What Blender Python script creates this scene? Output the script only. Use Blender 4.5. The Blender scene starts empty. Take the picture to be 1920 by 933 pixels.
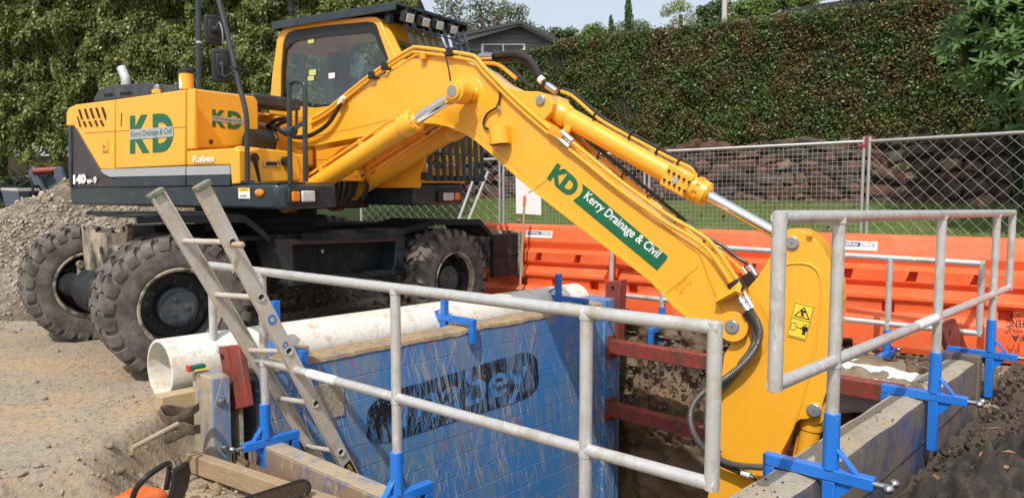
import bpy, bmesh, math, random
import numpy as np
from mathutils import Vector as V, Matrix, noise
random.seed(7); np.random.seed(7)
rad = math.radians
SC = bpy.context.scene
COL = SC.collection
# ------------------------------------------------------------------ camera, sky, sun, exposure
FPX = 1423.0; PITCH = math.atan((466.5-350)/FPX); CAMZ = 1.4
cd = bpy.data.cameras.new('camera'); cam = bpy.data.objects.new('camera', cd); COL.objects.link(cam)
cam.location = (0, 0, CAMZ); cam.rotation_euler = (math.pi/2-PITCH, 0, 0)
cd.sensor_width = 36; cd.lens = 36*FPX/1920; cd.clip_start = .05; cd.clip_end = 600
SC.camera = cam
SC.view_settings.view_transform = 'Standard'; SC.view_settings.look = 'None'
SC.view_settings.exposure = 0.04; SC.view_settings.gamma = 1
SUN = V((-.16, -.62, .80)).normalized()
w = bpy.data.worlds.new('World'); SC.world = w; w.use_nodes = True
nt = w.node_tree; bg = nt.nodes['Background']
sky = nt.nodes.new('ShaderNodeTexSky'); sky.sky_type = 'NISHITA'; sky.sun_disc = False
sky.sun_elevation = math.asin(SUN.z); sky.sun_rotation = math.atan2(SUN.x, SUN.y)
sky.air_density = 1.0; sky.dust_density = 5.0; sky.ozone_density = 1.0
hz = nt.nodes.new('ShaderNodeMix'); hz.data_type = 'RGBA'; hz.inputs[0].default_value = .50      # thin white haze over the blue
nt.links.new(sky.outputs[0], hz.inputs[6]); hz.inputs[7].default_value = (8.6, 9.3, 10.2, 1)
nt.links.new(hz.outputs[2], bg.inputs[0]); bg.inputs[1].default_value = .12
sl = bpy.data.lights.new('sun', 'SUN'); sl.energy = 3.5; sl.angle = rad(.6); sl.color = (1, .955, .88)
so = bpy.data.objects.new('sun', sl); COL.objects.link(so); so.rotation_euler = SUN.to_track_quat('Z', 'Y').to_euler()

# ------------------------------------------------------------------ frames
X3 = V((1,0,0)); Z3 = V((0,0,1))
CP = V((0,0,CAMZ))
def ray(px, py):
    x = (px-960)/FPX; y = (466.5-py)/FPX
    F = V((0, math.cos(PITCH), -math.sin(PITCH))); U_ = V((0, math.sin(PITCH), math.cos(PITCH)))
    return X3*x + U_*y + F
def hit(px, py, n, p0):                      # where the line of sight meets a real plane of the place
    d = ray(px, py); return CP + d*((p0-CP).dot(n)/d.dot(n))
D1 = V((.67,.742,0)).normalized(); D2 = V((.742,-.67,0)).normalized()   # trench box: along / across
def T(u, v, z): return D1*u + D2*v + Z3*z
O = V((-2.34, 7.77, 0)); C = V((.844,-.536,0)).normalized(); L = V((.536,.844,0)).normalized()   # machine upper: forward / left
def M(s, w_, z): return O + C*s + L*w_ + Z3*z
def U(a, b, z): return V((.6*a+.8*b, .8*a-.6*b, z))            # undercarriage: along / across
E = V((.845,-.535,0)).normalized(); N = V((.535,.845,0)).normalized()   # roadside: barriers, fence, wall, hedge
def R(e, m, z): return E*e + N*m + Z3*z
def pw(px, py, w_): return hit(px, py, L, O+L*w_)
def ps(px, py, s): return hit(px, py, C, O+C*s)
def pz(px, py, z): return hit(px, py, Z3, Z3*z)
def pu(px, py, u): return hit(px, py, D1, D1*u)
def pv(px, py, v): return hit(px, py, D2, D2*v)
def pm(px, py, m): return hit(px, py, N, N*m)
def pb(px, py, b): return hit(px, py, V((.8,-.6,0)), V((.8,-.6,0))*b)
def pY(px, py, Y): return hit(px, py, V((0,1,0)), V((0,Y,0)))

# ------------------------------------------------------------------ materials
def _n(nt, t, **k):
    n = nt.nodes.new(t)
    for a, b in k.items():
        if a in n.inputs.keys(): n.inputs[a].default_value = b
        else: setattr(n, a, b)
    return n
def mix(nt, f, a, b, bt='MIX'):
    m = nt.nodes.new('ShaderNodeMix'); m.data_type = 'RGBA'; m.blend_type = bt
    for s, x in ((0, f), (6, a), (7, b)):
        if hasattr(x, 'links') or isinstance(x, bpy.types.NodeSocket): nt.links.new(x, m.inputs[s])
        else: m.inputs[s].default_value = x if s == 0 else (*x[:3], 1)
    return m.outputs[2]
def ramp(nt, fac, lo, hi):
    r = nt.nodes.new('ShaderNodeMapRange'); r.inputs[1].default_value = lo; r.inputs[2].default_value = hi
    nt.links.new(fac, r.inputs[0]); return r.outputs[0]
def tex(nt, scale, detail=6, rough=.6, stretch=None, rot=None, coord='Object', dist=0):
    tc = nt.nodes.new('ShaderNodeTexCoord'); out = tc.outputs[coord]
    if stretch or rot:
        m = nt.nodes.new('ShaderNodeMapping')
        if stretch: m.inputs['Scale'].default_value = stretch
        if rot: m.inputs['Rotation'].default_value = rot
        nt.links.new(out, m.inputs[0]); out = m.outputs[0]
    t = _n(nt, 'ShaderNodeTexNoise'); t.inputs['Scale'].default_value = scale; t.inputs['Detail'].default_value = detail
    t.inputs['Roughness'].default_value = rough; t.inputs['Distortion'].default_value = dist
    nt.links.new(out, t.inputs['Vector']); return t.outputs[0]
def mat(name, col, rough=.5, metal=0, var=.2, scale=6, bump=.0, bscale=60, layers=(), coat=0, island=None, rvar=.1, spec=.5, trans=0):
    """layers: (colour, noise scale, threshold low, threshold high, stretch, amount)"""
    m = bpy.data.materials.new(name); m.use_nodes = True; nt = m.node_tree; b = nt.nodes['Principled BSDF']
    c = mix(nt, tex(nt, scale), [x*(1-var) for x in col], [min(1, x*(1+var)) for x in col])
    if island:
        g = nt.nodes.new('ShaderNodeNewGeometry'); r = nt.nodes.new('ShaderNodeValToRGB'); r.color_ramp.interpolation = 'LINEAR'
        e = r.color_ramp.elements
        while len(e) < len(island): e.new(.5)
        for i, ic in enumerate(island): e[i].position = i/(len(island)-1); e[i].color = (*ic, 1)
        nt.links.new(g.outputs['Random Per Island'], r.inputs[0]); c = mix(nt, .82, c, r.outputs[0])
    ro = None
    for (lc, ls, lo, hi, st, am) in layers:
        f = ramp(nt, tex(nt, ls, 8, .65, st), lo, hi)
        mm = nt.nodes.new('ShaderNodeMath'); mm.operation = 'MULTIPLY'; mm.inputs[1].default_value = am; nt.links.new(f, mm.inputs[0])
        c = mix(nt, mm.outputs[0], c, lc)
    nt.links.new(c, b.inputs['Base Color'])
    rr = nt.nodes.new('ShaderNodeMapRange'); rr.inputs[1].default_value = .3; rr.inputs[2].default_value = .7
    rr.inputs[3].default_value = max(.03, rough-rvar); rr.inputs[4].default_value = min(1, rough+rvar)
    nt.links.new(tex(nt, scale*2.3), rr.inputs[0]); nt.links.new(rr.outputs[0], b.inputs['Roughness'])
    b.inputs['Metallic'].default_value = metal; b.inputs['Specular IOR Level'].default_value = spec
    if coat: b.inputs['Coat Weight'].default_value = coat; b.inputs['Coat Roughness'].default_value = .12
    if trans: b.inputs['Transmission Weight'].default_value = trans
    if bump:
        bp = nt.nodes.new('ShaderNodeBump'); bp.inputs['Strength'].default_value = bump; bp.inputs['Distance'].default_value = .01
        nt.links.new(tex(nt, bscale, 5), bp.inputs['Height']); nt.links.new(bp.outputs[0], b.inputs['Normal'])
    return m
def leafmat(name, cols, rough=.45, var=.25, patch=None, transl=.25):
    m = mat(name, cols[0], rough, 0, var, .8, island=cols)
    nt = m.node_tree; b = nt.nodes['Principled BSDF']
    if patch:
        src = b.inputs['Base Color'].links[0].from_socket
        pc, ps_, lo, hi, am = patch
        f = ramp(nt, tex(nt, ps_, 4), lo, hi)
        mm = nt.nodes.new('ShaderNodeMath'); mm.operation = 'MULTIPLY'; mm.inputs[1].default_value = am; nt.links.new(f, mm.inputs[0])
        c = mix(nt, mm.outputs[0], src, pc); nt.links.new(c, b.inputs['Base Color'])
    src = b.inputs['Base Color'].links[0].from_socket
    t = nt.nodes.new('ShaderNodeBsdfTranslucent'); nt.links.new(src, t.inputs[0])
    ms = nt.nodes.new('ShaderNodeMixShader'); ms.inputs[0].default_value = transl
    nt.links.new(b.outputs[0], ms.inputs[1]); nt.links.new(t.outputs[0], ms.inputs[2])
    nt.links.new(ms.outputs[0], nt.nodes['Material Output'].inputs[0]); return m

DUST = (.33,.27,.19); MUD = (.20,.15,.10)
m_yel = mat('yellow_paint', (.86,.41,.028), .30, var=.05, scale=2, coat=.35, layers=((DUST, 3, .6, .8, None, .16), (DUST, 40, .66, .75, None, .15)), bump=.04, bscale=14)
m_yel2 = mat('yellow_paint_oily', (.74,.31,.015), .38, var=.12, scale=5, coat=.2, layers=((MUD, 9, .55, .75, None, .3),))
m_char = mat('charcoal_paint', (.017,.030,.038), .38, var=.2, coat=.2, layers=((DUST, 5, .5, .8, None, .13),))
m_dark = mat('black_chassis', (.012,.017,.020), .6, spec=.25, var=.3, layers=(((.25,.23,.19), 7, .55, .75, None, .25), ((.20,.19,.16), 2.2, .55, .75, None, .2)), bump=.15, bscale=30)
m_cwt = mat('dark_brown_grey_paint', (.045,.038,.040), .4, var=.2, layers=((DUST, 6, .5, .8, None, .15),))
m_plas = mat('black_plastic', (.014,.015,.017), .42, var=.2)
m_hoodp = mat('grey_plastic_hood', (.030,.036,.044), .35, var=.2, layers=((DUST, 9, .5, .8, None, .25),))
m_rub = mat('tyre_rubber', (.060,.052,.047), .85, var=.3, scale=12, layers=(((.23,.205,.18), 6, .38, .66, None, .75), ((.10,.085,.07), 22, .45, .62, None, .5)), bump=.5, bscale=45)
m_rim = mat('black_rim', (.015,.016,.017), .55, layers=(((.34,.29,.21), 7, .55, .68, None, .5),), bump=.3, bscale=30)
m_rimm = mat('muddy_rim_flange', (.06,.055,.05), .7, layers=(((.42,.36,.26), 9, .40, .54, None, .92),), bump=.4, bscale=40)
m_hub = mat('hub_paint', (.030,.042,.052), .45, layers=((DUST, 8, .5, .75, None, .3),))
m_mudp = mat('mud_caked_steel', (.03,.035,.036), .7, layers=(((.42,.36,.26), 5, .40, .56, (1,1,.6), .92),), bump=.4, bscale=24)
m_chr = mat('chrome', (.82,.82,.84), .10, 1, var=.05, rvar=.04)
m_ste = mat('steel', (.45,.45,.45), .3, 1, var=.2)
m_pin = mat('grey_pin', (.36,.36,.37), .4, .6, var=.2)
m_galv = mat('galvanised_tube', (.58,.58,.57), .38, .45, var=.2, scale=14, layers=(((.42,.34,.22), 5, .52, .66, None, .7), ((.78,.77,.74), 26, .58, .64, (1,1,.3), .7), ((.25,.22,.18), 60, .62, .67, None, .6)), bump=.15, bscale=50)
m_galv2 = mat('galvanised_fence', (.46,.46,.45), .45, .55, var=.2, scale=9, layers=(((.30,.20,.12), 5, .62, .75, None, .6),))
m_alu = mat('dirty_aluminium', (.56,.53,.48), .5, .2, var=.15, scale=7, layers=(((.50,.41,.29), 6, .45, .65, None, .8), ((.30,.27,.24), 30, .56, .66, (1,1,.5), .5), ((.68,.62,.5), 50, .6, .7, None, .6)), bump=.3, bscale=60)
m_blue = mat('blue_clamp_paint', (.014,.17,.62), .38, var=.12, coat=.15, layers=(((.30,.27,.22), 26, .60, .68, None, .6), ((.01,.08,.32), 6, .52, .7, None, .5)), bump=.1, bscale=60)
m_orange = mat('orange_plastic', (.80,.125,.032), .48, var=.1, scale=1.5, layers=(((.66,.28,.16), 2.2, .48, .75, (1,1,2.5), .5), ((.40,.22,.12), 9, .56, .68, (1,1,3), .45), ((.35,.15,.08), 26, .62, .72, None, .35)), bump=.05, bscale=20)
m_pipe = mat('white_pipe', (.70,.69,.64), .5, var=.07, layers=(((.50,.36,.20), 3.2, .54, .70, None, .5), ((.50,.33,.16), 11, .54, .66, None, .65), ((.42,.30,.18), 40, .56, .64, None, .6)))
m_red = mat('red_oxide_steel', (.27,.045,.035), .6, var=.3, layers=(((.10,.055,.035), 8, .45, .6, (1,1,.5), .75), ((.40,.30,.22), 18, .62, .70, None, .6)), bump=.3, bscale=30)
m_timb = mat('pine_timber', (.42,.30,.16), .75, var=.2, scale=3, layers=(((.50,.42,.28), 10, .4, .6, (1,1,14), .5), ((.3,.24,.17), 6, .5, .7, None, .5)), bump=.2, bscale=40)
m_mudw = mat('muddy_panel_top', (.35,.255,.15), .9, var=.35, scale=5, layers=(((.10,.16,.26), 7, .58, .66, None, .5), ((.20,.15,.1), 16, .5, .62, None, .6), ((.5,.44,.34), 9, .55, .7, None, .6)), bump=.8, bscale=26)
m_conc = mat('dusty_grey_top', (.33,.295,.235), .95, var=.3, scale=4, layers=(((.15,.13,.10), 26, .54, .66, None, .6), ((.38,.28,.16), 5, .48, .64, None, .75), ((.12,.10,.08), 3.5, .58, .72, None, .5), ((.46,.43,.36), 50, .58, .66, None, .6)), bump=1.0, bscale=34)
m_glass = mat('tinted_glass', (.10,.13,.13), .04, 0, var=.02, rvar=.01)
def _glass(m, tint, f):
    nt = m.node_tree; b = nt.nodes['Principled BSDF']; b.inputs['Base Color'].links[0]
    tr = nt.nodes.new('ShaderNodeBsdfTransparent'); tr.inputs[0].default_value = (*tint, 1)
    gl = nt.nodes.new('ShaderNodeBsdfGlossy'); gl.inputs['Roughness'].default_value = .02
    fr = nt.nodes.new('ShaderNodeLayerWeight'); fr.inputs[0].default_value = .5
    p = nt.nodes.new('ShaderNodeMath'); p.operation = 'POWER'; p.inputs[1].default_value = 3.5; nt.links.new(fr.outputs['Facing'], p.inputs[0])
    a = nt.nodes.new('ShaderNodeMath'); a.operation = 'ADD'; a.inputs[1].default_value = f; nt.links.new(p.outputs[0], a.inputs[0])
    ms = nt.nodes.new('ShaderNodeMixShader'); nt.links.new(a.outputs[0], ms.inputs[0])
    nt.links.new(tr.outputs[0], ms.inputs[1]); nt.links.new(gl.outputs[0], ms.inputs[2])
    nt.links.new(ms.outputs[0], nt.nodes['Material Output'].inputs[0])
_glass(m_glass, (.86,.92,.93), .07)
m_wglass = mat('window_glass', (.03,.04,.05), .06)
m_green = mat('green_vinyl', (.006,.125,.055), .35, var=.05)
m_silv = mat('silver_vinyl', (.42,.43,.45), .35, .2, var=.04)
m_whit = mat('white_vinyl', (.78,.78,.76), .4, var=.04)
m_ywarn = mat('warning_yellow', (.88,.62,.05), .4, var=.05)
m_blk = mat('black_ink', (.01,.01,.01), .5, var=.1)
m_lamp = mat('lamp_glass', (.75,.75,.73), .12, .3, var=.3, scale=60, coat=.6)
m_amber = mat('amber_lens', (.85,.22,.01), .15, var=.15, scale=60, coat=.6)
m_redl = mat('red_lens', (.5,.02,.015), .2, var=.1, coat=.5)
m_hose = mat('black_hose', (.016,.016,.018), .38, var=.3)
m_corr = mat('corrugated_hose', (.10,.095,.09), .4, .2, var=.3)
m_wht = mat('white_board', (.74,.75,.75), .5, var=.04)
m_cloth = mat('black_geotextile', (.030,.025,.022), .95, var=.5, scale=14, layers=(((.10,.075,.05), 8, .45, .65, None, .75),), bump=.9, bscale=40)
m_canv = mat('brown_canvas', (.24,.19,.13), .9, var=.3, scale=8, layers=(((.09,.07,.05), 5, .5, .65, None, .7),), bump=.5, bscale=30)
m_sheet = mat('white_sheet', (.72,.72,.71), .7, var=.08, layers=(((.4,.36,.3), 8, .58, .7, None, .5),))
m_web = mat('brown_webbing', (.10,.075,.05), .9, var=.3, layers=(((.22,.17,.11), 20, .45, .6, (1,1,.4), .7),), bump=.5, bscale=70)
m_bark = mat('bark', (.12,.085,.055), .9, var=.35, bump=.6, bscale=20)
m_stone = mat('volcanic_stone', (.085,.050,.036), .9, var=.45, scale=5, bump=.9, bscale=14, layers=(((.26,.21,.15), 7, .56, .68, None, .7), ((.20,.075,.05), 2.5, .48, .62, None, .6)))
m_mort = mat('dark_mortar', (.05,.04,.033), .95, var=.3, bump=.5)
m_rock = mat('grey_rock', (.32,.28,.22), .9, var=.25, scale=9, island=((.20,.165,.12), (.34,.295,.23), (.44,.39,.31), (.25,.21,.16), (.30,.24,.16)), bump=.35, bscale=40)
m_weath = mat('weatherboard_dark', (.17,.18,.185), .7, var=.12)
m_fascia = mat('fascia_grey', (.24,.26,.27), .6, var=.1)
m_roof = mat('dark_roof', (.045,.045,.048), .7, var=.3, bump=.3, bscale=15)
m_pale = mat('pale_render', (.50,.46,.42), .85, var=.1, layers=(((.3,.27,.23), 3, .5, .7, None, .4),))
m_leafd = mat('dead_leaf', (.26,.13,.06), .8, var=.4, island=((.30,.16,.07), (.2,.1,.05), (.36,.2,.12)))
m_ywin = mat('pale_yellow_sticker', (.55,.56,.16), .5)
m_saw = mat('chainsaw_orange', (.80,.14,.02), .35, var=.08, coat=.2, layers=((DUST, 14, .5, .7, None, .4),))
m_rebar = mat('rusty_bar', (.38,.31,.22), .7, .1, var=.3, bump=.3)

# ------------------------------------------------------------------ mesh helper
class MB:
    def __init__(s): s.v = []; s.f = []
    def add(s, vs, fs):
        k = len(s.v); s.v += [V(p) for p in vs]; s.f += [[i+k for i in f] for f in fs]; return s
    def obox(s, c, ax, ay, az):
        vs = [c+ax*i+ay*j+az*k for i in (-1,1) for j in (-1,1) for k in (-1,1)]
        return s.add(vs, [(0,1,3,2),(4,6,7,5),(0,4,5,1),(2,3,7,6),(0,2,6,4),(1,5,7,3)])
    def bar(s, p, q, w_, h, up=Z3):
        d = (q-p); ln = d.length; d = d/ln; side = d.cross(up).normalized(); u2 = side.cross(d)
        return s.obox((p+q)/2, d*ln/2, side*w_/2, u2*h/2)
    def prism(s, poly, vec):
        n = len(poly); vs = list(poly)+[p+vec for p in poly]
        return s.add(vs, [list(range(n))[::-1], list(range(n, 2*n))]+[(i, (i+1) % n, n+(i+1) % n, n+i) for i in range(n)])
    def ring(s, outer, inner, vec):
        n = len(outer); vs = list(outer)+list(inner)+[p+vec for p in outer]+[p+vec for p in inner]; f = []
        for i in range(n):
            j = (i+1) % n
            f += [(i, j, n+j, n+i), (2*n+i, 3*n+i, 3*n+j, 2*n+j), (i, 2*n+i, 2*n+j, j), (n+i, n+j, 3*n+j, 3*n+i)]
        return s.add(vs, f)
    def tube(s, pts, r, n=10, cap=True, closed=False):
        pts = [V(p) for p in pts]; m = len(pts); rr = r if isinstance(r, (list, tuple)) else [r]*m
        t0 = (pts[1]-pts[0]).normalized(); a = t0.orthogonal().normalized(); vs = []
        for i, p in enumerate(pts):
            if closed: t = (pts[(i+1) % m]-pts[i-1]).normalized()
            else:
                t = (pts[min(i+1, m-1)]-pts[max(i-1, 0)])
                t = t.normalized() if t.length > 1e-9 else t0
            a = (a - t*a.dot(t)).normalized(); b = t.cross(a)
            for k in range(n):
                an = 2*math.pi*k/n; vs.append(p+(a*math.cos(an)+b*math.sin(an))*rr[i])
        f = [(i*n+k, i*n+(k+1) % n, (i+1)*n+(k+1) % n, (i+1)*n+k) for i in range(m-1) for k in range(n)]
        if closed: f += [((m-1)*n+k, (m-1)*n+(k+1) % n, (k+1) % n, k) for k in range(n)]
        elif cap: f += [list(range(n))[::-1], [(m-1)*n+k for k in range(n)]]
        return s.add(vs, f)
    def cyl(s, p, q, r, n=18, r2=None): return s.tube([p, q], [r, r if r2 is None else r2], n)
    def lathe(s, prof, org, axis, n=40):          # prof: (along, radius)
        axis = axis.normalized(); a = axis.orthogonal().normalized(); b = axis.cross(a); vs = []
        for (h, r) in prof:
            for k in range(n):
                an = 2*math.pi*k/n; vs.append(org+axis*h+(a*math.cos(an)+b*math.sin(an))*r)
        m = len(prof)
        return s.add(vs, [(i*n+k, i*n+(k+1) % n, (i+1)*n+(k+1) % n, (i+1)*n+k) for i in range(m-1) for k in range(n)])
    def build(s, name, m, parent=None, smooth=32, bevel=0, seg=2, loc=None, kind=None, label=None):
        org = ORG.get(parent.name, V((0,0,0))) if parent else (loc or V((0,0,0)))
        me = bpy.data.meshes.new(name); me.from_pydata([tuple(p-org) for p in s.v], [], s.f)
        bm = bmesh.new(); bm.from_mesh(me); bmesh.ops.recalc_face_normals(bm, faces=bm.faces); bm.to_mesh(me); bm.free()
        me.materials.append(m)
        if smooth:
            me.polygons.foreach_set('use_smooth', [True]*len(me.polygons)); me.set_sharp_from_angle(angle=rad(smooth))
        o = bpy.data.objects.new(name, me); COL.objects.link(o)
        if parent: o.parent = parent; ORG[o.name] = org
        else: o.location = org; ORG[o.name] = org
        if bevel:
            b = o.modifiers.new('bevel', 'BEVEL'); b.width = bevel; b.segments = seg; b.limit_method = 'ANGLE'; b.angle_limit = rad(35)
            b.harden_normals = False
        if kind: o['kind'] = kind
        if label: o['label'] = label
        return o
ORG = {}
def thing(name, label, cat, loc, group=None):
    o = bpy.data.objects.new(name, None); COL.objects.link(o); o.location = loc; o.empty_display_size = .2
    ORG[o.name] = V(loc); tag(o, label, cat, group); return o
def tag(o, label, cat, group=None):
    o['label'] = label; o['category'] = cat
    if group: o['group'] = group
    return o
def struct(o): o['kind'] = 'structure'; return o
def dup(root, loc, label, rz=0, group=None):
    def cp(o, par):
        c = o.copy(); COL.objects.link(c)
        if par: c.parent = par
        for ch in list(o.children): cp(ch, c)
        return c
    r = cp(root, None); r.location = loc; r['label'] = label; ORG[r.name] = V(loc)
    if rz: r.rotation_euler.z = rz
    if group: r['group'] = group
    return r
def smooth_path(pts, k=6):
    pts = [V(p) for p in pts]; out = []
    for i in range(len(pts)-1):
        p0 = pts[max(i-1, 0)]; p1 = pts[i]; p2 = pts[i+1]; p3 = pts[min(i+2, len(pts)-1)]
        for j in range(k):
            t = j/k; out.append(.5*((2*p1)+(p2-p0)*t+(2*p0-5*p1+4*p2-p3)*t*t+(3*p1-p0-3*p2+p3)*t**3))
    out.append(pts[-1]); return out
def text_mesh(s, bold=0.0, sx=0):
    cu = bpy.data.curves.new('t', 'FONT'); cu.body = s; cu.offset = bold; cu.shear = sx; cu.resolution_u = 4; cu.fill_mode = 'BOTH'
    o = bpy.data.objects.new('t', cu); COL.objects.link(o)
    dg = bpy.context.evaluated_depsgraph_get(); me = bpy.data.meshes.new_from_object(o.evaluated_get(dg))
    vs = [v.co.copy() for v in me.vertices]; fs = [list(p.vertices) for p in me.polygons]
    bpy.data.objects.remove(o); bpy.data.curves.remove(cu); bpy.data.meshes.remove(me); return vs, fs
def text(s, m, parent, p0, W, H, name='lettering', bold=0.0, proud=V((0,0,0)), shear=0, label=None, kind=None):
    vs, fs = text_mesh(s, bold, shear)
    x0 = min(v.x for v in vs); x1 = max(v.x for v in vs); y0 = min(v.y for v in vs); y1 = max(v.y for v in vs)
    mb = MB(); mb.add([p0+W*((v.x-x0)/(x1-x0))+H*((v.y-y0)/(y1-y0))+proud for v in vs], fs)
    return mb.build(name, m, parent, smooth=0, label=label)
# ================================================================== SITE: ground, trench, shield, rails
def sstep(x, a, b):
    t = max(0, min(1, (x-a)/(b-a))); return t*t*(3-2*t)
PIT = (2.38, 6.95, -4.82, -1.10)
PILE = [(-4.3, 10.0, 1.62, 2.6), (-5.9, 10.1, 1.50, 2.7), (-7.6, 10.0, 1.25, 2.8), (-9.4, 10.3, 1.1, 2.6), (-3.0, 10.6, .9, 1.8)]
def pile_h(X, Y):
    h = 0
    for (cx, cy, hh, r) in PILE:
        d = math.hypot(X-cx, (Y-cy)*1.12)
        h = max(h, hh*(1-d/r)) if d < r else h
    if h > 0: h += .10*noise.noise(V((X*1.7, Y*1.7, 3)))*min(1, h*3) + .05*noise.noise(V((X*6, Y*6, 1)))
    return h
def gz(X, Y):
    p = V((X, Y, 0)); u = p.dot(D1); v = p.dot(D2)
    ve = -4.15-.72*sstep(u, 1.35, 2.25) + .10*noise.noise(V((X*3, Y*3, 0)))
    z = -(.30+.06*sstep(u, 1.75, 2.2)*(u < 3))*sstep(v, ve-.10, ve+.14)
    if u > 6.9: z *= .6
    z += .022*noise.noise(V((X*1.1, Y*1.1, 5))) + .010*noise.noise(V((X*7, Y*7, 2))) + .005*noise.noise(V((X*21, Y*21, 8)))
    if v > ve and u < 2.4: z += .035*noise.noise(V((X*5, Y*5, 4))) + .02*noise.noise(V((X*16, Y*16, 4)))
    if v > -1.0: z += .07*noise.noise(V((X*2.6, Y*2.6, 9)))+.03*noise.noise(V((X*9, Y*9, 9)))
    return z
def axis_lines(lo, hi, fine_lo, fine_hi, step, extra):
    xs = list(np.arange(fine_lo, fine_hi, step)); g = step
    x = fine_lo
    while x > lo: g *= 1.18; x -= g; xs.append(x)
    x = fine_hi; g = step
    while x < hi: g *= 1.18; x += g; xs.append(x)
    xs = [x for x in xs if all(abs(x-e) > step*.45 for e in extra)] + list(extra)
    return sorted(xs)
us = axis_lines(-120, 160, .5, 8.5, .055, PIT[:2]); vs_ = axis_lines(-160, 160, -9.0, .6, .055, PIT[2:])
gv = []; gf = []
for u in us:
    for v in vs_:
        p = T(u, v, 0); gv.append((p.x, p.y, gz(p.x, p.y)))
nv = len(vs_)
for i in range(len(us)-1):
    for j in range(nv-1):
        uc = (us[i]+us[i+1])/2; vc = (vs_[j]+vs_[j+1])/2
        if PIT[0] < uc < PIT[1] and PIT[2] < vc < PIT[3]: continue
        gf.append((i*nv+j, (i+1)*nv+j, (i+1)*nv+j+1, i*nv+j+1))
me = bpy.data.meshes.new('ground'); me.from_pydata(gv, [], gf); me.polygons.foreach_set('use_smooth', [True]*len(gf))
m_gr = mat('site_dirt', (.32,.265,.19), .95, var=.22, scale=1.2, bump=1.0, bscale=38, layers=(
    ((.43,.285,.155), 1.1, .44, .58, None, .75), ((.17,.155,.14), 24, .50, .62, None, .75), ((.42,.38,.32), 60, .60, .68, None, .75), ((.20,.13,.075), 3.0, .56, .70, None, .6)))
me.materials.append(m_gr); go = bpy.data.objects.new('ground', me); COL.objects.link(go); struct(go)
def rough(name, p, a, b, na, nb, amp, m, par=None, seed=0, sc=2.2):
    nrm = a.cross(b).normalized(); vs = []
    for i in range(na+1):
        for j in range(nb+1):
            q = p+a*(i/na)+b*(j/nb)
            d = amp*(noise.noise(q*sc+Z3*seed)+.5*noise.noise(q*sc*3)+.25*noise.noise(q*sc*8)+.15*noise.noise(q*sc*18))
            vs.append(q+nrm*d)
    f = [(i*(nb+1)+j, (i+1)*(nb+1)+j, (i+1)*(nb+1)+j+1, i*(nb+1)+j+1) for i in range(na) for j in range(nb)]
    mb = MB(); mb.add(vs, f); return mb.build(name, m, par, smooth=60)
m_soil = mat('trench_soil', (.19,.125,.070), .95, var=.4, scale=1.6, bump=1.0, bscale=24, layers=(
    ((.24,.20,.15), 1.3, .44, .66, (.6,.6,1.6), .7), ((.10,.065,.04), 3, .48, .70, None, .6), ((.29,.23,.16), 34, .58, .70, None, .45)))
struct(rough('trench_wall_far', T(PIT[1], PIT[2]-.1, -2.7), T(0, PIT[3]-PIT[2]+.2, 0), Z3*2.62, 110, 80, .16, m_soil))
struct(rough('trench_wall_near', T(PIT[0]-.02, PIT[2], -2.7), T(0, PIT[3]-PIT[2], 0), Z3*2.38, 30, 20, .04, m_soil))
struct(rough('trench_wall_left', T(PIT[0], PIT[2]-.03, -2.7), T(PIT[1]-PIT[0], 0, 0), Z3*2.66, 40, 20, .04, m_soil))
struct(rough('trench_wall_right', T(PIT[0], PIT[3]+.03, -2.7), T(PIT[1]-PIT[0], 0, 0), Z3*2.38, 40, 20, .03, m_soil))
struct(rough('trench_floor', T(PIT[0], PIT[2], -2.62), T(PIT[1]-PIT[0], 0, 0), T(0, PIT[3]-PIT[2], 0), 40, 30, .12, m_soil))

# ---- stones as one mass (gravel), plus the spoil heap
def ico(rough_=.28, seed=0, sub=1):
    bm = bmesh.new(); bmesh.ops.create_icosphere(bm, subdivisions=sub, radius=1); rs = np.random.RandomState(seed)
    v = np.array([x.co[:] for x in bm.verts]); f = np.array([[q.index for q in p.verts] for p in bm.faces]); bm.free()
    v *= 1+rs.uniform(-rough_, rough_, (len(v), 1)); v += rs.uniform(-.12, .12, v.shape); return v, f
ROCKS = [ico(.42, k) for k in range(6)]
def rock_mass(name, pts, sizes, m, parent=None, flat=.62):
    rs = np.random.RandomState(len(pts)); VV = []; FF = []; k = 0
    for (p, s) in zip(pts, sizes):
        v, f = ROCKS[rs.randint(6)]
        a, b, c = rs.uniform(0, 6.28, 3)
        Rm = np.array(Matrix.Rotation(a, 3, 'Z') @ Matrix.Rotation(b*.25, 3, 'X') @ Matrix.Rotation(c*.25, 3, 'Y'))
        w_ = (v*np.array([1, rs.uniform(.55, .95), flat*rs.uniform(.6, 1.1)])*s) @ Rm.T + np.array(p)
        VV.append(w_); FF.append(f+k); k += len(v)
    VV = np.concatenate(VV); FF = np.concatenate(FF)
    me = bpy.data.meshes.new(name); me.vertices.add(len(VV)); me.vertices.foreach_set('co', VV.ravel())
    me.loops.add(FF.size); me.loops.foreach_set('vertex_index', FF.ravel()); me.polygons.add(len(FF))
    me.polygons.foreach_set('loop_start', np.arange(0, FF.size, 3)); me.update(); me.materials.append(m)
    o = bpy.data.objects.new(name, me); COL.objects.link(o)
    if parent: o.parent = parent
    return o
hv = []; hn = 110
for i in range(hn+1):
    for j in range(hn+1):
        X = -12.6+i*(12.6-1.2)/hn; Y = 7.0+j*6.4/hn; h = pile_h(X, Y); hv.append(V((X, Y, gz(X, Y)+(h if h > .01 else -.06))))
m_heap = mat('dark_spoil', (.13,.095,.065), .95, var=.4, scale=5, bump=1, bscale=30, layers=(((.27,.23,.18), 3, .45, .6, None, .8), ((.06,.045,.03), 14, .5, .62, None, .6)))
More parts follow.
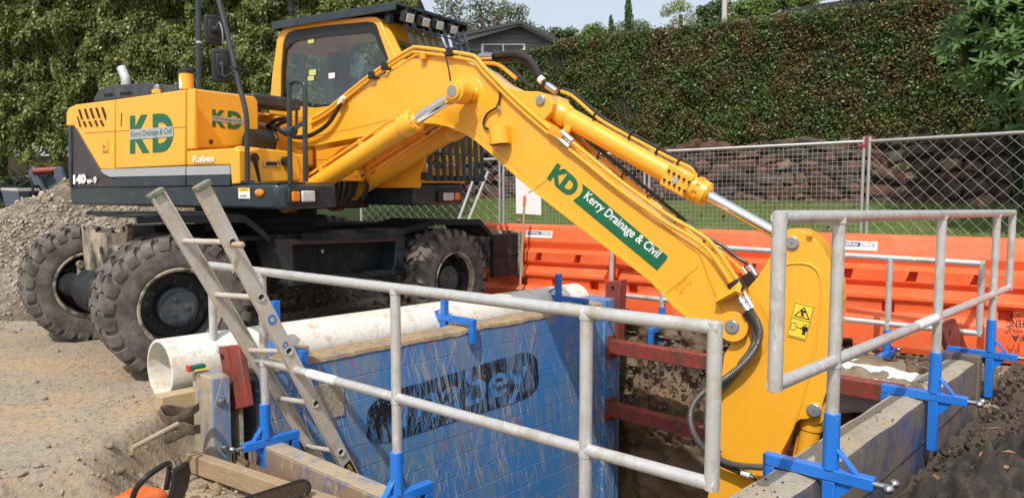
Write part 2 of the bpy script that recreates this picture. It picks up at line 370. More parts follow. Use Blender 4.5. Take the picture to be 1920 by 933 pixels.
mb = MB(); mb.add(hv, [(i*(hn+1)+j, (i+1)*(hn+1)+j, (i+1)*(hn+1)+j+1, i*(hn+1)+j+1) for i in range(hn) for j in range(hn)])
struct(mb.build('spoil_heap', m_heap, None, smooth=70))
pts = []; sz = []
rs = random.Random(3)
while len(pts) < 26000:
    X = rs.uniform(-11, -1.5); Y = rs.uniform(7.2, 11.0); h = pile_h(X, Y)
    cl = noise.noise(V((X*1.3, Y*1.3, 11)))
    if h < .04 and rs.random() > .12: continue
    if cl < -.08 and rs.random() < .72: continue
    s = rs.choice([.012,.015,.018,.022,.03]) * rs.uniform(.7, 1.4)
    if rs.random() < .02: s = rs.uniform(.04, .065)
    pts.append((X, Y, gz(X, Y)+h+s*.22)); sz.append(s)
o = tag(rock_mass('spoil_gravel', pts, sz, m_rock), 'heap of broken grey gravel and soil behind the excavator wheels', 'gravel heap'); o['kind'] = 'stuff'
pts = []; sz = []
while len(pts) < 20000:
    u = rs.uniform(.3, 9); v = rs.uniform(-9.5, 1.2)
    if PIT[0]-.05 < u < PIT[1]+.05 and PIT[2]-.05 < v < PIT[3]+.05: continue
    p = T(u, v, 0); nn = noise.noise(V((p.x*1.2, p.y*1.2, 20)))
    if nn < 0 and rs.random() < .6 and v < -4.4: continue
    s = rs.choice([.003,.004,.006,.009])*rs.uniform(.7, 1.5)
    if rs.random() < .008: s = rs.uniform(.014, .032)
    if v > -4.3 and u < 2.6: s *= 1.6
    pts.append((p.x, p.y, gz(p.x, p.y)+s*.2)); sz.append(s)
m_rock2 = mat('site_stone', (.30,.26,.21), .95, var=.25, island=((.27,.23,.18), (.40,.35,.28), (.2,.17,.14), (.33,.25,.17)))
o = tag(rock_mass('loose_stones', pts, sz, m_rock2), 'loose small stones scattered over the dirt around the trench', 'stones'); o['kind'] = 'stuff'
pts = []; sz = []
for i in range(420):
    u = rs.uniform(1.1, 2.3); v = rs.uniform(-4.6, -1.6); p = T(u, v, 0)
    if gz(p.x, p.y) > -.1 and rs.random() < .8: continue
    pts.append((p.x, p.y, gz(p.x, p.y)+.004)); sz.append(rs.choice((.008,.012,.018,.03,.045))*rs.uniform(.7,1.2))
o = tag(rock_mass('soil_clods', pts, sz, mat('brown_clod', (.24,.17,.10), .95, var=.4, island=((.17,.12,.07),(.28,.20,.12),(.36,.28,.19),(.22,.19,.16)), bump=.8), flat=.8), 'brown clods and rubble in the dug hollow by the chainsaw', 'clods'); o['kind'] = 'stuff'
pts = []; sz = []
for i in range(1100):                              # stones poking out of the far trench wall and bank
    v = rs.uniform(PIT[2], PIT[3]); z = -.2-abs(rs.gauss(0, .45)); 
    if z < -2.3: continue
    p = T(PIT[1]-.04+rs.uniform(-.05,.03), v, z); pts.append(tuple(p)); sz.append(rs.choice([.006,.009,.013,.02,.03])*rs.uniform(.7,1.4))
for i in range(900):
    p = T(rs.uniform(PIT[1], 7.7), rs.uniform(-4.8, -.9), 0); pts.append((p.x, p.y, gz(p.x, p.y)+.01)); sz.append(rs.choice([.012,.02,.035]))
o = tag(rock_mass('bank_stones', pts, sz, mat('bank_stone', (.13,.095,.065), .95, var=.5), flat=.8), 'stones and clods in the far face of the trench', 'stones'); o['kind'] = 'stuff'

# ---- trench shield
m_pan = mat('scratched_blue_steel', (.040,.200,.52), .5, var=.16, scale=1.6, bump=.25, bscale=18, layers=(((.12,.26,.42), 2.2, .46, .60, (1,1,.6), .5), ((.34,.30,.22), .9, .53, .68, (1,1,.55), .6), ((.32,.29,.22), 6, .58, .67, (1,1,.35), .5),
    ((.085,.20,.36), 1.4, .45, .65, None, .6), ((.36,.31,.22), 1.1, .56, .72, (1,1,.7), .65), ((.38,.09,.07), 16, .60, .66, None, .35), ((.40,.36,.28), 38, .62, .68, None, .6)))
def scratches(m, specs):
    nt = m.node_tree; b = nt.nodes['Principled BSDF']; c = b.inputs['Base Color'].links[0].from_socket
    for (col, al, thin, lng, lo, hi, am, msc, mlo) in specs:
        tc = nt.nodes.new('ShaderNodeTexCoord'); m1 = nt.nodes.new('ShaderNodeMapping'); m1.inputs['Rotation'].default_value = (0, 0, -math.atan2(D1.y, D1.x)); nt.links.new(tc.outputs['Object'], m1.inputs[0])
        m2 = nt.nodes.new('ShaderNodeMapping'); m2.inputs['Rotation'].default_value = (0, rad(al), 0); nt.links.new(m1.outputs[0], m2.inputs[0])
        m3 = nt.nodes.new('ShaderNodeMapping'); m3.inputs['Scale'].default_value = (thin, 1, lng); nt.links.new(m2.outputs[0], m3.inputs[0])
        n1 = nt.nodes.new('ShaderNodeTexNoise'); n1.inputs['Scale'].default_value = 1; n1.inputs['Detail'].default_value = 5; n1.inputs['Distortion'].default_value = .25; nt.links.new(m3.outputs[0], n1.inputs['Vector'])
        f = ramp(nt, n1.outputs[0], lo, hi); mk = ramp(nt, tex(nt, msc, 3, .5), mlo, mlo+.08)
        q = nt.nodes.new('ShaderNodeMath'); q.operation = 'MULTIPLY'; nt.links.new(f, q.inputs[0]); nt.links.new(mk, q.inputs[1])
        q2 = nt.nodes.new('ShaderNodeMath'); q2.operation = 'MULTIPLY'; q2.inputs[1].default_value = am; nt.links.new(q.outputs[0], q2.inputs[0]); c = mix(nt, q2.outputs[0], c, col)
    nt.links.new(c, b.inputs['Base Color'])
TAN = (.42,.38,.29); PALE = (.52,.52,.48); REDS = (.46,.075,.05)
SPEC = [(TAN, 14, 60, 1.6, .57, .60, .9, 1.7, .46), (TAN, 22, 90, 2.4, .60, .625, .9, 2.3, .45), (PALE, -18, 110, 2.2, .61, .63, .8, 1.5, .47),
        (REDS, 20, 34, 3.5, .59, .62, .6, 2.1, .49), (REDS, -30, 70, 5, .62, .64, .5, 3.0, .5), (TAN, 4, 30, .8, .60, .66, .6, 1.2, .48), ((.14,.24,.36), 8, 20, 1.6, .50, .58, .7, 1.1, .42), ((.40,.37,.30), 12, 7, 1.1, .57, .66, .5, 1.3, .46)]
m_panb = mat('scratched_black_print', (.012,.012,.014), .5, var=.3, scale=3, bump=.3, bscale=20, layers=(
    ((.03,.15,.42), 30, .56, .62, None, .8), ((.40,.36,.28), 22, .60, .66, (1,1,.3), .7)))
scratches(m_pan, SPEC); scratches(m_panb, [(s[0], s[1], s[2], s[3], s[4]+.01, s[5]+.01, .8, s[7]*1.3, s[8]) for s in SPEC[:3]+SPEC[5:7]]+[((.05,.19,.45), 5, 60, 1.6, .55, .59, .9, 3, .42), ((.05,.19,.45), -25, 40, 2.6, .57, .61, .8, 2, .45)])
m_let = mat('worn_blue_print', (.05,.24,.60), .5, var=.1, layers=(((.015,.018,.022), 16, .50, .58, (1,1,.5), .85), ((.30,.28,.24), 40, .58, .64, None, .6))); scratches(m_let, SPEC[:6])
m_pand = mat('dirty_dark_blue_steel', (.03,.050,.11), .75, var=.4, scale=2, bump=.8, bscale=14, layers=(
    ((.13,.10,.075), 2.4, .38, .52, None, .92), ((.16,.15,.15), 14, .56, .66, (1,1,.2), .6), ((.03,.06,.22), 3, .60, .68, None, .5)))
m_colm = mat('mud_over_blue_steel', (.05,.17,.40), .8, var=.3, scale=3, bump=.6, bscale=26, layers=(((.40,.32,.21), 4, .36, .50, (1,1,.5), .97), ((.27,.2,.13), 12, .5, .62, None, .5)))
LP = (2.34, 6.55, -4.49, -4.71)
t = thing('trench_shield_panel', 'big blue scratched trench shield wall with faded black logo, beside the white pipe', 'trench panel', T(4.4, -4.6, -2.3))
mb = MB(); mb.obox(T(4.5, -4.62, -1.07), D1*2.0, D2*.085, Z3*1.2); mb.build('core', m_pand, t)
zt = .20; h = .172; k = 0; bd = None
while zt - k*h > -2.3:
    z1 = zt-k*h; mb = MB()
    mb.obox(T(4.415, -4.5+.002*math.sin(k*7), z1-h/2), D1*1.915, D2*.03, Z3*(h/2-.0016)); mb.build('board', m_pan, t, smooth=0, bevel=.003, seg=1); k += 1
vs = []; n = 130
for i in range(n+1):
    a = 2.56+i*3.84/n; k1 = noise.noise(V((a*2.5, 0, 0))); k2 = noise.noise(V((a*9, 3, 0))); hh = .225+.014*k1+.008*k2+(.018 if a < 2.9 else 0)
    vs += [T(a, -4.462+.004*k2, .186+.022*k1+.012*k2), T(a, -4.468+.005*k2, hh-.012), T(a, -4.50, hh), T(a, -4.58, hh+.006*k2), T(a, -4.70, hh-.004), T(a, -4.715, .15)]
mb = MB(); mb.add(vs, [(i*6+k, i*6+(k+1) % 6, (i+1)*6+(k+1) % 6, (i+1)*6+k) for i in range(n) for k in range(6)]+[[0,1,2,3,4,5],[n*6+k for k in range(6)]])
mb.build('top_cap', m_mudw, t, smooth=40)
mb = MB(); mb.obox(T(2.24, -4.62, -.98), D1*.06, D2*.12, Z3*1.2); mb.build('column', m_colm, t, bevel=.008)
mb = MB(); mb.obox(T(2.245, -4.494, -.98), D1*.057, D2*.012, Z3*1.19); mb.build('flange', m_pan, t, bevel=.004)
mb = MB(); mb.obox(T(2.39, -4.60, -.98), D1*.01, D2*.09, Z3*1.2); mb.build('gusset', m_conc, t)
mb = MB(); mb.obox(T(6.44, -4.60, -1.0), D1*.11, D2*.16, Z3*1.25); mb.build('column', m_pan, t, bevel=.01)
mb = MB(); mb.obox(T(6.63, -4.52, -1.08), D1*.03, D2*.05, Z3*1.25); mb.build('column', m_pan, t, bevel=.006)
for (z) in (-.2, -.9):
    mb = MB(); q = T(6.40, -4.44, z+.22); mb.tube([q, q+D2*.05, q+D2*.07-Z3*.10], .009, 6); mb.build('pin', m_ste, t)
mb = MB(); q = T(2.24, -4.48, .06); mb.lathe([(0,0),(0,.028),(.012,.026),(.02,.012),(.02,0)], q, D2, 14); q2 = T(2.25, -4.48, -.24); mb.lathe([(0,0),(0,.024),(.012,.022),(.02,.01),(.02,0)], q2, D2, 14); mb.build('bolt', m_ste, t)
# box recess and patch near the ladder
mb = MB(); mb.obox(T(3.02, -4.464, -.10), D1*.13, D2*.006, Z3*.13); mb.build('patch_plate', m_conc, t, bevel=.004)
# black logo plate and lettering, printed on the steel
PV = -4.466
ll = pv(686, 842, PV); lr = pv(1012, 738, PV); ul = pv(690, 746, PV); ur = pv(1006, 652, PV)
def bil(a, b): return ll*(1-a)*(1-b)+lr*a*(1-b)+ul*(1-a)*b+ur*a*b
poly = []
for (cx, cy, a0) in ((.86,.70,0), (.14,.70,90), (.14,.30,180), (.86,.30,270)):
    for q in range(7):
        an = rad(a0+q*15); poly.append(bil(cx+.14*math.cos(an), cy+.30*math.sin(an)))
mb = MB(); mb.prism(poly, D2*.0015); mb.build('logo_plate', m_panb, t, smooth=0)
p0 = pv(752, 826, PV+.003); p1 = pv(990, 745, PV+.003); p2 = pv(752, 728, PV+.003)
text('mabey', m_let, t, p0, p1-p0, p2-p0, 'logo_lettering', bold=.012)
# right hand panel
t = thing('trench_shield_panel', 'low dusty-topped trench shield wall in the right foreground carrying the guardrail', 'trench panel', T(3.9, -1.27, -2.3))
prof = []
mb = MB(); n = 60; vs = []
for i in range(n+1):
    u = .9+i*(6.42-.9)/n; wv = .012*noise.noise(V((u*2.2, 5, 0))); zz = .15-.012*(u-3)+.012*noise.noise(V((u*3, 1, 0)))
    vs += [T(u, -1.345+wv*.6, zz-.006), T(u, -1.25, zz+.004), T(u, -1.165+wv, zz-.012), T(u, -1.155+wv, zz-.035), T(u, -1.16, -.5), T(u, -1.16, -2.3), T(u, -1.345, -2.3)]
mb.add(vs, [(i*7+k, i*7+(k+1) % 7, (i+1)*7+(k+1) % 7, (i+1)*7+k) for i in range(n) for k in range(7)]+[[n*7+k for k in range(7)], [k for k in range(7)]])
o = mb.build('side_sheet', m_pand, t, smooth=50)
o.data.materials.append(m_conc)
for p in o.data.polygons:
    if p.normal.z > .5: p.material_index = 1
mb = MB(); mb.bar(T(1.0, -1.152, -.12), T(6.4, -1.152, -.14), .006, .004); mb.build('weld_seam', m_ste, t)
mb = MB(); mb.obox(T(6.46, -1.275, -1.05), D1*.05, D2*.14, Z3*1.2); mb.build('column', m_pand, t, bevel=.01)
pts = []; sz = []
for i in range(90):
    u = rs.uniform(1.6, 6); cu_ = rs.choice((2.2, 2.9, 3.6, 4.4, 5.3)); p = T(cu_+rs.gauss(0,.13), -1.25+rs.gauss(0,.035), .152-.012*(cu_-3)); pts.append(tuple(p)); sz.append(rs.uniform(.003,.010))
o = rock_mass('crumbs', pts, sz, mat('dark_crumb', (.06,.045,.035), .9)); o.data.transform(Matrix.Translation(-ORG[t.name])); o.parent = t; o['kind'] = 'stuff'
# struts
def strut(label, p, q, w_, h_, m, name='shield_strut', hang=None):
    t = thing(name, label, 'strut', (p+q)/2, 'struts between the two trench shield walls'); mb = MB(); mb.bar(p, q, w_, h_); mb.build('tube', m, t, bevel=.008)
    d = (q-p).normalized()
    for (a, s) in ((p, 1), (q, -1)):
        mb = MB(); mb.obox(a+d*s*.012, d*.012, d.cross(Z3)*.09, Z3*.12); mb.build('end_plate', m, t, bevel=.004)
    return t
strut('red steel strut across the far trench end, upper one carrying a blue clamp', T(6.44, -4.43, -.24), T(6.30, -1.40, -.20), .12, .14, m_red)
strut('red steel strut across the far end of the trench, lower one deep in the hole', T(6.44, -4.43, -.90), T(6.30, -1.40, -.90), .12, .14, m_red)
m_blst = mat('muddy_blue_strut', (.02,.06,.30), .6, var=.3, scale=4, bump=.4, bscale=20, layers=(((.36,.30,.21), 7, .45, .58, (1,1,.15), .8), ((.30,.21,.12), 2.5, .42, .58, None, .85), ((.5,.5,.48), 30, .6, .66, (1,1,.2), .6)))
t = strut('muddy blue steel strut across the near end of the trench under the ladder foot', T(2.48, -4.44, -.345), T(2.48, -1.42, -.345), .13, .21, m_blst)
mb = MB(); mb.obox(T(2.48, -2.93, -.236), D1*.060, D2*1.49, Z3*.006); mb.build('mud_layer', m_colm, t, bevel=.004)
# red connectors
def plate(name, label, cat, poly, vec, m, hole=None):
    c = sum(poly, V())/len(poly); t = thing(name, label, cat, c); mb = MB(); mb.prism(poly, vec); mb.build('plate', m, t, bevel=.008)
    if hole: mb = MB(); mb.lathe([(0,0),(0,.018),(.004,.018)], hole[0], hole[1], 12); mb.build('hole', m_blk, t)
    return t
t = plate('steel_connector', 'rust red channel connector standing at the near end of the blue trench wall', 'connector', [pu(408,650,2.35), pu(446,646,2.35), pu(464,762,2.35), pu(430,772,2.35)], D1*.05, m_red, (pu(417,668,2.347), -D1))
mb = MB(); mb.bar(pu(426,652,2.345), pu(448,764,2.345), .012, .02, D1); mb.build('rib', m_red, t)
plate('steel_connector', 'rust red square post leaning at the far end of the blue trench wall', 'connector', [pu(1136,528,6.5), pu(1163,525,6.5), pu(1157,640,6.5), pu(1128,640,6.5)], D1*.13, m_red, (pu(1149,539,6.497), -D1))
plate('steel_connector', 'rusty steel plate leaning at the far end of the right trench wall', 'connector', [pv(1765,608,-1.42), pv(1792,597,-1.42), pv(1816,655,-1.42), pv(1785,680,-1.42)], -D2*.04, m_red, (pv(1781,623,-1.417), D2))

# ---- clamps
def clamp(label, P, k, th=.235, sock=.235, leg=.30, square=False, ball=True, hang=False, reach=.28):
    """P: outer top edge of what it grips; k: towards the screw"""
    t = thing('rail_clamp', label, 'clamp', P, 'blue clamps holding the guardrails'); j = k.cross(Z3)
    g = .022
    b = lambda a, z, a2=None, z2=None: P+k*a+Z3*z
    mb = MB(); mb.obox(P+k*((reach-th-.06)/2)+Z3*.028, k*((reach+th+.06)/2), j*.026, Z3*.026); mb.build('arm', m_blue, t, bevel=.004)
    mb = MB(); mb.obox(P+k*(-th-.033)+Z3*(-.075), k*.026, j*.0245, Z3*.076); mb.build('inner_leg', m_blue, t, bevel=.004)
    mb = MB(); mb.obox(P+k*.036-Z3*(leg/2), k*.026, j*.0245, Z3*(leg/2)); mb.build('outer_leg', m_blue, t, bevel=.004)
    mb = MB()
    if square: mb.obox(P+k*.036+Z3*(.055+sock/2), k*.026, j*.026, Z3*sock/2)
    else: mb.cyl(P+k*.036+Z3*.05, P+k*.036+Z3*(.055+sock), .034, 20)
    mb.build('socket', m_blue, t, bevel=.003)
    mb = MB(); mb.bar(P+k*.055+Z3*(sock*.62), P+k*(reach-.07)+Z3*.05, .012, .035, j); mb.build('brace', m_blue, t, bevel=.002)
    mb = MB(); mb.prism([P+k*.06+Z3*0-j*.01, P+k*(reach-.08)+Z3*0-j*.01, P+k*.06-Z3*.09-j*.01], j*.02); mb.build('brace', m_blue, t)
    if ball:
        q = P+k*reach+Z3*.028; mb = MB(); mb.cyl(q, q+k*.05, .014, 14); mb.build('screw', m_ste, t)
        q = q+k*.06; mb = MB()
        mb.lathe([(-.022,0),(-.018,.012),(-.01,.019),(0,.022),(.01,.019),(.018,.012),(.022,0)], q+j*.02, j, 16)
        if hang:
            mb.cyl(q, q-Z3*.15, .005, 8); mb.lathe([(-.022,0),(-.018,.012),(-.01,.019),(0,.022),(.01,.019),(.018,.012),(.022,0)], q-Z3*.16, Z3, 16)
        else:
            mb.cyl(q+j*.02, q-j*.05, .006, 8); mb.lathe([(-.02,0),(-.016,.012),(-.01,.017),(0,.02),(.01,.017),(.016,.012),(.02,0)], q-j*.06, j, 16)
        mb.build('screw_handle', m_ste, t)
    return t
# ---- rails
RT = .0265
def rail(label, A, B, zb, posts, ztA, ztB, zpost, ends=True):
    """A,B: points under the two ends (z ignored); lower tube offset zb below the top; posts: parameters"""
    a = V((A.x, A.y, ztA)); b = V((B.x, B.y, ztB)); d = (b-a).normalized()
    t = thing('guardrail', label, 'guardrail', V((A.x, A.y, zpost)), 'galvanised guardrails round the trench')
    mb = MB(); mb.tube([a-d*RT*.7, a, b, b+d*RT*.7], RT, 16); mb.build('top_rail', m_galv, t)
    lo = Z3*-zb
    mb = MB(); mb.tube([a+lo-d*RT*.7, b+lo+d*RT*.7], RT*.97, 16); mb.build('bottom_rail', m_galv, t)
    for e in (a, b):
        mb = MB(); mb.tube([e+Z3*RT*.75, e+lo-Z3*RT*.75], RT*1.02, 16); mb.build('end_tube', m_galv, t)
    for s in posts:
        q = a+(b-a)*s; mb = MB(); mb.tube([q-Z3*.01, V((q.x, q.y, zpost))], RT*1.0, 16)
        for zz in (0, -zb): mb.lathe([(-.034, RT), (-.03, RT*1.13), (-.02, RT*1.16), (-.0, RT*1.02)], q+Z3*(zz-(.0 if zz == 0 else -.0)), Z3, 16)
        mb.build('post', m_galv, t)
    return t, a, b
def band(par, p, q, m, w_=.0):   # paper label wrapped round a tube
    mb = MB(); mb.tube([p, q], RT*1.03, 16, cap=False); return mb.build('paper_label', m, par)
m_lab = mat('printed_label', (.78,.77,.74), .6, layers=(((.12,.12,.12), 90, .57, .62, (1,1,3), .75), ((.6,.1,.08), 30, .62, .66, None, .6)))
# near end rail, posts clamped to the blue strut
q0 = pu(396, 495, 2.44); q1 = pu(1341, 612, 2.44)
npar = [(pu(x_, 550, 2.44)-q0).dot(D2)/(q1-q0).dot(D2) for x_ in (492, 741, 1100)]
du = q0.dot(D1); 
A = q0; Bq = q1
t, a, b = rail('galvanised guardrail across the near trench end, behind the ladder', A, Bq, .565, npar, .868, .905, -.15)
for s, lb in ((npar[0], 'nearest the ladder, its ball screw hanging'), (npar[1], 'at the bottom edge under the middle post'), (npar[2], 'under the post right of the middle')):
    q = a+(b-a)*s; clamp('blue clamp on the near strut '+lb, V((q.x, q.y, -.235))+D1*.030, -D1, .135, .22, .25, hang=True, reach=.19)
band(t, a+(b-a)*((pu(580,700,2.44)-q0).dot(D2)/(q1-q0).dot(D2))-Z3*.565, a+(b-a)*((pu(632,700,2.44)-q0).dot(D2)/(q1-q0).dot(D2))-Z3*.565, m_lab)
# right rail
q0 = pv(1462, 408, -1.11); q1 = pv(1899, 399, -1.11)
A = V((q0.x, q0.y, 0)); B = V((q1.x, q1.y, 0))
def par(px): p = pv(px, 420, -1.11); return (p-q0).dot(q1-q0)/(q1-q0).dot(q1-q0)
ss = [par(1573), par(1766), par(1869)]
t, a, b = rail('galvanised guardrail standing on the right trench wall in the foreground', q0, q1, .61, ss, q0.z, q1.z, .22)
for s, lb in zip(ss, ('nearest the camera at the bottom edge', 'in the middle of the wall top', 'at the far end of the wall')):
    q = a+(b-a)*s; uu = q.dot(D1); clamp('blue clamp on the right trench wall, '+lb, T(uu, -1.11, .15-.012*(uu-3))-D2*.036, D2, .195, .24, .30, reach=.215)
band(t, a+(b-a)*.40-Z3*.61, a+(b-a)*.49-Z3*.61, m_lab)
# far end rail
q0 = pu(1147, 446, 6.5); q0 = V((q0.x, q0.y, 0)); 
qa = pz(1147, 452, .80); qb = pz(1842, 494, .76)
t, a, b = rail('thin galvanised guardrail across the far end of the trench in front of the orange barriers', qa, qb, .59, (.175, .80), .80, .76, -.10)
for s, lb, px in ((.175, 'left one, hanging on the red strut', 1225), (.80, 'right one, half hidden behind the right wall', 1690)):
    q = a+(b-a)*s; clamp('blue clamp on the far red strut, '+lb, V((q.x, q.y, -.13))-D1*.036, D1, .14, .20, .28)
band(t, a+(b-a)*.60-Z3*.59, a+(b-a)*.65-Z3*.59, m_lab)
# clamps on the blue panel without rails
for px, py, lb, hh in ((851, 603, 'in the middle of the muddy top edge', .16), (1063, 562, 'at the far end of the muddy top', .22), (533, 655, 'behind the ladder at the near end', .30)):
    p = pv(px+28, py, -4.47); uu = p.dot(D1)
    clamp('empty blue clamp on the big trench wall, '+lb, T(uu, -4.73, .25), -D2, .27, hh, .25, square=True)
    k = T(uu, -4.45, .25); mb = MB()
# one long inner leg each (grips the inner face)
for px, py in ((851, 603), (1063, 562), (533, 655)):
    pass

# ---- ladder
t = thing('ladder', 'dirty aluminium ladder leaning over the near end of the trench', 'ladder', T(2.75, -3.9, -.6))
Rb = pu(668, 905, 2.86); Rt = hit(381, 352, D2, D2*Rb.dot(D2)); 
Lb = pu(604, 880, 2.90); Lt = pz(294, 362, Rt.z-.02)
def plane_dir(a, b): return (b-a).normalized()
sd = (Rt-Rb).normalized()
Lt = hit(294, 366, D2, D2*(Rb.dot(D2)-.44)); 
extR = Rb-sd*.9; sdl = (Lt-Lb).normalized(); extL = Lb-sdl*.9
acr = (Lt-Rt).normalized(); nrm = acr.cross(sd).normalized()
wid = .090; dep = .030
for (p, q, s_) in ((extR, Rt, 1), (extL, Lt, -1)):
    d = (q-p).normalized(); y = (acr - d*acr.dot(d)).normalized(); x = y.cross(d)
    # C-section: web faces outward, flanges show their width
    mb = MB(); mb.obox((p+q)/2, d*(q-p).length/2, x*wid/2, y*.006)
    for e in (-1, 1): mb.obox((p+q)/2+x*e*(wid/2-.004)+y*s_*.012, d*(q-p).length/2, x*.004, y*.014)
    mb.build('stile', m_alu, t, bevel=.002)
    mb = MB(); mb.obox(q+d*.012, d*.016, x*(wid/2+.006), y*.022); mb.build('end_cap', mat('grey_green_rubber', (.12,.16,.12), .7, layers=((DUST,8,.4,.6,None,.8),)) if s_ == 1 else bpy.data.materials['grey_green_rubber'], t, bevel=.006)
for (ry, rx, ly, lx) in ((452,432,451,345), (556,484,552,402), (657,536,655,462), (754,584,746,519), (848,634,838,573), (940,680,928,622)):
    def on(line_p, line_q, px, py):
        # parameter along the stile seen at image height py
        best = None
        for i in range(201):
            f = i/200; P = line_p+(line_q-line_p)*f; v = P-CP
            F = V((0, math.cos(PITCH), -math.sin(PITCH))); Uu = V((0, math.sin(PITCH), math.cos(PITCH)))
            yy = 466.5-FPX*v.dot(Uu)/v.dot(F)
            if best is None or abs(yy-py) < best[0]: best = (abs(yy-py), P)
        return best[1]
    a = on(extR, Rt, rx, ry); b = on(extL, Lt, lx, ly); d = (b-a).normalized()
    mb = MB(); mb.tube([a-d*.004, b+d*.004], .0165, 12); mb.build('rung', m_alu, t)
    mb = MB(); mb.lathe([(.006,0.018),(.0115,.027),(.0125,.024),(.0125,.020),(.0,.018),(-.002,0)], a-d*.002, -d, 14); mb.build('rung_ferrule', m_alu, t)
    mb = MB(); mb.obox(a-d*.0115+sd*.003, sd*.009, nrm*.017, d*.001); mb.build('rung_hole', m_blk, t)
a = pv(437, 458, Rb.dot(D2)+.02); b = a+D2*.06-D1*.0+Z3*-.012
mb = MB(); mb.lathe([(0,0),(.002,.014),(.05,.016),(.075,.02),(.085,.015),(.09,0)], a, (D2*1+D1*.15), 12); mb.build('handle', m_timb, t)
mb = MB(); mb.tube([a+D2*.01, a-Z3*.05+D2*.005, a-Z3*.16-D2*.01], .0035, 6); mb.build('cord', m_galv, t)
p = pv(650, 882, Rb.dot(D2)+.012); x = nrm if nrm.x > 0 else -nrm
mb = MB(); dd = sd; mb.obox(Rb+sd*.10-acr*.0095, sd*.075, nrm*.033, acr*.001); mb.build('black_label', m_blk, t)
sgn = 1 if nrm.dot(D1) > 0 else -1
text('157.260', m_ywarn, t, Rb+sd*.155-nrm*sgn*.012-acr*.0112, -sd*.11, nrm*sgn*.028, 'label_lettering', bold=.02)
# blue paint marks on stile
for f_, s__ in ((.72, .03), (.66, .02)):
    mb = MB(); c0 = extR+(Rt-extR)*f_-acr*.0075; mb.lathe([(0,s__*.7),(.001,s__),(.0015,s__*.6)], c0, -acr, 10); mb.build('paint_mark', m_blue, t)

# ---- pipe
t = thing('drain_pipe', 'long white plastic drain pipe lying between the excavator and the trench', 'pipe', T(2.26, -5.06, .2))
pa = T(2.11, -5.06, .19); pb_ = T(6.55, -4.98, .15); mb = MB(); d = (pb_-pa)
ln = d.length
mb.lathe([(0,.183),(0,.200),(.004,.204),(ln-.004,.204),(ln,.2),(ln,.183),(ln*.5,.183),(0,.183)], pa, d, 64)
o = mb.build('pipe_wall', m_pipe, t, smooth=40)
# ---- timber
m_timd = mat('dusty_timber', (.36,.26,.15), .85, var=.3, scale=3, bump=.5, bscale=30, layers=(((.30,.22,.14), 4, .42, .58, None, .85), ((.48,.38,.24), 12, .55, .65, (1,1,6), .5)))
def beam(label, p, q, w_, h_, m=m_timb, name='timber'):
    o = MB().bar(p, q, w_, h_).build(name, m, None, bevel=.006, loc=(p+q)/2); return tag(o, label, 'timber')
p = pz(290, 757, .05); beam('squared timber block under the near end of the white pipe', p+D1*.02, p+D1*.66, .11, .10)
beam('long sawn timber board laid along the edge in front of the blue strut', pz(345, 850, -.21)+D1*.04-Z3*.055, pz(620, 930, -.21)+D2*.30+D1*.03-Z3*.055, .07, .11, m_timd)
beam('short muddy timber offcut lying on the panel top beside the ladder', T(2.72, -4.62, .262), T(2.95, -4.64, .262), .10, .05, m_mudw)
# ---- rebar, slings, level
p = pz(246, 846, .0); q = pz(333, 799, .03); mb = MB(); nn = 46
mb.tube([p+(q-p)*(i/nn)+Z3*.015 for i in range(nn+1)], [.013 if i % 2 else .0155 for i in range(nn+1)], 10)
tag(mb.build('ribbed_steel_bar', m_rebar, None, loc=p), 'short ribbed steel bar half sunk in the dirt left of the trench wall', 'steel bar')
for i, (px, py, zz, lb) in enumerate(((356, 790, .02, 'upper'), (358, 826, -.10, 'lower'))):
    c = pz(px, py, zz)-D1*.03-D2*.06; mb = MB(); pts = []
    for k in range(26):
        an = 2*math.pi*k/26; pts.append(c+D2*.075*math.cos(an)*(1+.1*math.sin(3*an))+D1*.10*math.sin(an)+Z3*(.05+.02*math.sin(2*an+i)))
    vs = []; nn = 26
    for P in pts: vs += [P-Z3*.024, P+Z3*.024, P+Z3*.022+(P-c)*.12, P-Z3*.022+(P-c)*.12]
    mb.add(vs, [(k*4+a_, ((k+1) % nn)*4+a_, ((k+1) % nn)*4+(a_+1) % 4, k*4+(a_+1) % 4) for k in range(nn) for a_ in range(4)])
    tag(mb.build('lifting_sling', m_web, None, loc=c, smooth=60, bevel=0), lb+' loop of worn brown lifting sling beside the near panel column', 'sling', 'worn brown slings')
p = T(2.19, -4.66, .235); t = thing('spirit_level', 'small green and red level tool resting on the column top', 'tool', p)
mb = MB(); mb.obox(p+Z3*.02-D2*.02, D1*.045, D2*.022, Z3*.018); mb.build('body', mat('teal_plastic', (.01,.14,.13), .4), t, bevel=.004)
mb = MB(); mb.obox(p+Z3*.022-D1*.055-D2*.02, D1*.010, D2*.023, Z3*.021); mb.build('end_cap', m_redl, t, bevel=.004)
mb = MB(); mb.obox(p+Z3*.012+D2*.03, D1*.04, D2*.006, Z3*.005); tag(mb.build('folding_rule', m_ywarn, None, loc=p), 'short yellow rule lying on the near column of the blue wall', 'rule')
